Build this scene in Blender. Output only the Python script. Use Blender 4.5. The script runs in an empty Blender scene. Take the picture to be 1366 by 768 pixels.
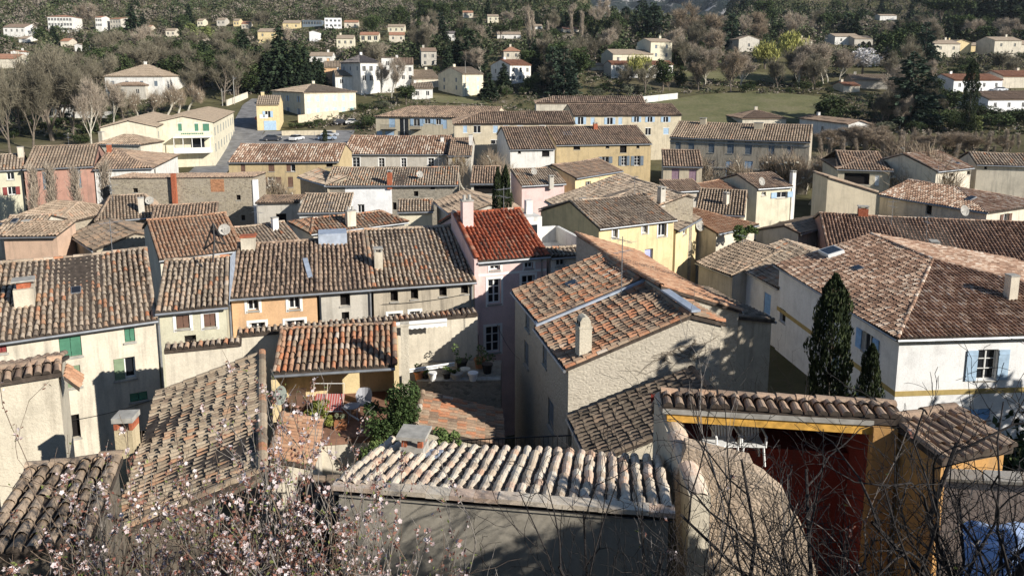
import bpy, math, random
import numpy as np
from mathutils import Vector
R = math.radians
rng = np.random.default_rng(7)
random.seed(7)
scene = bpy.context.scene
COL = scene.collection

# ------------------------------------------------------------------ camera model (1366 x 768 photo frame)
F, CX, CY, PIT = 1000.0, 683.0, 253.0, R(9)
FW = np.array([0, math.cos(PIT), -math.sin(PIT)]); UP = np.array([0, math.sin(PIT), math.cos(PIT)])
def ray(px, py):
    return FW + np.array([1., 0, 0]) * (px - CX) / F + UP * (CY - py) / F
def at_y(px, py, Y):
    d = ray(px, py); return d * (Y / d[1])
def at_z(px, py, z):
    d = ray(px, py); return d * (z / d[2])
def on_plane(px, py, p0, n):
    d = ray(px, py); return d * (np.dot(p0, n) / np.dot(d, n))
def nrm(v):
    v = np.asarray(v, float); return v / (np.linalg.norm(v) + 1e-12)

# ------------------------------------------------------------------ terrain
TY = np.array([-400, -60, -10, 0, 4, 8, 14, 20, 28, 38, 60, 100, 150, 170, 200, 230, 260, 330, 450, 600, 900, 1300, 1700.])
TZ = np.array([40, 6, -1.5, -3.2, -6.2, -9, -12.5, -15.5, -18.2, -19.6, -20, -19.5, -19, -17.6, -14, -9.5, -4, 8, 24, 52, 118, 190, 215.])
def terr(x, y):
    x = np.asarray(x, float); y = np.asarray(y, float)
    z = np.interp(y, TY, TZ)
    a = x / np.maximum(y, 60.)
    # the valley that opens to the far mountain
    gap = np.exp(-((a - .19) / .1) ** 4)
    k = np.clip((y - 380) / 250, 0, 1)
    z = np.minimum(z, 150); z = z - gap * k * np.maximum(z - 22, 0) * .95
    z = z + np.clip((y - 300) / 400, 0, 1) * (5 * np.sin(x / 61. + 1) + 4 * np.sin(x / 27. + y / 80.) + 5 * np.sin(y / 57. + x / 140.))
    z = z + np.clip((y - 150) / 60, 0, 1) * .5 * np.sin(x / 17.) * np.sin(y / 13.)
    return z
def ground_hit(px, py):
    d = ray(px, py); d = d / d[1]
    ys = np.arange(60, 1600, .5)
    zz = d[2] * ys - terr(d[0] * ys, ys)
    i = int(np.argmax(zz < 0)); 
    Y = ys[i]
    return np.array([d[0] * Y, Y, float(terr(d[0] * Y, Y))])

# ------------------------------------------------------------------ mesh builder
LOC = {}
class MB:
    def __init__(s): s.V = []; s.F = []; s.A = []; s.n = 0
    def add(s, V, faces, mi=0, a=.5):
        """V (n,3); faces: list of index lists or an (m,k) array; mi: material slot; a: the tile value"""
        V = np.asarray(V, float).reshape(-1, 3); m = len(V)
        s.V.append(V); s.A.append(np.broadcast_to(np.asarray(a, float), (m,)))
        if isinstance(faces, np.ndarray):
            if len(faces): s.F.append((faces + s.n, mi))
        else:
            by = {}
            for f in faces: by.setdefault(len(f), []).append(f)
            for k, fl in by.items(): s.F.append((np.array(fl) + s.n, mi))
        s.n += m
    def poly(s, pts, mi=0, a=.5): s.add(pts, [list(range(len(pts)))], mi, a)
    def box(s, c, sx, sy, sz, u=(1, 0), mi=0, a=.5, z0=None):
        """box on base centre c, width sx along u, depth sy, height sz"""
        u = nrm([u[0], u[1], 0]); v = np.array([-u[1], u[0], 0]); c = np.asarray(c, float)
        P = [c + u * x * sx / 2 + v * y * sy / 2 + np.array([0, 0, z]) for z in (0, sz) for x, y in ((-1, -1), (1, -1), (1, 1), (-1, 1))]
        s.add(P, [(3, 2, 1, 0), (4, 5, 6, 7), (0, 1, 5, 4), (1, 2, 6, 5), (2, 3, 7, 6), (3, 0, 4, 7)], mi, a)
    def hexa(s, P, mi=0, a=.5):
        s.add(P, [(3, 2, 1, 0), (4, 5, 6, 7), (0, 1, 5, 4), (1, 2, 6, 5), (2, 3, 7, 6), (3, 0, 4, 7)], mi, a)
    def slab(s, pts, t, mi=0, a=.5):
        """polygon extruded by vector t"""
        pts = [np.asarray(p, float) for p in pts]; k = len(pts); t = np.asarray(t, float)
        V = pts + [p + t for p in pts]
        s.add(V, [list(range(k)), list(range(2 * k - 1, k - 1, -1))] + [(i, (i + 1) % k, (i + 1) % k + k, i + k) for i in range(k)], mi, a)
    def segs(s, P, Q, R0, R1, k=5, mi=0, a=.5, caps=False):
        P = np.asarray(P, float).reshape(-1, 3); Q = np.asarray(Q, float).reshape(-1, 3); N = len(P)
        if N == 0: return
        d = Q - P; d /= np.linalg.norm(d, axis=1)[:, None] + 1e-9
        ref = np.where(np.abs(d[:, 2:3]) > .9, np.array([[1., 0, 0]]), np.array([[0, 0, 1.]]))
        e1 = np.cross(d, ref); e1 /= np.linalg.norm(e1, axis=1)[:, None] + 1e-9; e2 = np.cross(d, e1)
        t = np.arange(k) * 2 * math.pi / k
        ring = e1[:, None] * np.cos(t)[None, :, None] + e2[:, None] * np.sin(t)[None, :, None]
        R0 = np.broadcast_to(R0, (N,)); R1 = np.broadcast_to(R1, (N,))
        V = np.stack([P[:, None] + ring * R0[:, None, None], Q[:, None] + ring * R1[:, None, None]], 1).reshape(-1, 3)
        b = np.arange(N)[:, None] * 2 * k; i = np.arange(k)[None]; j = (i + 1) % k
        fq = np.stack([b + i, b + j, b + k + j, b + k + i], 2).reshape(-1, 4)
        av = np.repeat(np.broadcast_to(a, (N,)), 2 * k)
        s.add(V, fq, mi, av)
        if caps:
            off = s.n - len(V)
            s.F.append((off + (np.arange(N)[:, None] * 2 * k + np.arange(k)[None, ::-1]), mi))
            s.F.append((off + (np.arange(N)[:, None] * 2 * k + k + np.arange(k)[None]), mi))
    def tube(s, pts, r, k=6, mi=0, a=.5):
        pts = np.asarray(pts, float); s.segs(pts[:-1], pts[1:], r, r, k, mi, a, True)
    def build(s, name, mats, parent=None, smooth=False):
        if s.n == 0: return None
        V = np.concatenate(s.V); A = np.concatenate(s.A)
        if parent is not None: V = V - LOC[parent.name]
        me = bpy.data.meshes.new(name)
        me.vertices.add(len(V)); me.vertices.foreach_set('co', V.astype(np.float32).ravel())
        li = np.concatenate([f.ravel() for f, _ in s.F]); tot = np.concatenate([np.full(len(f), f.shape[1]) for f, _ in s.F])
        mi = np.concatenate([np.full(len(f), m) for f, m in s.F])
        me.loops.add(len(li)); me.loops.foreach_set('vertex_index', li.astype(np.int32))
        me.polygons.add(len(tot)); st = np.concatenate([[0], np.cumsum(tot)[:-1]])
        me.polygons.foreach_set('loop_start', st.astype(np.int32))
        me.polygons.foreach_set('material_index', mi.astype(np.int32))
        if smooth: me.polygons.foreach_set('use_smooth', np.ones(len(tot), dtype=bool))
        else: me.polygons.foreach_set('use_smooth', np.zeros(len(tot), dtype=bool))
        at = me.attributes.new('tile', 'FLOAT', 'POINT'); at.data.foreach_set('value', A.astype(np.float32))
        me.update(calc_edges=True)
        if not isinstance(mats, (list, tuple)): mats = [mats]
        for m in mats: me.materials.append(m)
        o = bpy.data.objects.new(name, me); COL.objects.link(o)
        if parent is not None: o.parent = parent; LOC[o.name] = LOC[parent.name]
        else: LOC[o.name] = np.zeros(3)
        return o
def tag(o, label=None, cat=None, group=None, kind=None):
    if label: o['label'] = label
    if cat: o['category'] = cat
    if group: o['group'] = group
    if kind: o['kind'] = kind
    return o
def empty(name, loc, label, cat, group=None):
    o = bpy.data.objects.new(name, None); COL.objects.link(o); o.location = Vector([float(c) for c in loc])
    o.empty_display_size = .3
    LOC[o.name] = np.array([float(c) for c in loc]); return tag(o, label, cat, group)

# ------------------------------------------------------------------ materials
def new_mat(name):
    m = bpy.data.materials.new(name); m.use_nodes = True
    nt = m.node_tree; nt.nodes.clear()
    out = nt.nodes.new('ShaderNodeOutputMaterial'); b = nt.nodes.new('ShaderNodeBsdfPrincipled')
    nt.links.new(b.outputs[0], out.inputs[0]); b.inputs['Roughness'].default_value = .85
    b.inputs['Specular IOR Level'].default_value = .25
    return m, nt, b
def nd(nt, t, **kw):
    n = nt.nodes.new(t)
    for k, v in kw.items():
        if k in n.inputs: n.inputs[k].default_value = v
        else: setattr(n, k, v)
    return n
def ramp(nt, stops, fac=None, interp='LINEAR'):
    r = nt.nodes.new('ShaderNodeValToRGB'); cr = r.color_ramp; cr.interpolation = interp
    while len(cr.elements) < len(stops): cr.elements.new(.5)
    for e, (p, c) in zip(cr.elements, stops): e.position = p; e.color = (*c, 1) if len(c) == 3 else c
    if fac is not None: nt.links.new(fac, r.inputs[0])
    return r
def mapping(nt, scale=(1, 1, 1), src='Object'):
    tc = nt.nodes.new('ShaderNodeTexCoord'); mp = nt.nodes.new('ShaderNodeMapping'); mp.inputs['Scale'].default_value = scale
    nt.links.new(tc.outputs[src], mp.inputs[0]); return mp.outputs[0]
def noise(nt, vec, scale, detail=4, rough=.55):
    n = nd(nt, 'ShaderNodeTexNoise'); n.inputs['Scale'].default_value = scale; n.inputs['Detail'].default_value = detail; n.inputs['Roughness'].default_value = rough
    if vec is not None: nt.links.new(vec, n.inputs['Vector'])
    return n.outputs[0]
def mix(nt, fac, a, b, mode='MIX'):
    m = nt.nodes.new('ShaderNodeMix'); m.data_type = 'RGBA'; m.blend_type = mode
    for s, v in ((m.inputs[0], fac), (m.inputs[6], a), (m.inputs[7], b)):
        if hasattr(v, 'is_output'): nt.links.new(v, s)
        elif isinstance(v, (int, float)): s.default_value = v
        else: s.default_value = (*v, 1)
    return m.outputs[2]
def bump(nt, b, h, strength=.3, dist=.02):
    n = nt.nodes.new('ShaderNodeBump'); n.inputs['Strength'].default_value = strength; n.inputs['Distance'].default_value = dist
    nt.links.new(h, n.inputs['Height']); nt.links.new(n.outputs[0], b.inputs['Normal'])
def plain(name, c, rough=.7, metal=0, var=.12, scale=3):
    m, nt, b = new_mat(name); v = mapping(nt)
    n = noise(nt, v, scale, 5)
    c = np.array(c); r = ramp(nt, [(.3, tuple(c * (1 - var * 1.5))), (.7, tuple(np.minimum(c * (1 + var), 1)))], n)
    nt.links.new(r.outputs[0], b.inputs['Base Color']); b.inputs['Roughness'].default_value = rough; b.inputs['Metallic'].default_value = metal
    return m
def plaster(name, c, stain=.35, dirt=(.16, .14, .115), bumpy=.35):
    m, nt, b = new_mat(name); c = np.array(c, float); v = mapping(nt)
    n1 = noise(nt, v, .9, 7, .65)
    base = ramp(nt, [(.25, tuple(c * .78)), (.5, tuple(c)), (.75, tuple(np.minimum(c * 1.1, .9)))], n1)
    vs = mapping(nt, (2.2, 2.2, .22)); n2 = noise(nt, vs, 1.3, 5, .6)
    st = ramp(nt, [(.5, (0, 0, 0)), (.72, (stain,) * 3)], n2)
    n3 = noise(nt, v, .35, 6, .7); pt = ramp(nt, [(.52, (0, 0, 0)), (.66, (stain * .8,) * 3)], n3)
    c1 = mix(nt, st.outputs[0], base.outputs[0], dirt); c2 = mix(nt, pt.outputs[0], c1, tuple(c * .6))
    n4 = noise(nt, v, 14, 5, .7); fl = ramp(nt, [(.3, (.86,) * 3), (.65, (1.04,) * 3)], n4)
    c3 = mix(nt, 1.0, c2, fl.outputs[0], 'MULTIPLY')
    nt.links.new(c3, b.inputs['Base Color']); bump(nt, b, n4, bumpy, .03); b.inputs['Roughness'].default_value = .92
    return m
def stone(name, c1=(.33, .28, .2), c2=(.2, .165, .12), mort=(.36, .31, .24), sc=5.0, cover=.45):
    m, nt, b = new_mat(name); v0 = mapping(nt, (1, 1, 1.6))
    nw = nd(nt, 'ShaderNodeTexNoise', Scale=2.0, Detail=3.0); nt.links.new(v0, nw.inputs['Vector'])
    vm = nt.nodes.new('ShaderNodeVectorMath'); vm.operation = 'MULTIPLY_ADD'; vm.inputs[1].default_value = (.25,) * 3
    nt.links.new(nw.outputs['Color'], vm.inputs[0]); nt.links.new(v0, vm.inputs[2]); v = vm.outputs[0]
    vo = nd(nt, 'ShaderNodeTexVoronoi', Scale=sc); nt.links.new(v, vo.inputs['Vector'])
    ve = nd(nt, 'ShaderNodeTexVoronoi', Scale=sc, feature='DISTANCE_TO_EDGE'); nt.links.new(v, ve.inputs['Vector'])
    sep = nt.nodes.new('ShaderNodeSeparateColor'); nt.links.new(vo.outputs['Color'], sep.inputs[0])
    cr = ramp(nt, [(0, c2), (.5, c1), (1, tuple(np.array(c1) * 1.25))], sep.outputs[0])
    ed = ramp(nt, [(.02, (1, 1, 1)), (.08, (0, 0, 0))], ve.outputs['Distance'])
    n3 = noise(nt, v0, .5, 6, .7); pt = ramp(nt, [(cover, (0, 0, 0)), (cover + .2, (.8,) * 3)], n3)
    col = mix(nt, ed.outputs[0], cr.outputs[0], mort); col = mix(nt, pt.outputs[0], col, mort)
    n4 = noise(nt, v0, 12, 5, .7); fl = ramp(nt, [(.3, (.75,) * 3), (.7, (1.1,) * 3)], n4)
    col = mix(nt, 1.0, col, fl.outputs[0], 'MULTIPLY')
    nt.links.new(col, b.inputs['Base Color']); bump(nt, b, ve.outputs['Distance'], .6, .06); b.inputs['Roughness'].default_value = .95
    return m
def tilemat(name, stops, lichen=(.44, .375, .27), lf=.35, moss=(.07, .062, .045), mf=.3):
    m, nt, b = new_mat(name); at = nd(nt, 'ShaderNodeAttribute', attribute_name='tile'); v = mapping(nt)
    cr = ramp(nt, stops, at.outputs['Fac'])
    n1 = noise(nt, v, 5.5, 6, .7); r1 = ramp(nt, [(.5, (0, 0, 0)), (.66, (lf,) * 3)], n1)
    col = mix(nt, r1.outputs[0], cr.outputs[0], lichen)
    n2 = noise(nt, v, .55, 6, .65); r2 = ramp(nt, [(.48, (0, 0, 0)), (.68, (mf,) * 3)], n2)
    col = mix(nt, r2.outputs[0], col, moss)
    n5 = noise(nt, v, 9, 5, .75); r5 = ramp(nt, [(.54, (0, 0, 0)), (.7, (mf * 1.5,) * 3)], n5)
    col = mix(nt, r5.outputs[0], col, moss)
    n4 = noise(nt, v, 30, 4, .7); fl = ramp(nt, [(.3, (.72,) * 3), (.7, (1.14,) * 3)], n4)
    col = mix(nt, 1.0, col, fl.outputs[0], 'MULTIPLY')
    nt.links.new(col, b.inputs['Base Color']); bump(nt, b, n4, .35, .012); b.inputs['Roughness'].default_value = .93
    b.inputs['Specular IOR Level'].default_value = .12
    return m
def farmat(name, c, pitch=.5):
    """roof far off: its rows of tiles as fine ripples running down the slope are below a pixel; patchy colour only"""
    m, nt, b = new_mat(name); c = np.array(c); v = mapping(nt)
    n1 = noise(nt, v, 1.1, 7, .75); r1 = ramp(nt, [(.25, tuple(c * .6)), (.5, tuple(c)), (.75, tuple(c * 1.3))], n1)
    n2 = noise(nt, v, 6, 4, .7); r2 = ramp(nt, [(.3, (.75,) * 3), (.7, (1.2,) * 3)], n2)
    col = mix(nt, 1.0, r1.outputs[0], r2.outputs[0], 'MULTIPLY')
    nt.links.new(col, b.inputs['Base Color']); b.inputs['Roughness'].default_value = .95; b.inputs['Specular IOR Level'].default_value = .1
    return m
def leafmat(name, c1, c2, tint=.25, trans=0):
    m, nt, b = new_mat(name); at = nd(nt, 'ShaderNodeAttribute', attribute_name='tile')
    cr = ramp(nt, [(0, c1), (1, c2)], at.outputs['Fac']); oi = nt.nodes.new('ShaderNodeObjectInfo')
    r2 = ramp(nt, [(0, (1 - tint,) * 3), (1, (1 + tint,) * 3)], oi.outputs['Random'])
    col = mix(nt, 1.0, cr.outputs[0], r2.outputs[0], 'MULTIPLY'); nt.links.new(col, b.inputs['Base Color'])
    b.inputs['Roughness'].default_value = .8; b.inputs['Specular IOR Level'].default_value = .15
    if trans:
        t = nd(nt, 'ShaderNodeBsdfTranslucent'); nt.links.new(col, t.inputs[0]); ms = nd(nt, 'ShaderNodeMixShader'); ms.inputs[0].default_value = trans
        out = [n for n in nt.nodes if n.type == 'OUTPUT_MATERIAL'][0]
        nt.links.new(b.outputs[0], ms.inputs[1]); nt.links.new(t.outputs[0], ms.inputs[2]); nt.links.new(ms.outputs[0], out.inputs[0])
    return m

T_OLD = tilemat('tile_old', [(0, (0.172, 0.132, 0.103)), (.2, (0.310, 0.236, 0.172)), (.45, (0.437, 0.339, 0.247)), (.7, (0.517, 0.414, 0.310)), (.84, (0.506, 0.299, 0.178)), (.94, (0.517, 0.207, 0.103)), (1, (0.632, 0.540, 0.425))], lf=.45, lichen=(.5, .43, .31))
T_BRN = tilemat('tile_brown', [(0, (0.156, 0.108, 0.084)), (.3, (0.300, 0.210, 0.150)), (.6, (0.408, 0.294, 0.210)), (.85, (0.480, 0.324, 0.222)), (1, (0.516, 0.324, 0.204))], lf=.42)
T_MIX = tilemat('tile_patched', [(0, (0.149, 0.103, 0.081)), (.2, (0.287, 0.190, 0.127)), (.4, (0.380, 0.287, 0.201)), (.58, (0.414, 0.230, 0.138)), (.72, (0.483, 0.196, 0.098)), (.86, (0.494, 0.322, 0.207)), (1, (0.552, 0.494, 0.414))], lf=.3, mf=.4)
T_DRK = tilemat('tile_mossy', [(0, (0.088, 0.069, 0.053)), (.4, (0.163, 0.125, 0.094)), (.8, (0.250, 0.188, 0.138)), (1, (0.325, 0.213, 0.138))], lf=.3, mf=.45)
T_RED = tilemat('tile_red', [(0, (0.187, 0.061, 0.039)), (.3, (0.330, 0.094, 0.050)), (.7, (0.462, 0.127, 0.061)), (.92, (0.418, 0.209, 0.132)), (1, (0.506, 0.396, 0.308))], lf=.12, mf=.12, lichen=(.4, .28, .2))
T_PALE = tilemat('tile_pale', [(0, (.38, .28, .2)), (.25, (.52, .42, .31)), (.6, (.62, .54, .43)), (.8, (.54, .35, .24)), (1, (.7, .66, .58))], lf=.5, lichen=(.68, .64, .56), mf=.15, moss=(.2, .17, .12))
T_ORG = tilemat('tile_orange', [(0, (0.275, 0.143, 0.088)), (.5, (0.440, 0.242, 0.143)), (1, (0.484, 0.330, 0.220))], lf=.25, mf=.2)
T_TAN = tilemat('tile_tan', [(0, (0.250, 0.181, 0.125)), (.4, (0.375, 0.281, 0.200)), (.8, (0.463, 0.350, 0.250)), (1, (0.475, 0.275, 0.175))], lf=.3, mf=.35)
T_AGED = tilemat('tile_aged', [(0, (.15, .11, .085)), (.22, (.3, .225, .155)), (.5, (.4, .31, .215)), (.68, (.44, .35, .25)), (.78, (.42, .25, .15)), (.92, (.43, .2, .11)), (1, (.5, .43, .33))], lf=.4, lichen=(.42, .39, .28), mf=.3)
T_SPOT = tilemat('tile_spotted', [(0, (0.190, 0.112, 0.078)), (.3, (0.314, 0.185, 0.123)), (.5, (0.426, 0.263, 0.179)), (.68, (0.560, 0.403, 0.291)), (1, (0.717, 0.616, 0.504))], lf=.3, mf=.25)
UNDER = plain('tile_channel', (.07, .054, .042), .95, var=.35, scale=5)  # dirt in the channels, darkened further with the shade between the cover tiles
FT_BRN = farmat('far_tile_brown', (.25, .18, .13)); FT_RED = farmat('far_tile_red', (.36, .19, .12)); FT_TAN = farmat('far_tile_tan', (.33, .26, .19)); FT_GRY = farmat('far_slate', (.17, .15, .14))
W_CREAM = plaster('plaster_cream', (.62, .555, .44), .5); W_WHITE = plaster('plaster_white', (.7, .675, .62), .4); W_BRIGHT = plaster('plaster_bright', (.78, .77, .75), .22, (.4, .38, .34))
W_ORANGE = plaster('plaster_orange', (.60, .38, .21), .3); W_GREY = plaster('plaster_grey', (.5, .46, .39), .45); W_YEL = plaster('plaster_yellow', (.68, .54, .3), .35)
W_PINK = plaster('plaster_pink', (.66, .48, .44), .1); W_BEIGE = plaster('plaster_beige', (.58, .5, .36), .35); W_OCHRE = plaster('plaster_ochre', (.47, .36, .2), .4)
W_STAIN = plaster('plaster_stained', (.44, .38, .29), .75, (.1, .085, .07)); W_RED = plaster('plaster_red', (.43, .24, .18), .6); W_SALM = plaster('plaster_salmon', (.55, .38, .27), .4)
W_ROUGH = plaster('render_rough', (.56, .5, .39), .5, (.24, .2, .15), .8); W_LIME = plaster('plaster_greenish', (.53, .5, .37), .3); W_PALEY = plaster('plaster_pale_yellow', (.66, .6, .45), .3)
STONE = stone('rubble_stone'); STONE_G = stone('rubble_grey', (.27, .24, .19), (.17, .15, .12), (.3, .265, .21)); RUBP = stone('rubble_rendered', (.42, .375, .295), (.36, .315, .245), (.46, .41, .33), 5.5, .36); STONE_SHADE = stone('rubble_shade', (.16, .13, .1), (.1, .085, .065), (.18, .155, .12), 2.4)  # last rubble is darkened: shade behind the blossom put into the wall colour
TRIM = plain('trim_white', (.74, .72, .67), .8, var=.06); FRAME = plain('frame_white', (.7, .69, .66), .5, var=.03); FRAME_D = plain('frame_brown', (.12, .075, .05), .6); BANDY = plain('band_ochre', (.42, .31, .12), .85)
ZINC = plain('zinc', (.3, .31, .32), .45, .6, .15); LEAD = plain('lead_flashing', (.42, .47, .54), .5, .3, .15); IRON = plain('iron', (.03, .028, .027), .6, .3); RUST = plain('brick_red', (.36, .11, .055), .9, var=.3, scale=9)
CONC = plain('concrete', (.36, .34, .3), .9, var=.2, scale=5); MORT = plain('mortar_pale', (.55, .5, .42), .95, var=.2, scale=4)
S_GREEN = plain('shutter_green', (.07, .19, .12), .6); S_SAGE = plain('shutter_sage', (.2, .26, .16), .6); S_BLUE = plain('shutter_blue', (.22, .4, .66), .6); S_SKY = plain('shutter_pale_blue', (.36, .48, .6), .6); S_BROWN = plain('shutter_brown', (.15, .085, .06), .65)
S_LILAC = plain('shutter_lilac', (.3, .2, .24), .65); S_GREY = plain('shutter_grey_blue', (.14, .17, .2), .6); S_RED = plain('shutter_red', (.22, .05, .045), .6); S_WHITE = plain('shutter_white', (.72, .72, .7), .6); S_LAV = plain('door_lavender', (.4, .42, .66), .6); S_MUST = plain('shutter_mustard', (.33, .23, .08), .7); S_AQUA = plain('shutter_aqua', (.4, .58, .52), .6)
GLASS, _nt, _b = new_mat('window_glass'); _b.inputs['Base Color'].default_value = (.018, .02, .024, 1); _b.inputs['Roughness'].default_value = .08; _b.inputs['Specular IOR Level'].default_value = .5
DARK, _nt, _b = new_mat('dark_interior'); _b.inputs['Base Color'].default_value = (.012, .01, .009, 1); _b.inputs['Roughness'].default_value = 1

# ------------------------------------------------------------------ tiled roof slope
def tiles(mb, poly, Y, pitch=None, L=None, r=None, wav=.03, base=True, dark=0):
    """rows of curved cover tiles over the channel plane of one planar slope"""
    P = np.array(poly, float); k = len(P)
    n = np.zeros(3)
    for i in range(k): n += np.cross(P[i] - P[0], P[(i + 1) % k] - P[0])
    n = nrm(n); 
    if n[2] < 0: n = -n
    if base: mb.slab([p for p in P], (0, 0, -.11), 1, .3)
    u = np.cross([0, 0, 1.], n)
    if np.linalg.norm(u) < 1e-3: return
    u = nrm(u); v = np.cross(n, u)
    if Y > 270: return
    if pitch is None: pitch = .23 if Y < 50 else (.27 if Y < 85 else (.34 if Y < 118 else (.4 if Y < 170 else .52)))
    seg = 6 if Y < 24 else (5 if Y < 45 else (4 if Y < 80 else 3))
    if L is None: L = .36 if Y < 45 else (.42 if Y < 80 else (.8 if Y < 170 else 1.6))
    if r is None: r = pitch * .415
    pu = (P - P[0]) @ u; pv = (P - P[0]) @ v
    us = np.arange(pu.min() + pitch * .5, pu.max(), pitch)
    U, VB, VE, ROW = [], [], [], []
    for uk in us:
        hit = []
        for i in range(k):
            a, b = pu[i], pu[(i + 1) % k]
            if (a - uk) * (b - uk) < 0:
                t = (uk - a) / (b - a); hit.append(pv[i] + t * (pv[(i + 1) % k] - pv[i]))
        if len(hit) < 2: continue
        v0, v1 = min(hit), max(hit)
        m = max(1, int(math.ceil((v1 - v0) / L - .25)))
        off = rng.uniform(-.04, .04)
        for i in range(m):
            b0 = v0 + i * L + (off if i else rng.uniform(-.03, .01)); U.append(uk); VB.append(b0); VE.append(min(b0 + L * 1.16, v1 + .02)); ROW.append(i)
    if not U: return
    U = np.array(U); VB = np.array(VB); VE = np.array(VE); ROW = np.array(ROW); N = len(U)
    jit = .012 if Y < 60 else .006
    rr = r * rng.uniform(.93, 1.07, N)
    ju = rng.normal(0, jit, N); ju2 = ju + rng.normal(0, jit, N); jl = rng.uniform(0, .014, N)
    ph = rng.uniform(0, 6, 4)
    wv = wav * (np.sin(U * .9 + ph[0]) * np.sin(VB * .8 + ph[1]) + .5 * np.sin(U * 2.1 + ph[2]))
    t = np.linspace(0, math.pi, seg + 1); ct, sn = np.cos(t), np.sin(t)
    O = P[0]
    def ring(U_, V_, rad, lift):
        return (O + (U_[:, None] + rad[:, None] * ct[None])[..., None] * u + V_[:, None, None] * v
                + (rad[:, None] * sn[None] * 1.15 + lift[:, None])[..., None] * n)
    lo = ring(U + ju, VB, rr, .026 + jl + wv); hi = ring(U + ju2, VE, rr * .8, .004 + wv)
    V = np.stack([lo, hi], 1).reshape(-1, 3); s1 = seg + 1
    b = np.arange(N)[:, None] * 2 * s1; i = np.arange(seg)[None]
    fq = np.stack([b + i, b + i + 1, b + s1 + i + 1, b + s1 + i], 2).reshape(-1, 4)
    lf = .5 + .5 * np.sin(U * .6 + ph[3]) * np.sin(VB * .7 + ph[0])
    val = np.clip(rng.beta(1.3, 1.3, N) * .82 + .18 * lf + rng.normal(0, .03) - dark, 0, 1)
    mb.add(V, fq, 0, np.repeat(val, 2 * s1))
    e = np.where(ROW == 0)[0]
    if len(e) and Y < 90:      # mortared ends at the eave
        off = mb.n - len(V)
        mb.F.append((off + (e[:, None] * 2 * s1 + np.arange(s1)[None]), 1))
def caps(mb, p, q, r=.12, L=.4, lift=.02, mi=0, k=6):
    """half round cap tiles along a ridge, hip or verge"""
    p = np.asarray(p, float); q = np.asarray(q, float); D = np.linalg.norm(q - p)
    if D < .1: return
    d = (q - p) / D; side = nrm(np.cross(d, [0, 0, 1.])); up = np.cross(side, d)
    m = max(1, int(round(D / L))); t = np.linspace(-.15, math.pi + .15, k + 1)
    for i in range(m):
        a = p + d * (i * D / m); b = p + d * min(D, (i + 1.12) * D / m); jr = r * rng.uniform(.94, 1.06); l2 = lift + rng.uniform(0, .012)
        lo = [a + side * jr * math.cos(x) + up * (jr * math.sin(x) * .8 + l2 + .012) for x in t]
        hi = [b + side * jr * .86 * math.cos(x) + up * (jr * .86 * math.sin(x) * .8 + l2) for x in t]
        mb.add(lo + hi, [(j, j + 1, k + 2 + j, k + 1 + j) for j in range(k)], mi, float(rng.beta(1.3, 1.3)))

# ------------------------------------------------------------------ walls with openings
def wall_rect(mb, p0, p1, zb, zt, holes, depth=.22, mi=0):
    p0 = np.asarray(p0[:2], float); p1 = np.asarray(p1[:2], float); W = np.linalg.norm(p1 - p0)
    u = (p1 - p0) / W; o = np.array([u[1], -u[0]])
    def pt(a, z, d=0): q = p0 + u * a - o * d; return (q[0], q[1], z)
    hs = []
    for h in holes:
        a0, a1, z0, z1 = max(h[0], .05), min(h[1], W - .05), max(h[2], zb + .02), min(h[3], zt - .04)
        if a1 - a0 > .05 and z1 - z0 > .05: hs.append((a0, a1, z0, z1))
    us = sorted({0, W} | {h[0] for h in hs} | {h[1] for h in hs}); zs = sorted({zb, zt} | {h[2] for h in hs} | {h[3] for h in hs})
    for i in range(len(us) - 1):
        for j in range(len(zs) - 1):
            cu, cz = (us[i] + us[i + 1]) / 2, (zs[j] + zs[j + 1]) / 2
            if any(h[0] < cu < h[1] and h[2] < cz < h[3] for h in hs): continue
            mb.poly([pt(us[i], zs[j]), pt(us[i + 1], zs[j]), pt(us[i + 1], zs[j + 1]), pt(us[i], zs[j + 1])], mi)
    for a0, a1, z0, z1 in hs:
        for (x, y), (x2, y2) in (((a0, z0), (a1, z0)), ((a1, z0), (a1, z1)), ((a1, z1), (a0, z1)), ((a0, z1), (a0, z0))):
            mb.poly([pt(x, y), pt(x2, y2), pt(x2, y2, depth), pt(x, y, depth)], mi)
    return hs
class Frame:
    """a wall's own axes: u along it, z up, d outward"""
    def __init__(s, p0, p1):
        s.p0 = np.asarray(p0[:2], float); p1 = np.asarray(p1[:2], float); s.W = np.linalg.norm(p1 - s.p0); s.u = (p1 - s.p0) / s.W
        s.o = np.array([s.u[1], -s.u[0]]); s.n3 = np.array([s.o[0], s.o[1], 0]); s.q0 = np.array([s.p0[0], s.p0[1], 0])
    def pt(s, a, z, d=0): q = s.p0 + s.u * a + s.o * d; return np.array([q[0], q[1], z])
    def px(s, x, y):
        P = on_plane(x, y, s.q0, s.n3); return float(np.dot(P[:2] - s.p0, s.u)), float(P[2])
    def rect(s, x0, y0, x1, y1):
        c = [s.px(x, y) for x, y in ((x0, y0), (x1, y0), (x1, y1), (x0, y1))]
        a0 = (c[0][0] + c[3][0]) / 2; a1 = (c[1][0] + c[2][0]) / 2; zt = (c[0][1] + c[1][1]) / 2; zb = (c[2][1] + c[3][1]) / 2
        return min(a0, a1), max(a0, a1), zb, zt
    def box(s, mb, a0, a1, z0, z1, d0, d1, mi=0):
        mb.hexa([s.pt(a, z, d) for z in (z0, z1) for a, d in ((a0, d1), (a1, d1), (a1, d0), (a0, d0))], mi)
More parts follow.
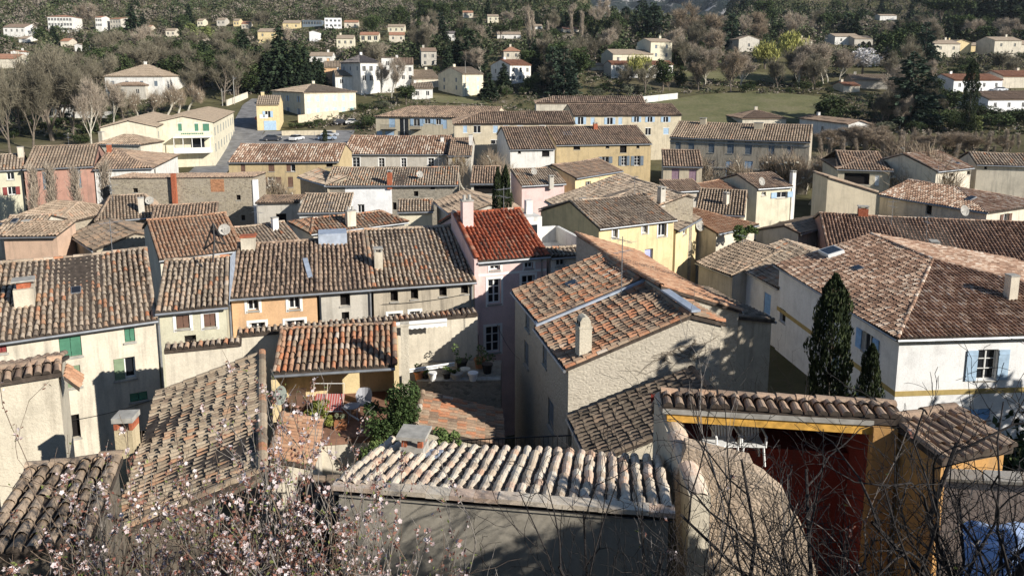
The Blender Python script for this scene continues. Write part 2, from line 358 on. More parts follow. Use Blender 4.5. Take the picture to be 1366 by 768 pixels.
def window(root, fr, rect, style='p', col=None, far=False, depth=.22):
    a0, a1, z0, z1 = rect; w = a1 - a0; h = z1 - z0; t = min(.07, w * .1)
    col = col or S_BROWN
    if far:
        mb = MB()
        if style in 'sS':
            fr.box(mb, a0, a1, z0, z1, -.08, -.03, 1)
        else:
            fr.box(mb, a0, a1, z0, z1, -.14, -.1, 0)
            fr.box(mb, (a0 + a1) / 2 - .05, (a0 + a1) / 2 + .05, z0, z1, -.1, -.07, 2)
        if style in 'oO':
            for x0, x1 in ((a0 - w * .55, a0 - .03), (a1 + .03, a1 + w * .55)): fr.box(mb, x0, x1, z0, z1, .01, .06, 1)
        if style in 'PSO':
            for b in ((a0 - .12, a1 + .12, z1, z1 + .12), (a0 - .12, a1 + .12, z0 - .12, z0)): fr.box(mb, *b, -.02, .03, 2)
        return mb.build('window', [GLASS, col, TRIM], root)
    mb = MB()
    if style in 'dD' and style == 'd':
        fr.box(mb, a0 - .02, a1 + .02, z0 - .02, z1 + .02, -depth - .04, -depth + .0, 0)
        fr.box(mb, a0 - .05, a1 + .05, z0 - .07, z0 - .004, -.1, .04, 1)
        return mb.build('window', [DARK, CONC], root)
    fm = FRAME if style != 'b' else FRAME_D
    for b in ((a0, a0 + t, z0, z1), (a1 - t, a1, z0, z1), (a0 + t, a1 - t, z0, z0 + t), (a0 + t, a1 - t, z1 - t, z1)): fr.box(mb, *b, -depth + .0, -depth + .07)
    if style != 'D' and w > .45: fr.box(mb, (a0 + a1) / 2 - t * .5, (a0 + a1) / 2 + t * .5, z0 + t, z1 - t, -depth + .01, -depth + .06)
    if style != 'D' and h > 1.2:
        for q in (.36, .68): fr.box(mb, a0 + t, a1 - t, z0 + h * q - .02, z0 + h * q + .02, -depth + .012, -depth + .05)
    wo = mb.build('window' if style != 'D' else 'door', [fm], root)
    sb = MB(); fr.box(sb, a0 - .06, a1 + .06, z0 - .08, z0 - .005, -.12, .06); sb.build('sill', [CONC], wo)
    pb = MB(); fr.box(pb, a0 - .01, a1 + .01, z0 - .01, z1 + .01, -depth - .03, -depth + .005)
    pb.build('pane' if style != 'D' else 'door_leaf', [GLASS if style != 'D' else col], wo)
    if style in 'PSO':
        tb = MB(); b_ = .13
        for b in ((a0 - b_, a0 - .003, z0 - b_, z1 + b_), (a1 + .003, a1 + b_, z0 - b_, z1 + b_), (a0, a1, z1 + .003, z1 + b_)): fr.box(tb, *b, -.03, .022)
        tb.build('surround', [TRIM], wo)
    def leaf(x0, x1, d0, d1):
        lb = MB(); fr.box(lb, x0, x1, z0 + .02, z1 - .02, d0, d1)
        for q in (.14, .82): fr.box(lb, x0 + .02, x1 - .02, z0 + h * q, z0 + h * q + .09, d1, d1 + .02)
        lb.build('shutter', [col], wo)
    if style in 'sS':
        leaf(a0 + .01, (a0 + a1) / 2 - .008, -.1, -.05); leaf((a0 + a1) / 2 + .008, a1 - .01, -.1, -.05)
    if style in 'oO':
        leaf(a0 - w * .52 - .02, a0 - .02, .03, .07); leaf(a1 + .02, a1 + w * .52 + .02, .03, .07)
    if style == 'h': leaf(a0 + .01, (a0 + a1) / 2 - .008, -.1, -.05)
    return wo

# ------------------------------------------------------------------ house
class House: pass
def house3(label, EA, EB, w, slope=.3, base=None, wall=None, roof=None, wb=None, mono=False, hip=(0, 0), oh=.25, ov=.1, name='town_house', cat='house', group=None,
           front=(), left=(), right=(), auto=None, gut=True, cap=True, far=None, sag=.03, dark=0, back_slope=None, pitch=None, tl=None):
    H = House(); EA = np.asarray(EA, float); EB = np.asarray(EB, float).copy(); z = EA[2]; EB[2] = z
    L = np.linalg.norm(EB[:2] - EA[:2]); u2 = (EB[:2] - EA[:2]) / L; n2 = np.array([-u2[1], u2[0]])
    u = np.array([u2[0], u2[1], 0]); n = np.array([n2[0], n2[1], 0]); ez = np.array([0, 0, 1.])
    wb = w if wb is None else wb; bs = (slope * w / wb if max(hip) > 0 and not mono else slope) if back_slope is None else back_slope
    Y = float((EA[1] + EB[1]) / 2)
    far = (Y > 118) if far is None else far
    ctr = EA + u * L / 2 + n * (w + (0 if mono else wb)) / 2
    if base is None: base = min(float(terr(EA[0], EA[1])), float(terr(EB[0], EB[1])), float(terr(ctr[0], ctr[1]))) - .6
    root = empty(name, (ctr[0], ctr[1], base), label, cat, group)
    RA = EA + n * w + ez * w * slope + u * hip[0]; RB = EB + n * w + ez * w * slope - u * hip[1]
    zr = z + w * slope
    mb = MB()
    rm = roof or T_OLD
    Yn = Y
    tiles(mb, [EA, EB, RB, RA], Yn, wav=sag, dark=dark, pitch=pitch, L=tl)
    if not mono:
        BA = EA + n * (w + wb); BA[2] = zr - wb * bs; BB = EB + n * (w + wb); BB[2] = BA[2]
        tiles(mb, [BB, BA, RA, RB], Yn + 15, wav=sag, dark=dark)
        if hip[0] > 0: tiles(mb, [BA, EA, RA], Yn, wav=sag, dark=dark)
        if hip[1] > 0: tiles(mb, [EB, BB, RB], Yn, wav=sag, dark=dark)
    if cap and Y < 170:
        ck = 6 if Y < 60 else 4; cl = .4 if Y < 60 else .8
        caps(mb, RA, RB, .13, cl, k=ck)
        if hip[0] > 0: caps(mb, EA, RA, .12, cl, k=ck); caps(mb, BA, RA, .12, cl, k=ck)
        elif Y < 90: caps(mb, EA + u * .1, RA + u * .1, .1, cl, k=ck)
        if hip[1] > 0: caps(mb, EB, RB, .12, cl, k=ck); caps(mb, BB, RB, .12, cl, k=ck)
        elif Y < 90: caps(mb, EB - u * .1, RB - u * .1, .1, cl, k=ck)
    if Y < 130:      # old roofs sag between their gables
        A_s = min(.09, .011 * L); p_s = rng.uniform(0, 6)
        for i_, V_ in enumerate(mb.V):
            s_ = np.clip(((V_ - EA) @ u) / L, 0, 1); q_ = V_.copy(); q_[:, 2] -= A_s * np.sin(math.pi * s_) + .018 * np.sin(9 * s_ + p_s) * np.sin(math.pi * s_); mb.V[i_] = q_
    H.roof = mb.build('roof', [rm, UNDER if Y < 180 else rm], root, smooth=False)
    # walls
    hb = ov if hip[0] == 0 else oh; hb2 = ov if hip[1] == 0 else oh
    a = EA + n * oh + u * hb; b = EB + n * oh - u * hb2
    D = (w + (0 if mono else wb)) - oh - (0 if mono else oh)
    c = b + n * D; d = a + n * D; tk = .13
    zf = z + oh * slope - tk; zp = zr - tk; zbk = zp if mono else (zr - (wb - oh) * bs - tk)
    fF, fR, fL, fB = Frame(a, b), Frame(b, c), Frame(d, a), Frame(c, d)
    H.fr = dict(front=fF, right=fR, left=fL, back=fB)
    wm = MB(); H.root = root
    sides = dict(front=list(front), right=list(right), left=list(left))
    tops = dict(front=zf, right=min(zf, zbk), left=min(zf, zbk))
    rects = {k: [] for k in sides}
    if auto:
        for side, (nc, rows, ww, wh, st, colr) in auto.items():
            fr = H.fr[side]
            for zz in rows:
                for i in range(nc):
                    cu = fr.W * (i + .5) / nc + rng.uniform(-.04, .04); zc = tops[side] - zz
                    if zc - wh / 2 < base + .8: continue
                    rects[side].append(((cu - ww / 2, cu + ww / 2, zc - wh / 2, zc + wh / 2), st, colr))
    for k_, ws in sides.items():
        for wd in ws: rects[k_].append((H.fr[k_].rect(*wd[:4]), wd[4] if len(wd) > 4 else 'p', wd[5] if len(wd) > 5 else None))
    for k_, p0, p1, zt in (('front', a, b, zf), ('right', b, c, tops['right']), ('left', d, a, tops['left'])):
        hs = wall_rect(wm, p0, p1, base, zt, [r_[0] for r_ in rects[k_]])
        for (rc, st, colr) in rects[k_]:
            if rc[2] < base or rc[3] > zt - .03:
                rc = (rc[0], rc[1], max(rc[2], base + .03), min(rc[3], zt - .05))
            if rc[0] < .05 or rc[1] > H.fr[k_].W - .05: rc = (max(rc[0], .06), min(rc[1], H.fr[k_].W - .06), rc[2], rc[3])
            if rc[3] - rc[2] < .1 or rc[1] - rc[0] < .1: continue
            window(root, H.fr[k_], rc, st, colr, far)
    wall_rect(wm, c, d, base, zbk, [])
    if hip[0] == 0 or hip[1] == 0:
        zt = min(zf, zbk)
        pk_b = b + n * (w - oh); pk_a = a + n * (w - oh)
        def P3(p, zz): return (p[0], p[1], zz)
        if hip[1] == 0: wm.poly([P3(b, zt), P3(c, zt)] + ([P3(c, zbk)] if zbk > zt + .01 else []) + ([] if mono else [P3(pk_b, zp)]) + ([P3(b, zf)] if zf > zt + .01 else []))
        if hip[0] == 0: wm.poly([P3(d, zt), P3(a, zt)] + ([P3(a, zf)] if zf > zt + .01 else []) + ([] if mono else [P3(pk_a, zp)]) + ([P3(d, zbk)] if zbk > zt + .01 else []))
    H.wall = wm.build('wall', [wall or W_CREAM], root)
    if gut and Y < 130:
        g = MB(); p = EA - n * .05 - ez * .09; q = EB - n * .05 - ez * .09; rr = .06 if Y < 60 else .09
        g.tube([p, q], rr, 6); g.build('gutter', [ZINC], root)
    H.__dict__.update(EA=EA, EB=EB, RA=RA, RB=RB, u=u, n=n, slope=slope, w=w, z=z, base=base, Y=Y, N=np.array([-n[0] * slope, -n[1] * slope, 1.]), a=a, b=b, c=c, d=d, zf=zf)
    return H
def house(label, A, B, z, ridge, slope=.3, **kw):
    EA = at_z(A[0], A[1], z); EB = at_z(B[0], B[1], z)
    u2 = nrm(EB[:2] - EA[:2]); n2 = np.array([-u2[1], u2[0]])
    if isinstance(ridge, (int, float)): w = ridge
    else:
        N = np.array([-n2[0] * slope, -n2[1] * slope, 1.]); P = on_plane(ridge[0], ridge[1], EA, N); w = float(np.dot((P - EA)[:2], n2))
        if not (.6 < w < 14): print('WIDTH?', label, round(w, 2)); w = min(max(w, 1.0), 9)
    H = house3(label, EA, EB, w, slope, **kw)
    print('HOUSE %-60s Y %.1f-%.1f len %.1f w %.1f base %.1f z %.1f' % (label[:60], EA[1], EB[1], np.linalg.norm(EB - EA), w, H.base, z))
    return H
def on_roof(H, px, py):
    return on_plane(px, py, H.EA, H.N)
def chimney(H, px, py, w=.5, d=.5, h=1., mat=None, kind='slab', at=None):
    P = on_roof(H, px, py) if at is None else np.asarray(at, float); u = H.u[:2]
    mb = MB(); mb.box(P - [0, 0, .5], w, d, h + .5, u)
    o = mb.build('chimney', [mat or W_GREY], H.root)
    cb = MB(); T = P + [0, 0, h]
    if kind == 'slab':
        for sx in (-1, 1): cb.box(T + H.u * sx * w * .38, w * .2, d * .9, .16, u)
        cb.box(T + [0, 0, .16], w * 1.15, d * 1.15, .07, u)
    elif kind == 'pots':
        cb.box(T, w * 1.12, d * 1.12, .07, u)
        for sx in (-.5, .5):
            q = T + H.u * sx * w * .5 + np.array([0, 0, .07]); cb.segs([q], [q + [0, 0, .28]], .1, .085, 8, caps=True)
    elif kind == 'arch':
        cb.box(T, w * 1.1, d * 1.1, .06, u); cb.box(T + [0, 0, .06], w * .85, d * .85, .2, u); cb.segs([T + [0, 0, .24] - H.u * w * .42], [T + [0, 0, .24] + H.u * w * .42], d * .4, d * .4, 8, caps=True)
        for sx in (-.2, .2): 
            q = T + H.u * sx * w - H.n * (d * .43) + np.array([0, 0, .08]); cb.box(q, w * .22, .02, .13, u, 1)
    else:
        cb.box(T, w * 1.12, d * 1.12, .08, u)
    cb.build('chimney_cap', [mat if kind == 'arch' else CONC, DARK], o)
    return o
def skylight(H, x0, y0, x1, y1, h=.12, mat=None):
    c = on_roof(H, (x0 + x1) / 2, (y0 + y1) / 2); l = on_roof(H, x0, (y0 + y1) / 2); r_ = on_roof(H, x1, (y0 + y1) / 2); t = on_roof(H, (x0 + x1) / 2, y0); b = on_roof(H, (x0 + x1) / 2, y1)
    w = abs(np.dot(r_ - l, H.u)); v = nrm(H.n + np.array([0, 0, H.slope])); N = nrm(H.N); d = abs(np.dot(t - b, v)); w = max(w, .4); d = max(d, .5)
    def q(x, y, zz): return c + H.u * x * w / 2 + v * y * d / 2 + N * zz
    mb = MB(); mb.hexa([q(x, y, zz) for zz in (-.05, h) for x, y in ((-1, -1), (1, -1), (1, 1), (-1, 1))])
    o = mb.build('skylight', [mat or ZINC], H.root)
    pb = MB(); pb.hexa([q(x * .84, y * .84, zz) for zz in (h - .02, h + .012) for x, y in ((-1, -1), (1, -1), (1, 1), (-1, 1))]); pb.build('pane', [GLASS], o)
    return o
def downpipe(H, px, side='front', zt=None, zb=None):
    fr = H.fr[side]; a, _ = fr.px(px, 300 if False else 400)
    zt = zt or H.zf; P0 = fr.pt(a, zt, .07); P1 = fr.pt(a, zb if zb is not None else H.base, .07)
    mb = MB(); mb.tube([P0 + np.array([*(fr.o * .15), .08]), P0 - [0, 0, .25], P1], .05, 6); return mb.build('downpipe', [ZINC], H.root)
def antenna(H, px, py, h=1.8, n=5, at=None):
    P = on_roof(H, px, py) if at is None else np.asarray(at, float)
    mb = MB(); mb.tube([P - [0, 0, .2], P + [0, 0, h]], .018, 5); d = nrm(H.u + H.n * .4); T = P + [0, 0, h - .15]; e = np.array([-d[1], d[0], 0])
    mb.tube([T - d * .5, T + d * .6], .012, 4)
    for i in range(n): q = T + d * (-.45 + i * 1.0 / (n - 1)); mb.tube([q - e * (.3 - .03 * i), q + e * (.3 - .03 * i)], .008, 4)
    T2 = P + [0, 0, h - .6]; mb.tube([T2 - e * .45, T2 + e * .45], .012, 4)
    for i in range(3): q = T2 + e * (-.4 + .4 * i); mb.tube([q - d * .22, q + d * .22], .008, 4)
    return mb.build('antenna', [ZINC], H.root)
def dish(root, P, r=.4, to=(.6, -.6, .35), mat=None):
    P = np.asarray(P, float); t = nrm(to); e = nrm(np.cross(t, [0, 0, 1])); f = np.cross(e, t); mb = MB()
    rings = []
    for k, (rad, dep) in enumerate(((.02, 0), (.5, .05), (1, .2))):
        rings += [P + e * r * rad * math.cos(x) + f * r * rad * math.sin(x) + t * dep * r for x in np.linspace(0, 2 * math.pi, 16, endpoint=False)]
    mb.add(rings, [(k * 16 + i, k * 16 + (i + 1) % 16, (k + 1) * 16 + (i + 1) % 16, (k + 1) * 16 + i) for k in range(2) for i in range(16)] + [list(range(16))])
    mb.tube([P - f * r * .9 + t * r * .2, P + t * r * .9], .015, 4); mb.box(P + t * r * .9 - [0, 0, .04], .08, .08, .08); mb.tube([P, P - t * .25, P - t * .25 - [0, 0, .5]], .025, 5)
    return mb.build('satellite_dish', [mat or CONC], root)
# ================================================================== the ground, the road, the car park
def grid_sheet(name, xs, ys, mat, lift=0):
    X, Yg = np.meshgrid(xs, ys); Z = terr(X, Yg) + lift; nx, ny = len(xs), len(ys)
    V = np.stack([X, Yg, Z], 2).reshape(-1, 3); i, j = np.meshgrid(np.arange(nx - 1), np.arange(ny - 1)); b = (j * nx + i).ravel()
    mb = MB(); mb.add(V, np.stack([b, b + 1, b + nx + 1, b + nx], 1)); o = mb.build(name, [mat], None, True); return tag(o, kind='structure')
def groundmat():
    m, nt, b = new_mat('ground_earth'); v = mapping(nt)
    n1 = noise(nt, v, .02, 6, .6); c1 = ramp(nt, [(.35, (.085, .075, .04)), (.5, (.12, .11, .055)), (.62, (.15, .125, .08))], n1)
    n2 = noise(nt, v, .35, 6, .7); r2 = ramp(nt, [(.3, (.65,) * 3), (.7, (1.2,) * 3)], n2)
    col = mix(nt, 1.0, c1.outputs[0], r2.outputs[0], 'MULTIPLY'); nt.links.new(col, b.inputs['Base Color']); b.inputs['Roughness'].default_value = 1
    b.inputs['Specular IOR Level'].default_value = .05
    return m
GROUND = groundmat()
xs = np.concatenate([np.arange(-900, -150, 15), np.arange(-150, 150, 3.0), np.arange(150, 901, 15)]); ys = np.concatenate([np.arange(-80, 60, 2.), np.arange(60, 300, 4.), np.arange(300, 1400, 12.)])
grid_sheet('ground', xs, ys, GROUND)
def strip(name, pts, width, mat, lift=.06, kind='structure'):
    """a road laid over the ground along a centre line of (x, y)"""
    P = np.array(pts, float); t = np.concatenate([[0], np.cumsum(np.linalg.norm(np.diff(P, axis=0), axis=1))]); s = np.arange(0, t[-1], 2.)
    C = np.stack([np.interp(s, t, P[:, 0]), np.interp(s, t, P[:, 1])], 1); d = np.gradient(C, axis=0); d /= np.linalg.norm(d, axis=1)[:, None]; nn = np.stack([-d[:, 1], d[:, 0]], 1)
    W = np.interp(s, t, width) if hasattr(width, '__len__') else np.full(len(s), width)
    k = 7; rows = []
    for q in np.linspace(-.5, .5, k): xy = C + nn * (W * q)[:, None]; rows.append(np.stack([xy[:, 0], xy[:, 1], terr(xy[:, 0], xy[:, 1]) + lift], 1))
    V = np.stack(rows, 1).reshape(-1, 3); n = len(s); b = (np.arange(n - 1)[:, None] * k + np.arange(k - 1)[None]).ravel()
    mb = MB(); mb.add(V, np.stack([b, b + 1, b + k + 1, b + k], 1)); o = mb.build(name, [mat]); return tag(o, kind=kind) if kind else o
ASPH = plain('asphalt', (.2, .195, .19), .9, var=.25, scale=.6)
g = ground_hit
road_pts = [g(250, 262)[:2], g(285, 222)[:2], g(322, 190)[:2], g(333, 168)[:2], g(337, 152)[:2], g(340, 140)[:2], g(352, 131)[:2]]
strip('road', road_pts, [7, 7, 8, 9, 8, 7, 6.5], ASPH, .10)
PARK = plain('car_park_asphalt', (.21, .205, .2), .9, var=.2, scale=.5)
pa, pb_ = g(345, 187)[:2], g(470, 185)[:2]
strip('car_park', [pa, pb_], 19, PARK, .16)

# ================================================================== near houses
H = {}
# big cream house on the left with green shutters
H['L1'] = house('big cream house at left with green shutters under a wide old tiled roof', (-30, 460), (211, 426), -10.7, (110, 340), wall=W_CREAM, roof=T_OLD, wb=4.5,
    front=[(79, 449, 109, 476, 's', S_GREEN), (83, 488, 108, 517, 's', S_SAGE), (166, 438, 180, 456, 's', S_GREEN), (152, 477, 181, 506, 'h', S_SAGE), (173, 523, 197, 535, 's', S_GREEN), (88, 553, 107, 585, 'd'), (-6, 458, 9, 471, 's', S_RED), (172, 575, 200, 600, 'd')], sag=.05)
downpipe(H['L1'], 209)
mb = MB(); P = on_roof(H['L1'], 34, 402); hh = H['L1']
mb.box(P - [0, 0, .5], .75, .9, 1.15, hh.u[:2]); o = mb.build('chimney', [W_ROUGH], hh.root)
cb = MB(); cb.box(P + [0, 0, .65], .5, .5, .3, hh.u[:2], 0); cb.box(P + [0, 0, .95], .85, .8, .07, hh.u[:2], 1); cb.build('chimney_cap', [RUST, CONC], o)
skylight(hh, 96, 383, 107, 392, .06)
# small house beside it
H['L2'] = house('narrow greenish house with two brown shutters beside the orange house', (207, 417), (304, 408), -10.4, (248, 346), wall=W_LIME, roof=T_OLD, wb=3.5,
    front=[(235, 420, 253, 438, 'S', S_BROWN), (272, 418, 288, 436, 'S', S_BROWN), (246, 447, 262, 462, 'd')], sag=.04)
downpipe(H['L2'], 306)
# the long row: orange, grey and stained stone house
zr_ = -10.6
ro = dict(slope=.3, wb=5)
EA_, EB_ = at_z(304, 398, zr_), at_z(636, 375, zr_)
def rowpt(px):   # the row's own eave line at image column px
    d = ray(px, 390); t = np.array([EB_[0] - EA_[0], EB_[1] - EA_[1]]); A_ = np.array([[d[0], -t[0]], [d[1], -t[1]]]); s_ = np.linalg.solve(A_, EA_[:2]); q = EA_[:2] + t * s_[1]; return np.array([q[0], q[1], zr_])
def roww(px, py, E, E2):
    u2 = nrm(E2[:2] - E[:2]); n2 = np.array([-u2[1], u2[0]]); P = on_plane(px, py, E, np.array([-n2[0] * .3, -n2[1] * .3, 1.])); return float(np.dot((P - E)[:2], n2))
p0, p1, p2, p3 = rowpt(304), rowpt(425), rowpt(496), rowpt(636)
wl = roww(370, 323, p0, p1); wr = roww(520, 305, p0, p3); print('row widths', wl, wr)
H['R1'] = house3('orange rendered house with white window surrounds in the terraced row', p0, p1, wl, .3, wall=W_ORANGE, roof=T_BRN, wb=4.5,
    front=[(330, 397, 345, 414, 'P'), (385, 396, 400, 412, 'P'), (333, 430, 354, 440, 'P'), (381, 427, 406, 438, 'P')], sag=.03)
H['R2'] = house3('narrow grey rendered house with one tall dark window in the terraced row', p1, p2, wr * .97, .3, wall=W_GREY, roof=T_BRN, wb=4.5,
    front=[(454, 391, 467, 408, 'd'), (456, 416, 466, 430, 'd')], sag=.03)
H['R3'] = house3('stained stone house with small dark windows at the end of the row', p2, p3, wr, .3, wall=W_STAIN, roof=T_OLD, wb=4.5,
    front=[(521, 388, 531, 402, 'd'), (548, 384, 558, 399, 'd'), (586, 382, 596, 395, 'd'), (615, 379, 625, 392, 'd'), (518, 418, 534, 424, 'P'), (547, 415, 560, 423, 'P'), (583, 414, 597, 419, 'd'), (612, 410, 626, 418, 'd')], sag=.03)
downpipe(H['R2'], 494); downpipe(H['R3'], 629)
chimney(H['R3'], 505, 357, .42, .42, .85, W_ROUGH, 'slab')
# lead dormer box and its strip, and the chimney at the left end of the row
mb = MB(); hh = H['R2']; P = hh.RA + hh.u * .8 - hh.n * .7; mb.box(P - [0, 0, .5], 1.5, 1.3, .75, hh.u[:2]); mb.build('lead_dormer', [LEAD], hh.root)
mb = MB(); a_ = on_roof(H['R1'], 407, 347); b_ = on_roof(H['R1'], 414, 372); s_ = H['R1'].u * .12; up_ = np.array([0, 0, .12]); mb.slab([a_ - s_ + up_, a_ + s_ + up_, b_ + s_ + up_, b_ - s_ + up_], (0, 0, -.05)); mb.build('flashing', [LEAD], H['R1'].root)
mb = MB(); hh = H['R1']; P = hh.RA + hh.u * .6 - hh.n * .5; mb.box(P - [0, 0, .6], .7, .6, 1.1, hh.u[:2]); o = mb.build('chimney', [W_ROUGH], hh.root)
cb = MB(); cb.box(P + [0, 0, .5], .8, .7, .07, hh.u[:2]); cb.build('chimney_cap', [RUST], o)
mb = MB(); a_, b_ = H['L2'].RB + [0.05, 0, 0], H['L2'].EB + [0.05, 0, 0]; a2, b2 = hh.RA, hh.EA
mb.slab([b_ + [0, 0, .02], b2 - H['R1'].u * .05 + [0, 0, .02], a2 + [0, 0, -.25], a_ + [0, 0, .02]], (0, 0, -.06)); mb.build('valley_flashing', [LEAD], hh.root)

# pink house with the red roof
H['P'] = house('pink house with bright red tiled roof and white french windows', (637, 349), (734, 341), -9.67, (655, 281), wall=W_PINK, roof=T_RED, wb=4, slope=.34,
    front=[(654, 352, 667, 360, 'P'), (700, 350, 711, 358, 'P'), (651, 372, 668, 405, 'P'), (696, 367, 713, 400, 'P'), (648, 435, 667, 470, 'P')], sag=.02, name='town_house')
chimney(H['P'], 623, 300, .6, .55, 1.35, W_PINK, 'pots')
fr = H['P'].fr['front']
mb = MB()
for y in (350, 363): z_ = fr.px(680, y)[1]; fr.box(mb, .02, fr.W - .02, z_ - .09, z_ + .03, -.02, .02)
mb.build('plaster_band', [TRIM], H['P'].root)
# party wall of the pink house standing above the row's roof
mb = MB(); hp = H['P']; q = [hp.EA + hp.u * .0, hp.RA, hp.RA - [0, 0, 4], hp.EA - [0, 0, 4]]
mb.slab([p + hp.u * .05 + np.array([0, 0, .08]) for p in q], -hp.u * .22); mb.build('party_wall', [W_PINK], hp.root)
mb = MB(); caps(mb, hp.EA + [0, 0, .1], hp.RA + [0, 0, .1], .14, .4); mb.build('verge_tiles', [T_RED], hp.root)
# cream terrace house right of it
eA = hp.EB + hp.u * .05; eB = eA + hp.u * 2.75
H['T'] = house3('cream house with a walled roof terrace right of the pink house', eA + [0, 0, -.1], eB + [0, 0, -.1], .9, .3, wall=W_WHITE, roof=T_OLD, mono=True,
    front=[(742, 346, 754, 355, 'p'), (776, 344, 788, 352, 'p')], name='terrace_house')
ht = H['T']; mb = MB(); n_, u_ = ht.n, ht.u
fl = ht.EA + n_ * .9 + [0, 0, -.55]
mb.slab([fl, fl + u_ * 2.75, fl + u_ * 2.75 + n_ * 5, fl + n_ * 5], (0, 0, -6)); 
def wl_(p, q, h, t=.2):
    d = nrm(q - p); s = np.array([-d[1], d[0], 0]) * t; mb.slab([p, q, q + s, p + s], (0, 0, h))
wl_(fl + u_ * 2.75, fl + u_ * 2.75 + n_ * 5, .95); wl_(fl + n_ * 5, fl + u_ * 2.75 + n_ * 5, .95, -.2)
mb.build('terrace', [W_WHITE], ht.root)
mb = MB(); c_ = fl + n_ * 4.2 + u_ * .55; mb.box(c_, 1.1, 1.6, 1.9, u_[:2]); o = mb.build('stair_hut', [W_WHITE], ht.root)
mb = MB(); c2 = c_ - n_ * .81; mb.box(c2, .75, .04, 1.6, u_[:2]); mb.build('door', [FRAME], o); mb = MB(); mb.box(c2 - n_ * .02 + [0, 0, .15], .5, .02, 1.3, u_[:2]); mb.build('pane', [GLASS], o)
mb = MB(); mb.box(c_ + [0, .4, 1.9], .4, .4, .8, u_[:2]); mb.build('chimney', [W_WHITE], o)
downpipe(H['P'], 722)

# the house in the middle with the lit rough gable wall
H['C1'] = house('grey rough walled house in the middle with patched orange and grey tiles', (713, 436), (755, 492), -10.2, (888, 397), wall=RUBP, roof=T_MIX, wb=1.35, slope=.34, oh=.12, back_slope=.3,
    front=[(724, 460, 729.5, 488, 's', S_GREY), (731, 534, 738.5, 572, 's', S_GREY)], sag=.03)
chimney(H['C1'], 778, 473, .5, .45, 1.05, W_ROUGH, 'arch')
hc = H['C1']
H['C2'] = house('grey house behind the patched roof with a roof window and shaded tiles', (683, 388), (718, 430), -9.95, (838, 362), wall=RUBP, roof=T_MIX, mono=True, slope=.34, oh=.12,
    front=[(701, 419, 706.5, 440, 's', S_GREY), (699.5, 456, 705, 488, 's', S_GREY)], sag=.03)
skylight(H['C2'], 753, 374, 775, 386, .08)
h2 = H['C2']
mb = MB(); k_ = .15
a_ = hc.EA + [0, 0, .1] ; b_ = hc.RA + [0, 0, .1]; mb.slab([a_ - h2.u * .1, a_ + h2.u * .28, b_ + h2.u * .28, b_ - h2.u * .1], (0, 0, .1)); mb.build('flashing', [LEAD], hc.root)
H['C3'] = house('pale orange tiled roof house descending right above the lit gable', (990, 415), (853, 338), -9.6, (866, 372), wall=RUBP, roof=T_ORG, mono=True, slope=.36, oh=.1, sag=.02)
h3 = H['C3']
antenna(h3, 826, 372, 2.0, 5, at=at_y(829, 383, h3.RA[1] - .3))
mb = MB(); a_ = hc.RA + [0, 0, .12]; b_ = hc.RB + [0, 0, .12]; mb.slab([a_, b_, b_ + hc.n * .35, a_ + hc.n * .35], (0, 0, .08)); mb.build('ridge_flashing', [LEAD], hc.root)
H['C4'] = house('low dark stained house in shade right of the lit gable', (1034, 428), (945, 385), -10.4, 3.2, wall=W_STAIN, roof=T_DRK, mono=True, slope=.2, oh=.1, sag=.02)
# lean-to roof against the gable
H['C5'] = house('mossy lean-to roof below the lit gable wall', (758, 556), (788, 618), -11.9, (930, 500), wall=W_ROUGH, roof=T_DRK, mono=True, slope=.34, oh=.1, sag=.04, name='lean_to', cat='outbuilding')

# white house with blue shutters, hip roof (right)
zw = -13.6
EAw = at_z(1033, 353, zw); EBw = at_z(1197, 452, zw)
H['W'] = house3('white house with pale blue shutters and an ochre band under a hipped roof', EAw, EBw, 7.0, .3, wall=W_BRIGHT, roof=T_SPOT, hip=(0, 8.0), wb=11, dark=.1,
    front=[(1104, 407, 1111, 428, 's', S_BLUE), (1150, 444, 1165, 472, 'o', S_BLUE), (1140, 517, 1152, 532, 's', S_BLUE), (1107, 473, 1119, 490, 's', S_BLUE), (1040, 412, 1048, 430, 'd')],
    right=[(1303, 466, 1330, 507, 'o', S_SKY), (1291, 545, 1321, 560, 's', S_BLUE)], name='town_house', sag=.02, oh=.35)
hw = H['W']
for side, ys_ in (('front', None), ('right', None)):
    fr = hw.fr[side]; mb = MB(); z_ = -16.75; fr.box(mb, -.02, fr.W + .02, z_ - .14, z_ + .14, .0, .03); mb.build('ochre_band', [BANDY], hw.root)
g_ = MB(); e = -hw.n * 0; q0 = hw.EB + hw.u * .05 - [0, 0, .1]; q1 = q0 + hw.n * 17; g_.tube([q0, q1], .08, 6); g_.build('gutter', [ZINC], hw.root)
skylight(hw, 1092, 330, 1127, 347, .3, FRAME); skylight(hw, 1134, 355, 1155, 361, .1)
chimney(hw, 1347, 402, .5, .5, 1.5, W_CREAM, 'cap', at=at_y(1347, 402, 41))
H['W2'] = house('low white wing behind the white house with a small blue window', (969, 347), (1038, 385), -15.3, 5.0, wall=W_BRIGHT, roof=T_OLD, wb=4, sag=.02,
    front=[(1019, 391, 1028, 419, 's', S_BLUE)])
H['D'] = house('long dark brown tiled house with red end wall behind the white house', (1104, 334), (1420, 352), -14.6, (1200, 289), wall=W_RED, roof=T_SPOT, wb=6, sag=.03, slope=.32, dark=.3)
chimney(H['D'], 1183, 300, .8, .6, .9, RUST, 'slab', at=H['D'].RA + H['D'].u * 3.6 - [0, 0, .3]); chimney(H['D'], 1245, 335, .6, .9, .8, W_GREY, 'cap'); antenna(H['D'], 1235, 322, 2.2); antenna(H['D'], 1189, 300, 2.2)

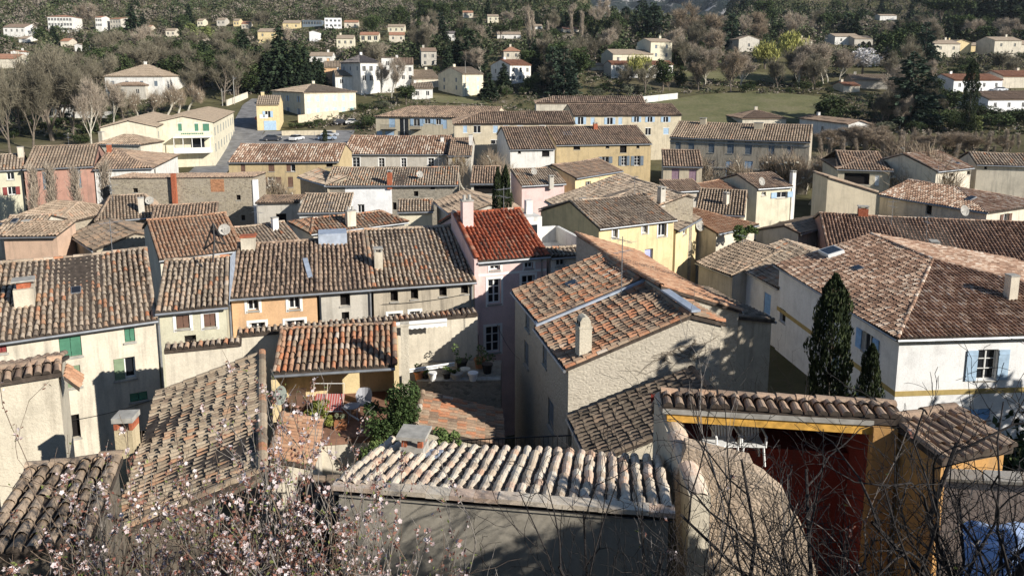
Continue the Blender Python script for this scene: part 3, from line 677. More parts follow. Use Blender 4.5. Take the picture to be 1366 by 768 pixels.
# yellow house and its neighbours
H['Y'] = house('yellow house with a lavender door below old mossy tiles', (800, 305), (903, 293), -11.9, (835, 261), wall=W_YEL, roof=T_OLD, wb=5, slope=.33, sag=.05, dark=.04,
    front=[(817.5, 305, 824, 317, 'P'), (857, 301, 864, 311, 'P'), (878, 297, 889, 315, 'P'), (860, 332, 871, 353, 'D', S_LAV)])
chimney(H['Y'], 882, 268, .5, .5, 1.0, W_GREY, 'slab')
H['Y2'] = house('broad roofed grey house left of the yellow house with a red chimney', (727, 268), (797, 305), -12.9, (850, 239), wall=STONE, roof=T_OLD, wb=.9, slope=.3, sag=.05, dark=.1,
    front=[(731, 275, 736, 286, 'd'), (753, 286, 760, 298, 's', S_BROWN), (772, 296, 778, 308, 'd')])
chimney(H['Y2'], 778, 277, .6, .6, .8, RUST, 'cap')
H['Y3'] = house('ochre house with sloping mossy roof right of the yellow house', (905, 308), (935, 291), -12.9, (880, 240), wall=W_YEL, roof=T_OLD, wb=4, slope=.33, sag=.05, dark=.12,
    front=[(911, 302, 916, 313, 'p')])
dish(H['Y3'].root, H['Y3'].EB + [-.2, -.3, -.6], .5, (.5, -.8, .3))
H['Y4'] = house('cream house with one white shuttered window and grey weathered roof', (926, 284), (994, 288), -13.2, (905, 250), wall=W_PALEY, roof=T_TAN, wb=5, slope=.3, sag=.03, dark=.2,
    front=[(939, 288, 950, 304, 's', S_WHITE)])
H['Q1'] = house('tan tiled house between the cream house and the beige blank wall', (958, 312), (1012, 300), -14.0, (985, 262), wall=W_CREAM, roof=T_ORG, wb=5, hip=(0, 4.5), slope=.32)
chimney(H['Q1'], 968, 276, .45, .45, 1.2, W_CREAM, 'slab')
H['Q2'] = house('house with dark striped roof tiles before the white house wing', (928, 350), (975, 368), -15.6, (985, 318), wall=W_GREY, roof=T_TAN, wb=4, slope=.33)
H['Q3'] = house('small pale shed roof house beside the beige blank walled house', (1068, 312), (1124, 296), -14.3, (1110, 284), wall=W_GREY, roof=T_TAN, wb=3, slope=.3)
H['Q4'] = house('low cream house with a red and white chimney below the pollarded trees', (1011, 252), (1058, 249), -13.6, (1027, 230), wall=W_PALEY, roof=T_BRN, wb=5, front=[(1036, 256, 1050, 264, 'o', S_SKY), (1016, 256, 1022, 261, 'p')])
chimney(H['Q4'], 1061, 250, .5, .5, 8.4, W_WHITE, 'slab', at=H['Q4'].EB + [.14, .6, -6.8]); 
dish(H['Q4'].root, H['Q4'].EA + [.3, -.2, .9], .5, (.5, -.8, .3))
H['B'] = house('beige house with a big blank rendered wall and thin roof edge', (1172, 257), (1148, 248), -12.2, 5.1, wall=W_BEIGE, roof=T_TAN, mono=True, slope=.3, oh=.15, gut=False)
H['E1'] = house('cream house with pale spotted roof tiles at the right edge', (1171, 260), (1318, 284), -13.0, (1240, 244), wall=W_CREAM, roof=T_SPOT, wb=6, slope=.27, hip=(0, 6.0), front=[(1235, 274, 1243, 286, 'd')],
    right=[(1338, 285, 1345, 297, 'o', S_BROWN)])
skylight(H['E1'], 1290, 262, 1300, 268, .1)
dish(H['E1'].root, at_y(1286, 281, H['E1'].EB[1] - 1.5), .5, (.3, -.9, .3))

# mid distance
H['S'] = house('little house with lilac shutters below the long grey building', (884, 222), (938, 223), -12.1, (905, 200), wall=W_BEIGE, roof=T_BRN, mono=True, slope=.33, front=[(896, 225, 906, 243, 's', S_LILAC), (919, 226, 929, 244, 's', S_LILAC)])
H['S2'] = house('lean-to with dark tiles under the lilac shuttered house', (894, 256), (940, 254), -13.6, 3, wall=W_GREY, roof=T_BRN, mono=True)
H['S3'] = house('low house with orange striped tiles between the lilac shutters and the pollarded trees', (938, 262), (987, 254), -14.2, (960, 240), wall=W_GREY, roof=T_ORG, wb=4)
H['N1'] = house('house with dark red tiled roof behind the broad roofed house', (769, 238), (831, 228), -12.1, (795, 212), wall=W_YEL, roof=T_BRN, wb=5, slope=.33, dark=-.1, front=[(781, 242, 788, 250, 'p')])
H['N2'] = house('low pink walled house with grey mottled tiles behind the twin cypresses', (696, 248), (755, 245), -12.6, (720, 224), wall=W_PINK, roof=T_OLD, mono=True, slope=.33)
chimney(H['N2'], 735, 246, .5, .5, .8, W_GREY, 'slab')
H['N3'] = house('white house with dark tiles beside the yellow terraced house', (680, 200), (741, 199), -12.4, (708, 169), wall=W_WHITE, roof=T_BRN, wb=6, front=[(691, 200.5, 695, 205, 'd'), (723, 201, 733, 209, 'd')], far=False)
H['N4'] = house('yellow stained terraced house with grey blue shutters', (742, 194), (870, 192), -12.2, (800, 168), wall=W_OCHRE, roof=T_BRN, wb=6, far=False,
    front=[(765, 194, 774, 200, 'd'), (808, 194.5, 813, 198, 'd'), (827, 194.5, 836, 204, 'd'), (849, 194, 853, 198, 'd'), (829, 208, 836, 221, 'o', S_GREY), (846, 208, 854, 221, 'o', S_GREY), (803, 209, 812, 218, 'o', S_GREY)])
chimney(H['N4'], 794, 172, .7, .7, .9, RUST, 'slab'); skylight(H['N4'], 752, 176, 763, 181, .1)
H['K1'] = house('long pale house with tall dark windows below a mottled roof', (455, 206), (597, 206), -13.2, (527, 181), wall=W_GREY, roof=T_SPOT, wb=6, far=False,
    front=[(470, 210, 480, 223, 'P'), (505, 211, 513, 223, 'P'), (535, 211, 542, 223, 'P'), (571, 211, 579, 223, 'P')])
H['K2'] = house('narrow house with mustard shutters at the end of the long pale house', (597, 208), (629, 208), -13.2, (613, 184), wall=W_GREY, roof=T_BRN, wb=5, far=False, front=[(608, 210, 616, 218, 'o', S_MUST)])
chimney(H['K2'], 628, 194, .6, .6, 1.7, W_WHITE, 'cap'); chimney(H['K1'], 590, 190, .5, .5, .8, W_WHITE, 'cap')
H['K0'] = house('ochre house with brown shutters beside the road', (303, 217), (452, 216), -12.3, (380, 192), wall=W_OCHRE, roof=T_SPOT, wb=6, slope=.3,
    front=[(321, 219, 327, 229, 's', S_BROWN), (358, 219, 366, 229, 's', S_BROWN), (382, 219, 394, 229, 'h', S_BROWN), (357, 236, 369, 248, 'o', S_BROWN), (384, 236, 391, 250, 's', S_BROWN), (384, 259, 392, 270, 'o', S_BROWN), (435, 218, 444, 223, 'd')])
H['J1'] = house('long low tiled house with a whitewashed wall in the middle of the old roofs', (432, 248), (611, 247), -12.1, (520, 223), wall=STONE_G, roof=T_OLD, wb=5, sag=.05,
    front=[(477, 273, 486, 284, 'p'), (524, 270, 529, 280, 'd'), (552, 255, 558, 262, 'd'), (574, 248.5, 580, 253, 'd')])
chimney(H['J1'], 520, 246, .5, .5, 1.3, RUST, 'slab')
H['J0'] = house('stone walled end of the low house row with ragged tiles', (397, 236), (434, 247), -12.0, 2.5, wall=STONE, roof=T_OLD, mono=True)
H['J2'] = house('small tiled lean-to with white wall below the whitewashed house', (397, 284), (465, 283), -13.3, (430, 258), wall=W_WHITE, roof=T_OLD, mono=True, front=[(417, 292, 426, 296, 'd')])
H['J3'] = house('little yellow walled lean-to before the stone wall', (530, 283), (578, 282), -13.2, (553, 266), wall=W_PALEY, roof=T_OLD, mono=True, front=[(541, 278, 547, 285, 'd')])
H['J4'] = house('small gabled house with pale tan tiles behind the pink house', (579, 269), (606, 291), -12.6, (640, 264), wall=W_GREY, roof=T_TAN, wb=4.5, slope=.32)
H['J5'] = house('open loft house with a short striped roof behind the cypresses', (627, 245), (667, 245), -11.8, (648, 222), wall=W_CREAM, roof=T_BRN, mono=True, front=[(632, 248, 662, 259, 'd'), (652, 262, 659, 268, 'P')])

# left cluster
H['M1'] = house('ruined rubble stone building with a red flue against its wall', (146, 238), (338, 236), -11.2, 5.5, wall=STONE, roof=T_BRN, mono=True, slope=-.05, oh=.02, gut=False, name='stone_building', cat='building', cap=False,
    front=[(177, 251, 184, 257, 'd'), (315, 260, 321, 267, 'd'), (322, 287, 327, 294, 'd')])
hm = H['M1']
mb = MB(); fr = hm.fr['front']; a_, z0_ = fr.px(235, 272); _, z1_ = fr.px(235, 231); fr.box(mb, a_ - .22, a_ + .22, z0_ - 1, z1_, .02, .42); mb.build('brick_flue', [RUST], hm.root)
mb = MB(); r_ = fr.rect(281, 239, 299, 256); fr.box(mb, *r_, -.05, .012); mb.build('brick_patch', [plain('brick_patch', (.38, .19, .1), .9, var=.3, scale=6)], hm.root)
mb = MB(); fr.box(mb, fr.W - .02, fr.W + .5, hm.base, fr.px(335, 240)[1], -.3, .1); mb.build('white_edge', [W_BRIGHT], hm.root)
H['M2'] = house('red washed old house with a long tan roof on the left', (30, 226), (125, 222), -11.8, (80, 194), wall=W_RED, roof=T_TAN, wb=6, slope=.3, far=False,
    front=[(57, 229, 71, 252, 's', S_GREY), (98, 225, 108, 250, 's', S_GREY)])
chimney(H['M2'], 28, 206, .6, .6, .9, W_CREAM, 'cap')
H['M3'] = house('greenish house with dark red shutters at the left edge', (-25, 229), (31, 226), -11.9, (5, 206), wall=W_LIME, roof=T_OLD, wb=5, far=False, front=[(9, 230, 19, 240, 'p'), (10, 249, 21, 260, 'o', S_RED)])
H['M4'] = house('house with grey brown hip roof and a white side wall by the village road', (124, 226.4), (204, 224.4), -12.2, (160, 198), wall=W_WHITE, roof=T_BRN, wb=9, hip=(0, 6), right=[(206, 225, 210, 235, 'd')])
chimney(H['M4'], 146, 203, .5, .5, 1.0, RUST, 'cap')
H['M5'] = house('low house with broad mottled roof below the red washed house', (0, 297), (68, 302), -13.0, (50, 266), wall=STONE, roof=T_TAN, wb=4, slope=.3, hip=(1.5, 1.5))
H['M6'] = house('stone house with orange tan roof and one plaster chimney', (128, 296), (215, 289), -13.2, (180, 259), wall=STONE, roof=T_TAN, wb=4, hip=(1.2, 1.2), slope=.32)
chimney(H['M6'], 189, 283, .5, .5, 1.3, W_GREY, 'cap')
H['M7'] = house('rubble stone house with dark weathered tiles among the left roofs', (92, 313), (124, 334), -12.6, (160, 300), wall=STONE, roof=T_DRK, wb=4, slope=.3, dark=-.2)
H['M8'] = house('salmon rendered house with a flat tiled edge at the left', (0, 316), (75, 315), -12.0, 3, wall=W_SALM, roof=T_TAN, mono=True, slope=.18)
H['M9'] = house('small tiled house with a pale dormer at the far left', (-10, 314), (48, 312), -12.4, (20, 288), wall=W_CREAM, roof=T_OLD, wb=3)
chimney(H['M9'], 37, 310, .5, .5, .9, W_ROUGH, 'cap'); skylight(H['M9'], 17, 294, 23, 299, .2)
H['M10'] = house('small house with half grey half brown tiles below the stone building', (200, 296), (290, 291), -12.9, (250, 272), wall=W_CREAM, roof=T_BRN, mono=True, front=[(232, 300, 246, 318, 'd')])
H['M11'] = house('house with even brown machine made tiles behind the narrow greenish house', (212, 347), (326, 333), -11.6, (280, 286), wall=W_CREAM, roof=T_ORG, wb=3, slope=.34, dark=-.1, sag=.01)
H['M12'] = house('tiled house with a small white chimney behind the orange house', (325, 333), (402, 322), -11.7, (360, 298), wall=W_CREAM, roof=T_OLD, wb=3, slope=.3)
chimney(H['M12'], 367, 306, .4, .4, .8, W_BRIGHT, 'cap')
H['M13'] = house('grey rendered house with a brown door under the ochre house', (340, 271), (398, 270), -13.0, 4, wall=W_GREY, roof=T_BRN, mono=True, slope=.02, front=[(368, 285, 382, 297, 'd')], gut=False)
H['M14'] = house('mixed tile roof house with clay chimney pots behind the terraced row', (415, 312), (545, 296), -12.0, (470, 285), wall=W_GREY, roof=T_MIX, wb=3, hip=(1, 1.5), slope=.3)
chimney(H['M14'], 468, 300, .7, .5, 1.1, W_CREAM, 'pots')
# the tiny roof top in the left foreground
H['F1'] = house('rough plastered little house with a tile capped roof at the left edge', (-25, 514), (82, 497), -8.25, (40, 485), wall=W_ROUGH, roof=T_BRN, wb=2.5, slope=.3, oh=.15, gut=False)
mb = MB(); hh = H['F1']; P = hh.EB + [0.02, .05, -.12]; tiles(mb, [P + hh.u * .34 + [0, 0, -.42], P + hh.u * .34 + hh.n * .9 + [0, 0, -.42], P + hh.n * .9, P], 20); mb.build('side_roof', [T_ORG, UNDER], hh.root)
H['F2'] = house('low foreground roof of thick curved tiles at the bottom left', (-40, 748), (120, 722), -7.4, (60, 622), wall=STONE_SHADE, roof=T_TAN, mono=True, slope=.02, oh=.1, gut=False, name='outbuilding', cat='outbuilding')

for k_, px, py, h_ in (('M14', 440, 296, 1.6), ('Y', 846, 262, 1.8), ('J1', 585, 226, 1.8), ('N4', 850, 170, 1.8), ('L1', 150, 338, 1.7), ('M2', 92, 196, 1.8), ('K0', 420, 194, 1.9), ('Y2', 800, 252, 1.7), ('M6', 150, 268, 1.6), ('P', 672, 283, 1.5), ('E1', 1250, 243, 1.8), ('W2', 990, 336, 1.5), ('M12', 345, 300, 1.5)): antenna(H[k_], px, py, h_)
for k_, px, py in (('J1', 560, 240), ('M11', 300, 318), ('N2', 712, 236), ('M6', 200, 276)): dish(H[k_].root, on_roof(H[k_], px, py) + [0, 0, .6], .38, (.4, -.85, .35))
def cable(label, p, q, sag):
    t = np.linspace(0, 1, 12)[:, None]; P = p * (1 - t) + q * t; P[:, 2] -= sag * 4 * (t * (1 - t))[:, 0]; mb = MB(); mb.tube(P, .012, 4); o = mb.build('cable', [IRON]); tag(o, label, 'cable')
fr1, fr2 = H['L1'].fr['front'], H['R3'].fr['front']
cable('black cable slung along the big cream facade', fr1.pt(fr1.W * .45, -14.6, .1), fr1.pt(fr1.W * .98, -14.3, .1), .12)
cable('thin black cable between the pink house and the middle house', H['P'].fr['front'].pt(1.0, -13.2, .05), H['C2'].fr['front'].pt(1.0, -12.8, .05), .25)
cable('thin black wire hanging before the stained stone house', fr2.pt(.4, -11.5, .08), fr2.pt(fr2.W * .9, -11.3, .08), .1)

fr = H['J1'].fr['front']; mb = MB(); r_ = fr.rect(461, 250, 523, 291)
for b in ((r_[0], fr.px(477, 270)[0], H['J1'].base, H['J1'].zf - .02), (fr.px(486, 270)[0], r_[1], H['J1'].base, H['J1'].zf - .02), (fr.px(477, 270)[0], fr.px(486, 270)[0], fr.px(480, 272.5)[1], H['J1'].zf - .02)): fr.box(mb, *b, -.05, .03)
mb.build('whitewash', [W_BRIGHT], H['J1'].root)
hh = H['L2']; mb = MB(); T3 = [at_y(272, 333, 35.2), at_y(284, 298, 35.4), at_y(301, 326, 35.6), at_y(286, 322, 35.0), at_y(284, 350, 34.6)]
for a_, b_ in ((0, 1), (1, 2), (0, 3), (2, 3), (3, 4), (1, 3)): mb.tube([T3[a_], T3[b_]], .045, 5)
mb.build('metal_frame', [IRON], hh.root)
mb = MB(); k = 9; A3, B3 = at_y(201, 322, 51), at_y(250, 318, 52); V = []
for j in range(4):
    for i in range(k): p = A3 * (1 - i / (k - 1)) + B3 * i / (k - 1); V.append(p + [0, -.25 * j, -.28 * j + .06 * math.sin(i * 1.7)])
mb.add(V, [(j * k + i, j * k + i + 1, (j + 1) * k + i + 1, (j + 1) * k + i) for j in range(3) for i in range(k - 1)]); o = mb.build('awning_cloth', [plain('cloth_plum', (.1, .05, .075), .9)]); tag(o, 'dark plum coloured cloth sheet stretched over a small roof terrace', 'cloth')
# ================================================================== foreground: roofs, courtyard, terrace, pergola
H['F3'] = house('old mixed tile roof sloping left between the cream house and the courtyard', (211, 524), (150, 715), -9.3, (349, 471), wall=STONE_SHADE, roof=T_AGED, mono=True, slope=.3, oh=.1, gut=False, pitch=.18, tl=.3, sag=.05, name='outbuilding', cat='outbuilding')
hf = H['F3']
mb = MB(); P = at_y(174, 628, 17.6); mb.box(P - [0, 0, 3], .42, .45, 4.2, (1, .1)); o = mb.build('chimney', [plaster('plaster_chimney', (.5, .41, .26), .6, (.2, .16, .09), .6)], hf.root)
cb = MB()
for sx in (-.19, .19): cb.box(P + [sx, 0, 1.2], .08, .42, .2, (1, .1))
cb.box(P + [0, 0, 1.4], .5, .5, .13, (1, .1), 1); cb.build('chimney_cap', [RUST, CONC], o)

# veranda house of the courtyard
eA, eB = at_z(366, 498, -11.3), at_z(527, 488, -11.3)
rootv = empty('veranda_house', (eA + eB) / 2 + [0, 1, -3], 'open yellow veranda under a short bright tiled roof in the courtyard', 'veranda')
u = nrm(eB - eA); n = np.array([-u[1], u[0], 0]); ez = np.array([0, 0, 1.])
mb = MB(); wv = 2.55; rA, rB = eA + n * wv + ez * wv * .33, eB + n * wv + ez * wv * .33
tiles(mb, [eA, eB, rB, rA], 26, wav=.02); caps(mb, eB + [0, 0, .02], rB + [0, 0, .02], .11); caps(mb, eA, rA, .11); caps(mb, rA, rB, .1)
mb.build('roof', [T_MIX, UNDER], rootv)
mb = MB(); mb.tube([eA - n * .06 - ez * .1, eB - n * .06 - ez * .1], .06, 8); mb.build('gutter', [ZINC], rootv)
FZ = -13.3
mb = MB(); b0 = eA + n * 2.3; b1 = eB + n * 2.3; b0[2] = b1[2] = 0; wall_rect(mb, b0, b1, FZ - .1, -10.85, [])
s0 = eA + n * .1 + u * .05; s1 = eA + n * 2.3 + u * .05; mb.slab([[s0[0], s0[1], FZ], [s1[0], s1[1], FZ], [s1[0], s1[1], -10.9], [s0[0], s0[1], -11.45]], -u * .2)
s0 = eB + n * 1.0 - u * .05; s1 = eB + n * 2.3 - u * .05; mb.slab([[s0[0], s0[1], FZ], [s1[0], s1[1], FZ], [s1[0], s1[1], -10.9], [s0[0], s0[1], -11.3]], u * .2)
mb.build('wall', [W_YEL], rootv)
mb = MB(); f0 = eA - n * 1.6 + u * 1.0; f1 = eB - n * 1.6 + u * .8; f2 = eB + n * 2.5 + u * .8; f3 = eA + n * 2.5
mb.slab([[p[0], p[1], FZ] for p in (f0, f1, f2, f3)], (0, 0, -.25)); mb.build('floor', [plain('floor_tile', (.24, .13, .085), .8, var=.2)], rootv)
mb = MB(); g0, g1 = f0 - n * -.05, f1 - n * -.05
mb.slab([[g0[0], g0[1], FZ - .25], [g1[0], g1[1], FZ - .25], [g1[0] + n[0] * .3, g1[1] + n[1] * .3, FZ - .25], [g0[0] + n[0] * .3, g0[1] + n[1] * .3, FZ - .25]], (0, 0, -5)); mb.build('plinth', [W_CREAM], rootv)
mb = MB(); c = at_y(424, 640, 25.6); c[2] = -18.5; mb.box(c, .32, .32, 18.5 - 12.45, u[:2]); mb.build('pillar', [W_ROUGH], rootv)
mb = MB(); c = at_y(541, 492, 27.4); mb.box([c[0], c[1], -14], .3, .3, 14 - 9.55, u[:2]); mb.box([c[0], c[1], -9.55], .36, .36, .08, u[:2]); mb.build('pillar', [W_ROUGH], rootv)
# wavy fringe board under the roof on the yellow wall
mb = MB(); zz = -11.75
for i in range(24): q = eA + n * 2.26 + u * (.5 + i * .12); mb.segs([[q[0], q[1], zz - .05]], [[q[0] - n[0] * .18, q[1] - n[1] * .18, zz - .12]], .055, .05, 6)
mb.build('awning_fringe', [TRIM], rootv)
# balcony railing
def railing(label, p, q, h=1.0, step=.11, group=None):
    p = np.asarray(p, float); q = np.asarray(q, float); r_ = empty('railing', (p + q) / 2, label, 'railing', group); mb = MB(); D = np.linalg.norm(q - p); m = int(D / step)
    mb.tube([p + [0, 0, h], q + [0, 0, h]], .02, 6); mb.build('handrail', [IRON], r_); mb = MB(); mb.tube([p + [0, 0, .08], q + [0, 0, .08]], .012, 4)
    B_ = np.array([p + (q - p) * (i / max(m, 1)) for i in range(m + 1)]); mb.segs(B_ + [0, 0, 0], B_ + [0, 0, h], .008, .008, 4); mb.build('bars', [IRON], r_)
ra, rb = at_y(432, 592, 26.7), at_y(482, 592, 26.9); railing('black iron railing at the front of the veranda floor', ra, rb, .75)
ra, rb = at_y(612, 606, 20.6), at_y(762, 600, 20.0); railing('black iron handrail behind the big pale foreground roof', ra, rb, .45, .13)
# trellis below
tr = empty('trellis', at_y(450, 617, 26.3), 'dark diamond lattice trellis under the veranda railing', 'trellis'); mb = MB(); p0_ = at_y(431, 618, 26.2); p1_ = at_y(478, 618, 26.2); Wt = p1_[0] - p0_[0]; ht_ = .5
P_, Q_ = [], []
for i in range(-6, 18):
    for sgn in (1, -1):
        x0, x1 = i * .09, i * .09 + sgn * ht_
        t0 = 0; a = np.array([x0, 0]); b_ = np.array([x1, ht_]); ts = [t for t in np.linspace(0, 1, 30) if 0 <= a[0] + (b_[0] - a[0]) * t <= Wt]
        if len(ts) > 1: P_.append(p0_ + [a[0] + (b_[0] - a[0]) * ts[0], 0, ht_ * ts[0]]); Q_.append(p0_ + [a[0] + (b_[0] - a[0]) * ts[-1], -.01 * sgn, ht_ * ts[-1]])
mb.segs(P_, Q_, .013, .013, 4); mb.build('lattice', [FRAME_D], tr); mb = MB(); mb.tube([p0_ + [0, 0, ht_], p1_ + [0, 0, ht_]], .025, 4); mb.tube([p0_, p1_], .025, 4); mb.build('rail', [CONC], tr)
mb = MB(); c = at_y(444, 640, 25.9); mb.box(c, .6, .05, .28, (1, .05)); o = mb.build('blue_panel', [S_SKY]); tag(o, 'small pale blue board below the lattice trellis', 'board')

# furniture of the veranda
def chair_low(label, P, ang, mat):
    """tub shaped garden chair: seat, curved back, four legs"""
    r_ = empty('garden_chair', P, label, 'chair'); ca, sa = math.cos(ang), math.sin(ang); ux = np.array([ca, sa, 0]); uy = np.array([-sa, ca, 0]); P = np.asarray(P, float)
    mb = MB(); mb.box(P + [0, 0, .4], .5, .48, .06, ux[:2]); mb.build('seat', [mat], r_)
    mb = MB(); k = 9; V = []
    for zz, rad in ((.42, .27), (.95, .32)):
        for i in range(k): t = math.pi * i / (k - 1); V.append(P + ux * rad * math.cos(t) + uy * (rad * math.sin(t) * .8) + [0, 0, zz - (.22 if zz > .5 and i in (0, k - 1) else .1 if zz > .5 and i in (1, k - 2) else 0)])
    V2 = [v + uy * .04 for v in V]; fs = [(i, i + 1, k + i + 1, k + i) for i in range(k - 1)]; mb.add(V, fs); mb.add(V2, fs); mb.build('backrest', [mat], r_)
    for sx in (-1, 1):
        for sy in (-1, 1):
            mb = MB(); q = P + ux * sx * .2 + uy * sy * .2; mb.tube([q + ux * sx * .05, q + [0, 0, .41]], .018, 5); mb.build('leg', [mat], r_)
    return r_
GREYPL = plain('grey_plastic', (.34, .34, .36), .6)
chair_low('grey tub chair in the shade at the back of the veranda', [*at_z(486, 551, FZ)[:2], FZ], 0, GREYPL)
P = at_z(470, 562, FZ); r_ = empty('round_table', P, 'small round grey side table beside the tub chair', 'table'); mb = MB(); mb.segs([P + [0, 0, .62]], [P + [0, 0, .65]], .3, .3, 20, caps=True); mb.build('tabletop', [GREYPL], r_)
for k in range(3): mb = MB(); t = k * 2.1; mb.tube([P + [.22 * math.cos(t), .22 * math.sin(t), 0], P + [.14 * math.cos(t), .14 * math.sin(t), .62]], .014, 5); mb.build('leg', [GREYPL], r_)
# deckchair with a striped cloth
P = at_z(438, 556, FZ); r_ = empty('deckchair', P, 'folding garden seat with a red striped cloth before the yellow wall', 'deckchair')
STR, nt_, b__ = new_mat('striped_cloth'); v_ = mapping(nt_, (1, 1, 1)); wv_ = nd(nt_, 'ShaderNodeTexWave', Scale=3.2); wv_.bands_direction = 'X'; nt_.links.new(v_, wv_.inputs['Vector'])
rr_ = ramp(nt_, [(0, (.36, .06, .05)), (.35, (.5, .27, .2)), (.6, (.22, .05, .11)), (.85, (.5, .36, .32))], wv_.outputs[0], 'CONSTANT'); nt_.links.new(rr_.outputs[0], b__.inputs['Base Color'])
mb = MB(); mb.slab([P + [-.55, -.2, .35], P + [.6, -.2, .35], P + [.62, .25, .85], P + [-.5, .25, .85]], (0, .02, -.03)); mb.build('cloth', [STR], r_)
for sx in (-.58, -.05, .6): mb = MB(); mb.tube([P + [sx, -.3, 0], P + [sx, .3, 1.25]], .014, 5); mb.build('leg', [W_CREAM], r_)
mb = MB(); mb.tube([P + [-.58, .3, 1.25], P + [.6, .3, 1.25]], .018, 5); mb.tube([P + [-.58, -.2, .33], P + [.6, -.2, .33]], .018, 5); mb.build('frame', [FRAME], r_)
P = at_z(398, 549, FZ); r_ = empty('cabinet', P, 'brown wooden cupboard by the satellite dish', 'cabinet'); mb = MB(); mb.box(P, .6, .4, .85, (1, .2)); mb.build('body', [FRAME_D], r_)
for sx in (-.14, .14): mb = MB(); mb.box(P + [sx, -.21, .08], .25, .02, .68, (1, .2)); mb.build('door', [S_BROWN], r_)
mb = MB(); mb.box(P + [0, 0, .85], .66, .46, .04, (1, .2)); mb.build('top', [FRAME_D], r_)
r_ = empty('satellite_dish_stand', at_y(372, 545, 26.4), 'large grey satellite dish at the left side of the veranda', 'satellite dish'); dish(r_, at_y(372, 527, 26.4), .36, (.97, -.35, .15), plain('dish_grey', (.2, .22, .19), .7))
mb = MB(); hose = [at_y(454, 530, 27.6), at_y(453, 540, 27.5), at_y(460, 546, 27.2), at_y(467, 553, 27), at_y(479, 560, 26.9)]; mb.tube(hose, .03, 6); o = mb.build('hose', [FRAME]); tag(o, 'pale hose hanging down beside the round table', 'hose')

# orange tiled lean-to left of the veranda
H['O1'] = house('small orange tiled roof left of the veranda pillar', (420, 622), (431, 562), -11.7, (366, 590), wall=W_CREAM, roof=T_ORG, mono=True, slope=.3, oh=.08, gut=False, name='outbuilding', cat='outbuilding')

H['F9'] = house('low dark tiled roof in shade between the blossom and the pale foreground roof', (380, 712), (502, 708), -11.2, (450, 638), wall=STONE_SHADE, roof=T_DRK, mono=True, slope=.3, oh=.08, gut=False, name='outbuilding', cat='outbuilding')
# garden walls
def garden_wall(label, A, B, t, zb, mat, cop=True, name='garden_wall', tm=None, slab=False):
    A = np.asarray(A, float); B = np.asarray(B, float); r_ = empty(name, [(A[0] + B[0]) / 2, (A[1] + B[1]) / 2, zb], label, 'wall'); u = nrm([B[0] - A[0], B[1] - A[1], 0]); n = np.array([-u[1], u[0], 0])
    mb = MB(); lo = lambda p: np.array([p[0], p[1], zb]); mb.hexa([lo(A), lo(B), lo(B) + n * t, lo(A) + n * t, A, B, B + n * t, A + n * t]); mb.build('wall', [mat], r_)
    if cop:
        mb = MB()
        if slab:
            D = np.linalg.norm(B - A); m = max(1, int(D / .45))
            for i in range(m):
                p = A + (B - A) * i / m; q = A + (B - A) * (i + .97) / m; mb.slab([p - n * .05, q - n * .05, q + n * (t + .05), p + n * (t + .05)], (0, 0, .05 + rng.uniform(0, .012)), 0, float(rng.uniform(.2, 1)))
        else:
            v = nrm(n + ez * .3); tiles(mb, [A - n * .08 + ez * .02, B - n * .08 + ez * .02, B + n * (t + .1) + ez * .12, A + n * (t + .1) + ez * .12], 26, wav=.01)
        mb.build('coping', [tm or T_OLD, UNDER], r_)
    return r_
garden_wall('long cream garden wall with a tile coping in front of the terraced row', at_z(316, 447, -10.75), at_z(637, 419, -10.75), .3, -19, W_CREAM)
garden_wall('low cream wall with tile coping below the narrow greenish house', at_z(219, 468, -10.6), at_z(322, 458, -10.6), .3, -18, W_CREAM)
# awning along the wall
a_, b_ = at_y(509, 434, 30.2), at_y(596, 427, 31.0); r_ = empty('awning', (a_ + b_) / 2, 'rolled white awning on the cream garden wall', 'awning'); mb = MB(); mb.tube([a_, b_], .09, 8); mb.build('roll', [FRAME], r_)
mb = MB(); m = 26
for i in range(9, m): p = a_ + (b_ - a_) * i / m; q = a_ + (b_ - a_) * (i + 1) / m; mb.slab([p - [0, 0, .06], q - [0, 0, .06], q - [0, 0, .24 + .05 * (i % 2)], p - [0, 0, .24 + .05 * ((i + 1) % 2)]], (0, .012, 0))
mb.build('valance', [TRIM], r_)
# raised terrace with pots
TZ_ = -12.75; ta, tb = at_z(556, 508, TZ_), at_z(668, 507, TZ_)
rt = empty('raised_terrace', (ta + tb) / 2 - [0, 0, 2], 'stone edged raised terrace full of flower pots below the garden wall', 'terrace'); mb = MB(); mb.slab([ta, tb, tb + [0, 2.2, 0], ta + [0, 2.2, 0]], (0, 0, -5)); mb.build('wall', [STONE_G], rt)
mb = MB(); mb.slab([ta - [0, .06, 0], tb - [0, .06, 0], tb + [0, .25, 0], ta + [0, .25, 0]], (0, 0, .06)); mb.build('edge', [CONC], rt)
a_, b_ = at_y(545, 493, 29.2), at_y(606, 484, 30.4); mb = MB(); mb.tube([a_, b_], .045, 6); mb.tube([a_ - [0, 0, .1], b_ - [0, 0, .1]], .03, 6); o = mb.build('folded_pole', [FRAME]); tag(o, 'white metal pole lying along the raised terrace edge', 'pole')
LEAFD = leafmat('leaf_dark', (.025, .045, .015), (.075, .11, .035)); LEAFY = leafmat('leaf_yellow_green', (.1, .13, .03), (.3, .3, .07)); LEAFM = leafmat('leaf_mid', (.05, .08, .025), (.13, .17, .055))
CLAY = plain('terracotta', (.4, .17, .08), .9, var=.2)
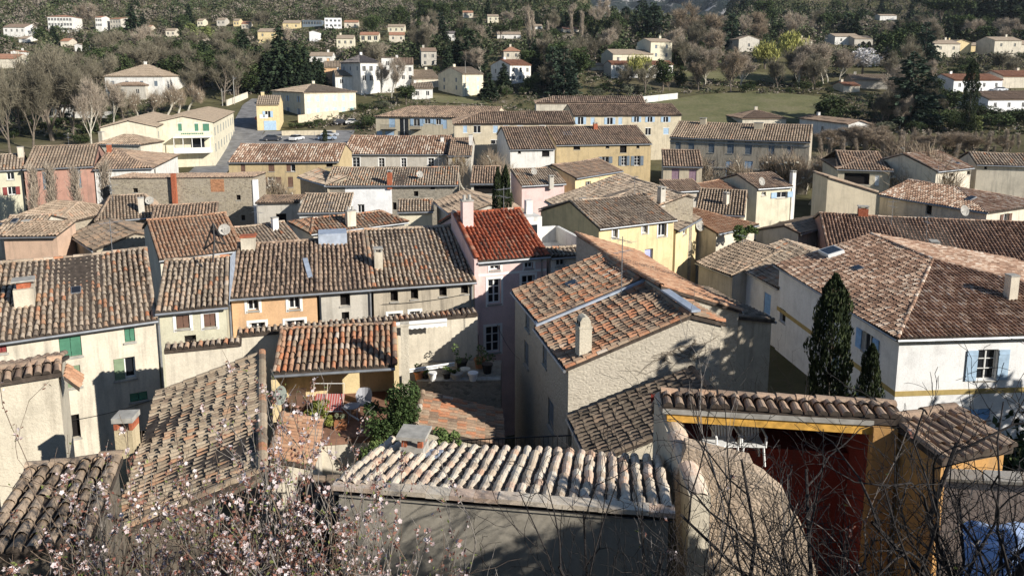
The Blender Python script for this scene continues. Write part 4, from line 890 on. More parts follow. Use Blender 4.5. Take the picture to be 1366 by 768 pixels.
def leafcloud(mb, C, rad, n, size, squash=1.0, mi=0, up=.3):
    """small leaf faces through an ellipsoid of clumps"""
    C = np.asarray(C, float); k = max(4, n // 60); d = rng.normal(size=(k, 3)); d /= np.linalg.norm(d, axis=1)[:, None]; cc = d * rng.uniform(.35, .95, (k, 1)) * [rad, rad, rad * squash]
    idx = rng.integers(0, k, n); off = rng.normal(size=(n, 3)); off /= np.linalg.norm(off, axis=1)[:, None]; P = C + cc[idx] + off * (rng.uniform(.5, 1, (n, 1)) ** .5) * rad * .36
    quads(mb, P, size, mi, up, val=np.clip(rng.uniform(.1, .9, k)[idx] * .6 + rng.uniform(0, .4, n), 0, 1))
def quads(mb, P, size, mi=0, up=.3, asp=.55, val=None, axis=None):
    n = len(P); N_ = rng.normal(size=(n, 3)); N_[:, 2] = np.abs(N_[:, 2]) + up; N_ /= np.linalg.norm(N_, axis=1)[:, None]
    a = np.cross(N_, rng.normal(size=(n, 3))) if axis is None else axis + rng.normal(0, .25, (n, 3)); a /= np.linalg.norm(a, axis=1)[:, None] + 1e-9; b = np.cross(N_, a); b /= np.linalg.norm(b, axis=1)[:, None] + 1e-9
    s = (size * rng.uniform(.6, 1.35, n))[:, None]; V = np.stack([P - a * s, P - b * s * asp, P + a * s, P + b * s * asp], 1).reshape(-1, 3)
    f = np.arange(n)[:, None] * 4 + np.arange(4)[None]; mb.add(V, f, mi, np.repeat(rng.uniform(0, 1, n) if val is None else val, 4))
def pot(label, px, py, r, h, mat, plant=None, group=None):
    P = at_z(px, py, TZ_); r_ = empty('flower_pot', P, label, 'flower pot', group); mb = MB(); mb.segs([P], [P + [0, 0, h]], r * .75, r, 12, caps=True); mb.build('pot', [mat], r_)
    mb = MB(); mb.segs([P + [0, 0, h - .06]], [P + [0, 0, h + .01]], r * 1.12, r * 1.12, 12, caps=True); mb.build('rim', [mat], r_)
    if plant: mb = MB(); leafcloud(mb, P + [0, 0, h + plant * .6], plant, 160, .05); mb.build('leaves', [LEAFM], r_)
pot('terracotta pot with a small green plant at the left end of the terrace', 559, 506, .2, .35, CLAY, .28)
pot('small dark pot second from the left on the terrace edge', 568, 506, .15, .28, IRON, .15)
pot('white square planter on the terrace edge', 577, 507, .17, .34, FRAME)
pot('dark pot right of the white planter', 596, 506, .17, .3, IRON, .2)
pot('grey wide pot in the middle of the terrace', 609, 506, .24, .3, CONC, .2)
pot('large pale pot with rim right of the wide grey pot', 620, 502, .22, .34, W_CREAM)
pot('pale blue white pot at the right end of the terrace', 631, 507, .2, .34, FRAME)
pot('dark pot with a leafy plant behind the pale pots', 616, 492, .24, .4, IRON, .45)
pot('tall leafy pot plant by the pink house', 640, 490, .24, .4, CLAY, .5)
pot('dark leafy pot plant beside the tall one', 650, 497, .22, .4, IRON, .45)
H['F5'] = house('tiled roof in deep shade below the raised terrace', (672, 596), (670, 548), -13.5, (556, 560), wall=W_ROUGH, roof=T_MIX, mono=True, slope=.27, oh=.1, gut=False, name='outbuilding', cat='outbuilding')

# the big pale roof right in front
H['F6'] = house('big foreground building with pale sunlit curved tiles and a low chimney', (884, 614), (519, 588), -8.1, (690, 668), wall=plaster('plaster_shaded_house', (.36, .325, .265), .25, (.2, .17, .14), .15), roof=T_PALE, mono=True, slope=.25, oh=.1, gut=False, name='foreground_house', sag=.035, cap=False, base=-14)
h6 = H['F6']; mb = MB(); D = np.linalg.norm(h6.RB - h6.RA); m = int(D / .42)
for i in range(m):
    p = h6.RA + (h6.RB - h6.RA) * i / m; q = h6.RA + (h6.RB - h6.RA) * (i + .985) / m; jz = rng.uniform(-.008, .008)
    mb.slab([p + h6.n * .1, q + h6.n * .1, q - h6.n * .16, p - h6.n * .16], (0, 0, .085), 0, float(rng.beta(1.2, 1.2)))
    mb.V[-1] = mb.V[-1] + [0, 0, -.02 + jz]
mb.build('coping', [T_PALE], h6.root)
mb = MB(); mb.tube([h6.RA + h6.n * .13 - ez * .06, h6.RB + h6.n * .13 - ez * .06], .012, 4); mb.build('cable', [IRON], h6.root)
P = on_roof(h6, 553, 604); mb = MB(); mb.box(P - [0, 0, .4], .5, .45, .62, h6.u[:2]); o = mb.build('chimney', [CONC], h6.root); cb = MB()
for sx in (-.17, .17):
    for sy in (-.14, .14): cb.box(P + h6.u * sx + h6.n * sy + ez * .22, .1, .1, .2, h6.u[:2], 0)
cb.box(P + ez * .42, .62, .58, .07, h6.u[:2], 1); cb.build('chimney_cap', [RUST, CONC], o)
mb = MB(); mb.slab([P + h6.u * .32 + h6.n * .3 + ez * -.02, P - h6.u * .55 + h6.n * .3 + ez * -.02, P - h6.u * .55 - h6.n * .3 - ez * .17, P + h6.u * .32 - h6.n * .3 - ez * .17], (0, 0, .13)); mb.build('flashing', [LEAD], h6.root)

# orange pergola house on the right
eA, eB = at_z(884, 543, -6.9), at_z(1166, 559, -6.9); rp = empty('pergola_house', (eA + eB) / 2 + [0, 1, -3], 'open fronted orange house with a yellow beam and a single row of big roof tiles', 'house')
u = nrm(eB - eA); n = np.array([-u[1], u[0], 0])
mb = MB(); wq = .62; eX = eB + u * .62; tiles(mb, [eA, eX, eX + n * wq + ez * wq * .08, eA + n * wq + ez * wq * .08], 18, pitch=.235, wav=.015)
b_ = [eX + n * wq + ez * wq * .08, eA + n * wq + ez * wq * .08]; tiles(mb, [b_[0], b_[1], b_[1] + n * 3.1 - ez * 1.85, b_[0] + n * 3.1 - ez * 1.85][::-1], 22); caps(mb, b_[1], b_[0], .11)
mb.build('roof', [T_BRN, UNDER], rp)
ORW = plaster('plaster_deep_orange', (.5, .28, .1), .5); YB = plain('beam_yellow', (.68, .38, .08), .75, var=.25, scale=7)
mb = MB(); mb.slab([eA - n * .02 - ez * .13, eB - n * .02 - ez * .13, eB + n * .06 - ez * .13, eA + n * .06 - ez * .13], (0, 0, .1)); mb.build('fascia', [CONC], rp)
mb = MB(); mb.slab([eA + n * .03 + u * .1 - ez * .32, eB + n * .03 - ez * .34, eB + n * .25 - ez * .34, eA + n * .25 + u * .1 - ez * .32], (0, 0, .18)); mb.build('beam', [YB], rp)
RED = plaster('plaster_dark_red', (.25, .04, .028), .6, (.12, .06, .05), .5); FLZ = -8.35
mb = MB(); q0, q1 = eA + n * 1.35 + u * .2, eB + n * 1.35
mb.slab([[q0[0], q0[1], FLZ], [q1[0], q1[1], FLZ], [q1[0] + n[0] * 2.6, q1[1] + n[1] * 2.6, FLZ], [q0[0] + n[0] * 2.6, q0[1] + n[1] * 2.6, FLZ]], (0, 0, -.2)); mb.build('floor', [RED], rp)
mb = MB(); mb.slab([[q0[0], q0[1], FLZ - .2], [q1[0], q1[1], FLZ - .2], [q1[0] + n[0] * .3, q1[1] + n[1] * .3, FLZ - .2], [q0[0] + n[0] * .3, q0[1] + n[1] * .3, FLZ - .2]], (0, 0, -5)); 
w0, w1 = eA + n * 3.9, eB + n * 3.9; wall_rect(mb, w0, w1, FLZ, -8.6, []); mb.build('red_wall', [RED], rp)
# left parapet wall that falls towards the viewer and orange wall on the right
pA, pB = at_y(873, 527, 15.6), at_y(920, 662, 12.9); du = nrm([pB[0] - pA[0], pB[1] - pA[1], 0]); dn = np.array([-du[1], du[0], 0])
mb = MB(); lo = lambda p: np.array([p[0], p[1], -12.]); mb.hexa([lo(pA), lo(pB), lo(pB) + dn * .4, lo(pA) + dn * .4, pA, pB, pB + dn * .4, pA + dn * .4]); mb.build('parapet', [W_ROUGH], rp)
mb = MB(); caps(mb, pA + dn * .2, pB + dn * .2, .2, .4, lift=-.06, k=8); mb.build('parapet_coping', [T_PALE], rp)
H['F8'] = house('orange walled side wing with a low row roof right of the pergola', (1257, 615), (1352, 597), -7.2, (1214, 554), wall=ORW, roof=T_BRN, mono=True, slope=.16, oh=.1, gut=False, name='side_wing', cat='outbuilding', dark=.1)
mb = MB(); s0 = eB + u * .02 + n * .2; s1 = eB + u * .02 + n * 3.8; mb.slab([[s0[0], s0[1], -13], [s1[0], s1[1], -13], [s1[0], s1[1], -8.55], [s0[0] + n[0] * .7, s0[1] + n[1] * .7, -6.95], [s0[0], s0[1], -7.1]], u * .4); mb.build('side_wall', [RED], rp)
mb = MB(); q = eB + u * .22 + n * .06; mb.box([q[0], q[1], -13], .46, .24, 13 - 7.06, u[:2]); mb.build('wall', [ORW], rp)
# stepped rough stone wall
px_ = [(916, 596), (1004, 618), (1010, 632), (1024, 640), (1034, 650), (1050, 662), (1058, 690), (1072, 706), (1084, 745), (1100, 800), (905, 800), (900, 640)]
pl0 = np.array([3.4, 13.6, 0]); pn = nrm([-.15, -1, .28]); mb = MB(); mb.slab([on_plane(x, y, pl0 + [0, 0, -7.6], pn) for x, y in px_], (0.05, .4, 0)); o = mb.build('broken_wall', [stone('sandy_rubble', (.38, .295, .215), (.3, .23, .165), (.4, .32, .24), 11, .42)]); tag(o, 'pale broken stone wall with a stepped edge before the red wall', 'wall')
# two white chairs and a round table
WPL = plain('white_plastic', (.78, .77, .74), .45, var=.03)
def plastic_chair(label, P, ang):
    r_ = empty('plastic_chair', P, label, 'chair', 'white plastic chairs in the pergola'); ux = np.array([math.cos(ang), math.sin(ang), 0]); uy = np.array([-ux[1], ux[0], 0]); P = np.asarray(P, float)
    mb = MB(); mb.box(P + ez * .42, .46, .44, .04, ux[:2]); mb.build('seat', [WPL], r_); mb = MB()
    for i in range(7): x = (i - 3) * .065; mb.slab([P + ux * (x - .022) + uy * .2 + ez * .46, P + ux * (x + .022) + uy * .2 + ez * .46, P + ux * (x + .022) * 1.05 + uy * .3 + ez * .9, P + ux * (x - .022) * 1.05 + uy * .3 + ez * .9], uy * .02)
    mb.box(P + uy * .31 + ez * .88, .5, .03, .07, ux[:2]); mb.build('backrest', [WPL], r_)
    for sx in (-1, 1):
        mb = MB(); mb.tube([P + ux * sx * .25 - uy * .2 + ez * .42, P + ux * sx * .26 - uy * .2 + ez * .66, P + ux * sx * .26 + uy * .27 + ez * .68], .025, 6); mb.build('armrest', [WPL], r_)
        for sy in (-1, 1): mb = MB(); q = P + ux * sx * .21 + uy * sy * .19; mb.tube([q + ux * sx * .04 + uy * sy * .03, q + ez * .43], .024, 6); mb.build('leg', [WPL], r_)
c1 = at_z(967, 590, FLZ + .42); plastic_chair('left one of two white plastic chairs under the yellow beam', [c1[0], c1[1], FLZ], .05)
c2 = at_z(1002, 590, FLZ + .42); plastic_chair('right one of two white plastic chairs under the yellow beam', [c2[0], c2[1], FLZ], -.05)
P = at_z(951, 590, FLZ + .5); P[2] = FLZ; r_ = empty('round_table', P, 'low round white plastic table beside the two chairs', 'table'); mb = MB(); mb.segs([P + ez * .47], [P + ez * .5], .26, .26, 20, caps=True); mb.build('tabletop', [WPL], r_)
for k in range(4): mb = MB(); t = k * 1.57 + .4; mb.tube([P + [.2 * math.cos(t), .2 * math.sin(t), 0], P + [.17 * math.cos(t), .17 * math.sin(t), .47]], .02, 5); mb.build('leg', [WPL], r_)
# pink parapet and the tarpaulin at the right edge
garden_wall('pale pink terrace wall at the right edge behind the bare branches', at_y(1262, 640, 12.4), at_y(1420, 648, 11.6), .3, -12, plaster('plaster_pale_pink', (.68, .52, .42), .25), True, tm=T_PALE, slab=True)
ta_ = [at_y(1284, 697, 10.6), at_y(1440, 697, 10.2), at_y(1440, 840, 9.0), at_y(1284, 830, 9.3)]; mb = MB(); k = 14; V = []
for j in range(k):
    for i in range(k): p = (ta_[0] * (1 - i / (k - 1)) + ta_[1] * i / (k - 1)) * (1 - j / (k - 1)) + (ta_[3] * (1 - i / (k - 1)) + ta_[2] * i / (k - 1)) * j / (k - 1); V.append(p + [0, 0, .04 * math.sin(i * 1.3 + j * .6) + rng.normal(0, .01)])
mb.add(V, [(j * k + i, j * k + i + 1, (j + 1) * k + i + 1, (j + 1) * k + i) for j in range(k - 1) for i in range(k - 1)]); o = mb.build('tarpaulin', [plain('tarp_blue', (.36, .46, .66), .5, var=.2)], None, True); tag(o, 'pale blue tarpaulin spread below the pink terrace wall', 'tarpaulin')
# ================================================================== mid distance rows and far houses
KEEP = []     # (px0, px1, py_top, py_base, Y) of far houses: trees standing before them are left out
def keep(H, pad=2):
    pts = [H.a, H.b, H.c, H.d]; xs_ = []; 
    for p in pts: xs_.append(CX + F * p[0] / (p[1] * math.cos(PIT) - p[2] * math.sin(PIT)))
    def py(p): 
        zc = np.dot(p, FW); return CY - F * np.dot(p, UP) / zc
    KEEP.append((min(xs_) - pad, max(xs_) + pad, py(H.RA), py(np.array([H.a[0], H.a[1], H.base + .6])), float(min(p[1] for p in pts)), (float(np.mean([p[0] for p in pts])), float(np.mean([p[1] for p in pts])), H.w + 5)))
def simple(label, px, py, wpx, hpx, yaw, depth, wall, roof, slope=.3, hip=False, gable_end=False, auto=None, auto2=None, flat=False, name='house', cat='house', group=None, oh=.35, far=True):
    P = ground_hit(px, py); k = (px + wpx - CX) / F; c, s_ = math.cos(R(yaw)), math.sin(R(yaw)); kx = P[0] / P[1]
    W = (k * P[1] - P[0]) / (c - k * s_); W = min(max(W, 3), 60); Y = P[1]; h = hpx * Y / 1000 + .3
    A = P + [0, 0, h]; u = np.array([c, s_, 0]); n = np.array([-s_, c, 0])
    if flat:
        H_ = house3(label, A - u * oh - n * oh, A + u * (W + oh) - n * oh, depth / 2 + oh, .03, base=P[2] - 2.5, wall=wall, roof=roof, oh=oh, auto=auto, name=name, cat=cat, group=group, gut=False, far=True, cap=False)
    elif gable_end:   # gable towards the viewer: the eave runs along the left side
        E1 = A + n * depth; au = {}
        if auto: au['right'] = auto
        if auto2: au['front'] = auto2
        H_ = house3(label, E1 - u * oh + n * .3, A - u * oh - n * .3, W / 2 + oh, slope, base=P[2] - 2.5, wall=wall, roof=roof, oh=oh, ov=.3, auto=au, name=name, cat=cat, group=group, gut=False, far=far)
    else:
        au = {}
        if auto: au['front'] = auto
        if auto2: au['left' if px > 560 or yaw > 0 else 'right'] = auto2
        hh = (depth / 2 + oh) if hip else 0; hh = min(hh, W / 2 + oh - .3)
        H_ = house3(label, A - u * oh - n * oh, A + u * (W + oh) - n * oh, depth / 2 + oh, slope, base=P[2] - 2.5, wall=wall, roof=roof, oh=oh, hip=(hh, hh), auto=au, name=name, cat=cat, group=group, gut=False, far=far)
    if Y < 340 and not flat: chimney(H_, 0, 0, .8, .6, 1.1, wall, 'cap', at=H_.RA + H_.u * np.linalg.norm(H_.RB - H_.RA) * random.choice((.2, .75)) - np.array([0, 0, .2]))
    keep(H_); return H_
A_ = lambda nc, rows, st='p', col=None, ww=.9, wh=1.3: (nc, rows, ww, wh, st, col)
# rows of the new quarter
H['G1'] = house('long beige row house with pale blue shutters and dark brown roof', (765, 155), (910, 154), -9.2, (835, 139), wall=W_BEIGE, roof=T_BRN, wb=7, dark=.1,
    front=[(771, 156.5, 778, 166, 'O', S_SKY), (788, 157, 793, 166, 'S', S_SKY), (810, 157, 817, 166, 'O', S_SKY), (825, 157, 830, 166, 'S', S_SKY), (846, 156, 852, 163, 'O', S_SKY), (864, 156, 870, 163, 'O', S_SKY), (885, 156, 891, 163, 'O', S_SKY), (861, 171, 868, 180, 'P'), (885, 171, 892, 179, 'S', S_SKY)])
H['G2'] = house('low brown roofed row house standing behind the long beige one', (714, 138), (862, 138), -8.0, (790, 128.5), wall=W_CREAM, roof=T_BRN, wb=7, dark=.05, hip=(5, 0))
H['G3'] = house('beige row house with balconies and a tall dark passage', (499, 156), (660, 158), -9.5, (590, 142), wall=W_BEIGE, roof=T_BRN, wb=8, hip=(6, 0), dark=.05,
    front=[(519, 158, 527, 170, 's', S_SKY), (533, 158, 545, 181, 'd'), (552, 158.5, 560, 168, 'O', S_SKY), (567, 158.5, 574, 165, 'O', S_SKY), (582, 159, 588, 166, 'O', S_SKY), (591, 160, 596, 172, 's', S_SKY), (503, 175, 510, 181, 's', S_SKY), (514, 175, 526, 181, 's', S_SKY)])
mb = MB(); fr = H['G3'].fr['front']
for x0, x1 in ((510, 529), (549, 562)):
    r_ = fr.rect(x0, 169, x1, 172.5); fr.box(mb, r_[0], r_[1], r_[2] - .1, r_[2], 0, 1.2)
    for q in np.linspace(r_[0], r_[1], 14): fr.box(mb, q - .02, q + .02, r_[2], r_[2] + .95, 1.14, 1.18)
    fr.box(mb, r_[0], r_[1], r_[2] + .93, r_[2] + .98, 1.13, 1.19)
mb.build('balconies', [IRON], H['G3'].root)
H['G4'] = house('beige row house with white framed pale blue windows before the long roofs', (604, 166), (768, 165), -9.6, (700, 149), wall=W_BEIGE, roof=T_BRN, wb=7, hip=(5.5, 0), dark=.05,
    front=[(618, 168, 623, 177, 'S', S_SKY), (632, 168, 641, 177, 'P'), (658, 168, 664, 177, 'S', S_SKY), (672, 168, 678, 177, 'P'), (655, 187, 668, 192, 'P'), (690, 168, 697, 176, 'S', S_SKY), (720, 168, 727, 176, 'P')])
H['G5'] = house('long stained grey building with tall windows behind the pollarded planes', (893, 183.5), (1081, 190), -11.0, (990, 164.5), wall=W_STAIN, roof=T_TAN, wb=7, far=False,
    front=[(901, 188, 908, 202, 's', S_GREY), (918, 187, 926, 203, 's', S_GREY), (945, 188, 953, 204, 's', S_GREY), (970, 188, 979, 205, 's', S_GREY), (994, 190, 1003, 206, 's', S_GREY), (968, 215, 978, 236, 's', S_SKY), (993, 215, 1004, 230, 's', S_SKY), (1025, 191, 1033, 207, 's', S_GREY), (1050, 193, 1058, 209, 's', S_GREY), (1046, 218, 1055, 232, 's', S_SKY), (943, 214, 953, 232, 's', S_GREY)], slope=.28)
hg = H['G5']; mb = MB(); fr = hg.fr['front']
for zz in (-.55, -4.6): fr.box(mb, -.05, fr.W + .05, hg.zf + zz - .15, hg.zf + zz + .1, 0, .12)
mb.build('cornice', [CONC], hg.root)
chimney(hg, 1012, 172, 1.4, .8, 1.0, W_BEIGE, 'cap'); chimney(hg, 938, 166, 1.0, .8, .9, W_BEIGE, 'slab')
H['E4'] = house('brown hip roofed market hall below the bare plane trees', (1116, 226), (1192, 228), -12.4, (1166, 202), wall=W_BEIGE, roof=T_BRN, wb=6, hip=(6, 6), slope=.36, dark=-.05, name='hall', cat='hall', front=[(1167, 234, 1173, 248, 's', S_WHITE), (1126, 231, 1160, 246, 'd')])
H['E2'] = house('house with pale and rust spotted tiles near the right edge', (1251, 229), (1299, 224), -12.0, (1280, 199), wall=W_CREAM, roof=T_SPOT, wb=4, slope=.36, front=[(1266, 231, 1272, 235, 'd'), (1290, 228, 1295, 233, 'd')])
skylight(H['E2'], 1271, 214, 1278, 220, .1)
H['E3'] = house('long low roof running to the right edge behind the spotted roof', (1303, 220), (1410, 223), -12.0, (1335, 204), wall=W_CREAM, roof=T_OLD, wb=4, slope=.33, front=[(1313, 222, 1317, 226, 'd')])
# the yellow building by the road
H['V1'] = house('tall pale yellow building with green shutters by the bend of the road', (286, 163.5), (313, 149.5), -10.2, (250, 153), wall=W_PALEY, roof=FT_TAN, slope=.22, oh=.3, far=True,
    left=[(237.5, 165, 242.5, 175, 'S', S_GREEN), (259.5, 165, 264.5, 175, 'S', S_GREEN), (270.5, 165, 279, 175, 'S', S_GREEN)], auto=dict(front=A_(8, (1.9, 5.2, 8.2), 's', S_GREY, 1.35, 1.7)))
hv = H['V1']; fr = hv.fr['left']; keep(hv)
r_ = fr.rect(234, 181, 284, 203); mb = MB(); fr.box(mb, r_[0], r_[1] - .1, r_[2], r_[2] + .25, 0, 2.2); fr.box(mb, r_[0], r_[1] - .1, r_[3] - .25, r_[3], 0, 2.4); fr.box(mb, r_[0], r_[1] - .1, r_[2] + .25, r_[2] + 1.1, 2.1, 2.2)
for q in np.linspace(r_[0] + .1, r_[1] - .2, 5): fr.box(mb, q - .06, q + .06, r_[2] + 1.1, r_[3] - .25, 2.08, 2.2)
bo = mb.build('balcony', [TRIM], hv.root); mb = MB(); fr.box(mb, r_[0] + 2.9, r_[0] + 5.4, r_[2] + .3, r_[3] - .6, -.05, .05); mb.build('glass_door', [GLASS], bo)
mb = MB(); r_ = fr.rect(242, 177, 273, 179.5)
q = r_[0]
while q < r_[1] - .2: w_ = rng.uniform(.16, .3); fr.box(mb, q, q + w_, r_[2] + .03, r_[3] - .03 - rng.uniform(0, .06), .02, .06); q += w_ + .12
mb.build('sign_lettering', [S_GREEN], hv.root)
H['V2'] = house('yellow lower wing with a white end wall left of the green shuttered building', (210, 169.5), (238, 157), -10.4, (181, 158), wall=W_PALEY, roof=FT_TAN, slope=.25, far=True, auto=dict(front=A_(6, (1.6, 4.4), 's', S_GREY, .9, 1.4)))
keep(H['V2'])
H['V3'] = house('low hipped house with weathered tiles before the yellow wing', (126, 192.5), (188, 193.5), -12.0, 3.2, wall=W_CREAM, roof=T_TAN, wb=3.2, hip=(3.2, 3.2), slope=.45)
chimney(H['V3'], 136, 186, .7, .7, 1.2, W_CREAM, 'cap'); keep(H['V3'])
for k_ in ('G1', 'G2', 'G3', 'G4', 'G5', 'N3', 'N4', 'K1', 'K0', 'E4', 'E2', 'M2', 'M4'): keep(H[k_])

# far houses, each on its own ground
simple('pale yellow mansion with grey shuttered left wall and a hipped brown roof', 407, 157, 69, 31, 38, 24, W_PALEY, FT_TAN, hip=True, slope=.17, auto=A_(6, (1.6, 5.0), 's', S_AQUA, 1.1, 1.7), auto2=A_(3, (1.8, 5.2), 'o', S_SKY, 1, 1.6))
hq = simple('small yellow garage house with blue door beside the mansion', 345, 175, 27, 33, 12, 12, W_YEL, FT_TAN, gable_end=False, slope=.33, auto=(1, (2.4,), 1.2, 1.6, 'o', S_SKY))
fr = hq.fr['front']; mb = MB(); fr.box(mb, fr.W * .3, fr.W * .85, hq.base + 2.6, hq.base + 5.0, .0, .06); mb.build('garage_door', [S_SKY], hq.root)
mb = MB(); fr.box(mb, fr.W * .12, fr.W * .5, hq.base + 5.6, hq.base + 6.6, .0, .06); mb.build('sign_board', [TRIM], hq.root)
simple('white school block with tall brown door among the far houses', 482, 127, 29, 41, 35, 16, W_WHITE, FT_GRY, hip=True, auto=A_(3, (1.8, 4.8), 'p', None, 1.1, 1.6), auto2=A_(3, (1.8,), 's', S_GREY))
simple('white church like tower with two little pinnacles', 511, 124, 15, 45, 10, 5, W_WHITE, FT_BRN, flat=True, auto=dict(front=A_(1, (1.8, 4.5), 'd')), name='tower', cat='tower')
simple('white two storey wing right of the tower', 526, 118, 26, 30, 8, 14, W_WHITE, FT_BRN, auto=A_(3, (1.6, 4.2), 'p'))
simple('low white annexe with tan roof left of the white school', 449, 124, 33, 20, 18, 12, W_WHITE, FT_TAN, auto=A_(2, (1.6,), 'p'))
simple('white cottage with two windows and a brown roof below the tower wing', 551, 133, 26, 13, 10, 10, W_WHITE, FT_TAN, auto=A_(2, (1.4,), 'p'))
simple('wide tan roofed shed behind the white cottage', 553, 119, 34, 12, 25, 16, W_CREAM, FT_TAN, slope=.35)
simple('peach coloured block left of the white school', 434, 112, 26, 20, 12, 14, W_ORANGE, FT_TAN)
simple('grey walled house with pale shutters and tan roof among cypresses', 618, 129, 26, 28, 38, 14, W_PALEY, FT_TAN, auto=A_(2, (1.6, 4.2), 's', S_AQUA), auto2=A_(2, (1.8, 4.2), 's', S_GREY))
simple('white house with red roof and balcony left of the big cedar', 681, 113, 26, 24, 34, 12, W_WHITE, FT_RED, auto=A_(3, (1.6, 4.2), 'p'), auto2=A_(2, (2,), 'p'))
simple('small villa with bright red hip roof at the wood edge', 672, 84, 22, 14, 5, 12, W_CREAM, FT_RED, hip=True, auto=A_(2, (1.6,), 'p'))
# the villa on the meadow
simple('tall cream tower house of the villa above the meadow', 868, 96, 24, 38, 18, 11, W_PALEY, FT_TAN, auto=A_(2, (1.8, 4.8), 's', S_GREY), slope=.25)
simple('long cream wing of the villa with lean roofs', 818, 98, 50, 24, 14, 12, W_PALEY, FT_TAN, auto=A_(4, (1.8,), 'p'))
simple('low red roofed front wing of the villa behind the yellow willow', 816, 105, 78, 17, 12, 8, W_WHITE, FT_RED, auto=A_(5, (1.6,), 'p'))
simple('small cream hut with tan roof left of the villa', 790, 94, 15, 5, 5, 6, W_CREAM, FT_TAN)
# left far
simple('white four storey apartment block with red roof on the far left slope', 65, 43, 44, 19, 8, 14, W_WHITE, FT_RED, auto=A_(8, (1.5, 4.2, 6.8), 'p', None, 1.1, 1.4), slope=.18, hip=True, name='apartment_block', cat='apartment block')
simple('smaller white apartment block right of the four storey one', 129, 43, 18, 18, 5, 12, W_WHITE, FT_RED, auto=A_(3, (1.5, 4.2), 'p'), slope=.18, name='apartment_block', cat='apartment block')
simple('grey shaded apartment block partly behind a conifer', 148, 42, 24, 15, -8, 12, W_GREY, FT_RED, slope=.18, auto=A_(4, (1.5, 4.2), 'p'), name='apartment_block', cat='apartment block')
simple('white house with brown roof at the far left edge', 6, 50, 40, 12, 4, 14, W_WHITE, FT_BRN, auto=A_(4, (1.6,), 'p'))
simple('low white bungalow below the apartment blocks', 26, 57, 18, 4, 4, 10, W_WHITE, FT_TAN)
simple('white gabled bungalow with red roof left of the big bare tree', 15, 78, 18, 8, 10, 9, W_WHITE, FT_RED, gable_end=True)
simple('tan roofed bungalow at the left edge above the park', -8, 92, 38, 12, 8, 12, W_CREAM, FT_RED)
simple('cottage with red roof behind the dark round hedge', 82, 62, 20, 6, 8, 9, W_CREAM, FT_RED)
simple('white gabled cottage beside the red roofed cottage', 100, 69, 14, 8, 5, 8, W_WHITE, FT_TAN, gable_end=True)
simple('large white house with a broad tan hip roof behind the park', 142, 131, 80, 27, 4, 20, W_WHITE, FT_TAN, hip=True, slope=.36, auto=A_(4, (2.2,), 's', S_GREY, 1.0, 1.6))
simple('cream annexe with hip roof in front of the large white house', 153, 133, 45, 17, 4, 8, W_GREY, FT_BRN, hip=True, slope=.36, auto=A_(2, (1.8,), 'd'))
simple('white garden pavilion in the park', 62, 157, 34, 13, 0, 6, W_WHITE, FT_GRY, flat=True, auto=dict(front=A_(3, (1.8,), 'd')), name='pavilion', cat='pavilion')
for lb, a in (('pale bungalow with flat brown roof on the slope left of the pine', (264, 37, 15, 8, 5, 10, W_PALEY, FT_TAN)), ('grey walled bungalow on the slope above the light green tree', (290, 36, 18, 8, 5, 10, W_GREY, FT_TAN)), ('yellow house with tan roof right of the grey bungalow', (312, 36, 10, 7, 5, 10, W_YEL, FT_TAN)),
              ('wide tan roofed house right of the yellow house', (323, 40, 16, 7, 8, 12, W_CREAM, FT_RED)), ('cream low house left of the modern white house', (222, 50, 20, 8, 8, 9, W_CREAM, FT_TAN)), ('small red roofed house in the brush on the left slope', (194, 41, 14, 4, 8, 8, W_CREAM, FT_RED)),
              ('long yellow house behind bare trees', (345, 58, 30, 14, 5, 12, W_YEL, FT_TAN)), ('second yellow house behind the bare trees', (378, 40, 28, 8, 5, 12, W_YEL, FT_TAN))):
    simple(lb, *a, auto=A_(2, (1.6,), 'p'))
# upper middle
simple('modern white flat roofed house with a big cube on the hill', 434, 40, 26, 15, 12, 13, W_BRIGHT, CONC, flat=True, auto=dict(front=A_(4, (1.6, 4.3), 'p', None, 1.3, 1.2)))
simple('low glazed grey wing of the modern white house', 404, 37, 30, 9, 5, 10, S_GREY, CONC, flat=True, auto=dict(front=A_(6, (1.6,), 'p', None, 1.6, 1.6)))
simple('small white house with brown roof right of the modern house', 460, 38, 22, 7, 8, 9, W_CREAM, FT_RED, auto=A_(2, (1.5,), 'p'))
simple('white gabled house with bright end wall below the modern house', 413, 56, 16, 12, 5, 10, W_BRIGHT, FT_TAN, gable_end=True)
simple('yellow house with two stepped tan roofs in the far middle', 450, 66, 25, 13, 8, 11, W_PALEY, FT_TAN, auto=A_(3, (1.6,), 'd'))
simple('bungalow with three arched openings under a tan roof', 481, 57, 27, 9, 6, 10, W_PALEY, FT_RED, auto=A_(3, (1.5,), 'd', None, 1.6, 1.9))
simple('white bungalow with long roof in front of the dark hedge', 414, 84, 32, 8, 6, 10, W_WHITE, FT_TAN, auto=A_(3, (1.5,), 'p'))
simple('pale house with a red roof left of the far pines', 520, 57, 22, 9, 8, 10, W_CREAM, FT_RED, auto=A_(2, (1.5,), 'd'))
simple('cream house with stacked tan roofs higher on the slope', 518, 44, 24, 7, 4, 10, W_PALEY, FT_TAN, auto=A_(3, (1.5,), 'd'))
simple('half hidden old pale house in the trees above the white school', 563, 88, 20, 18, 10, 9, W_GREY, FT_BRN, auto=A_(2, (1.8, 4.4), 'd'))
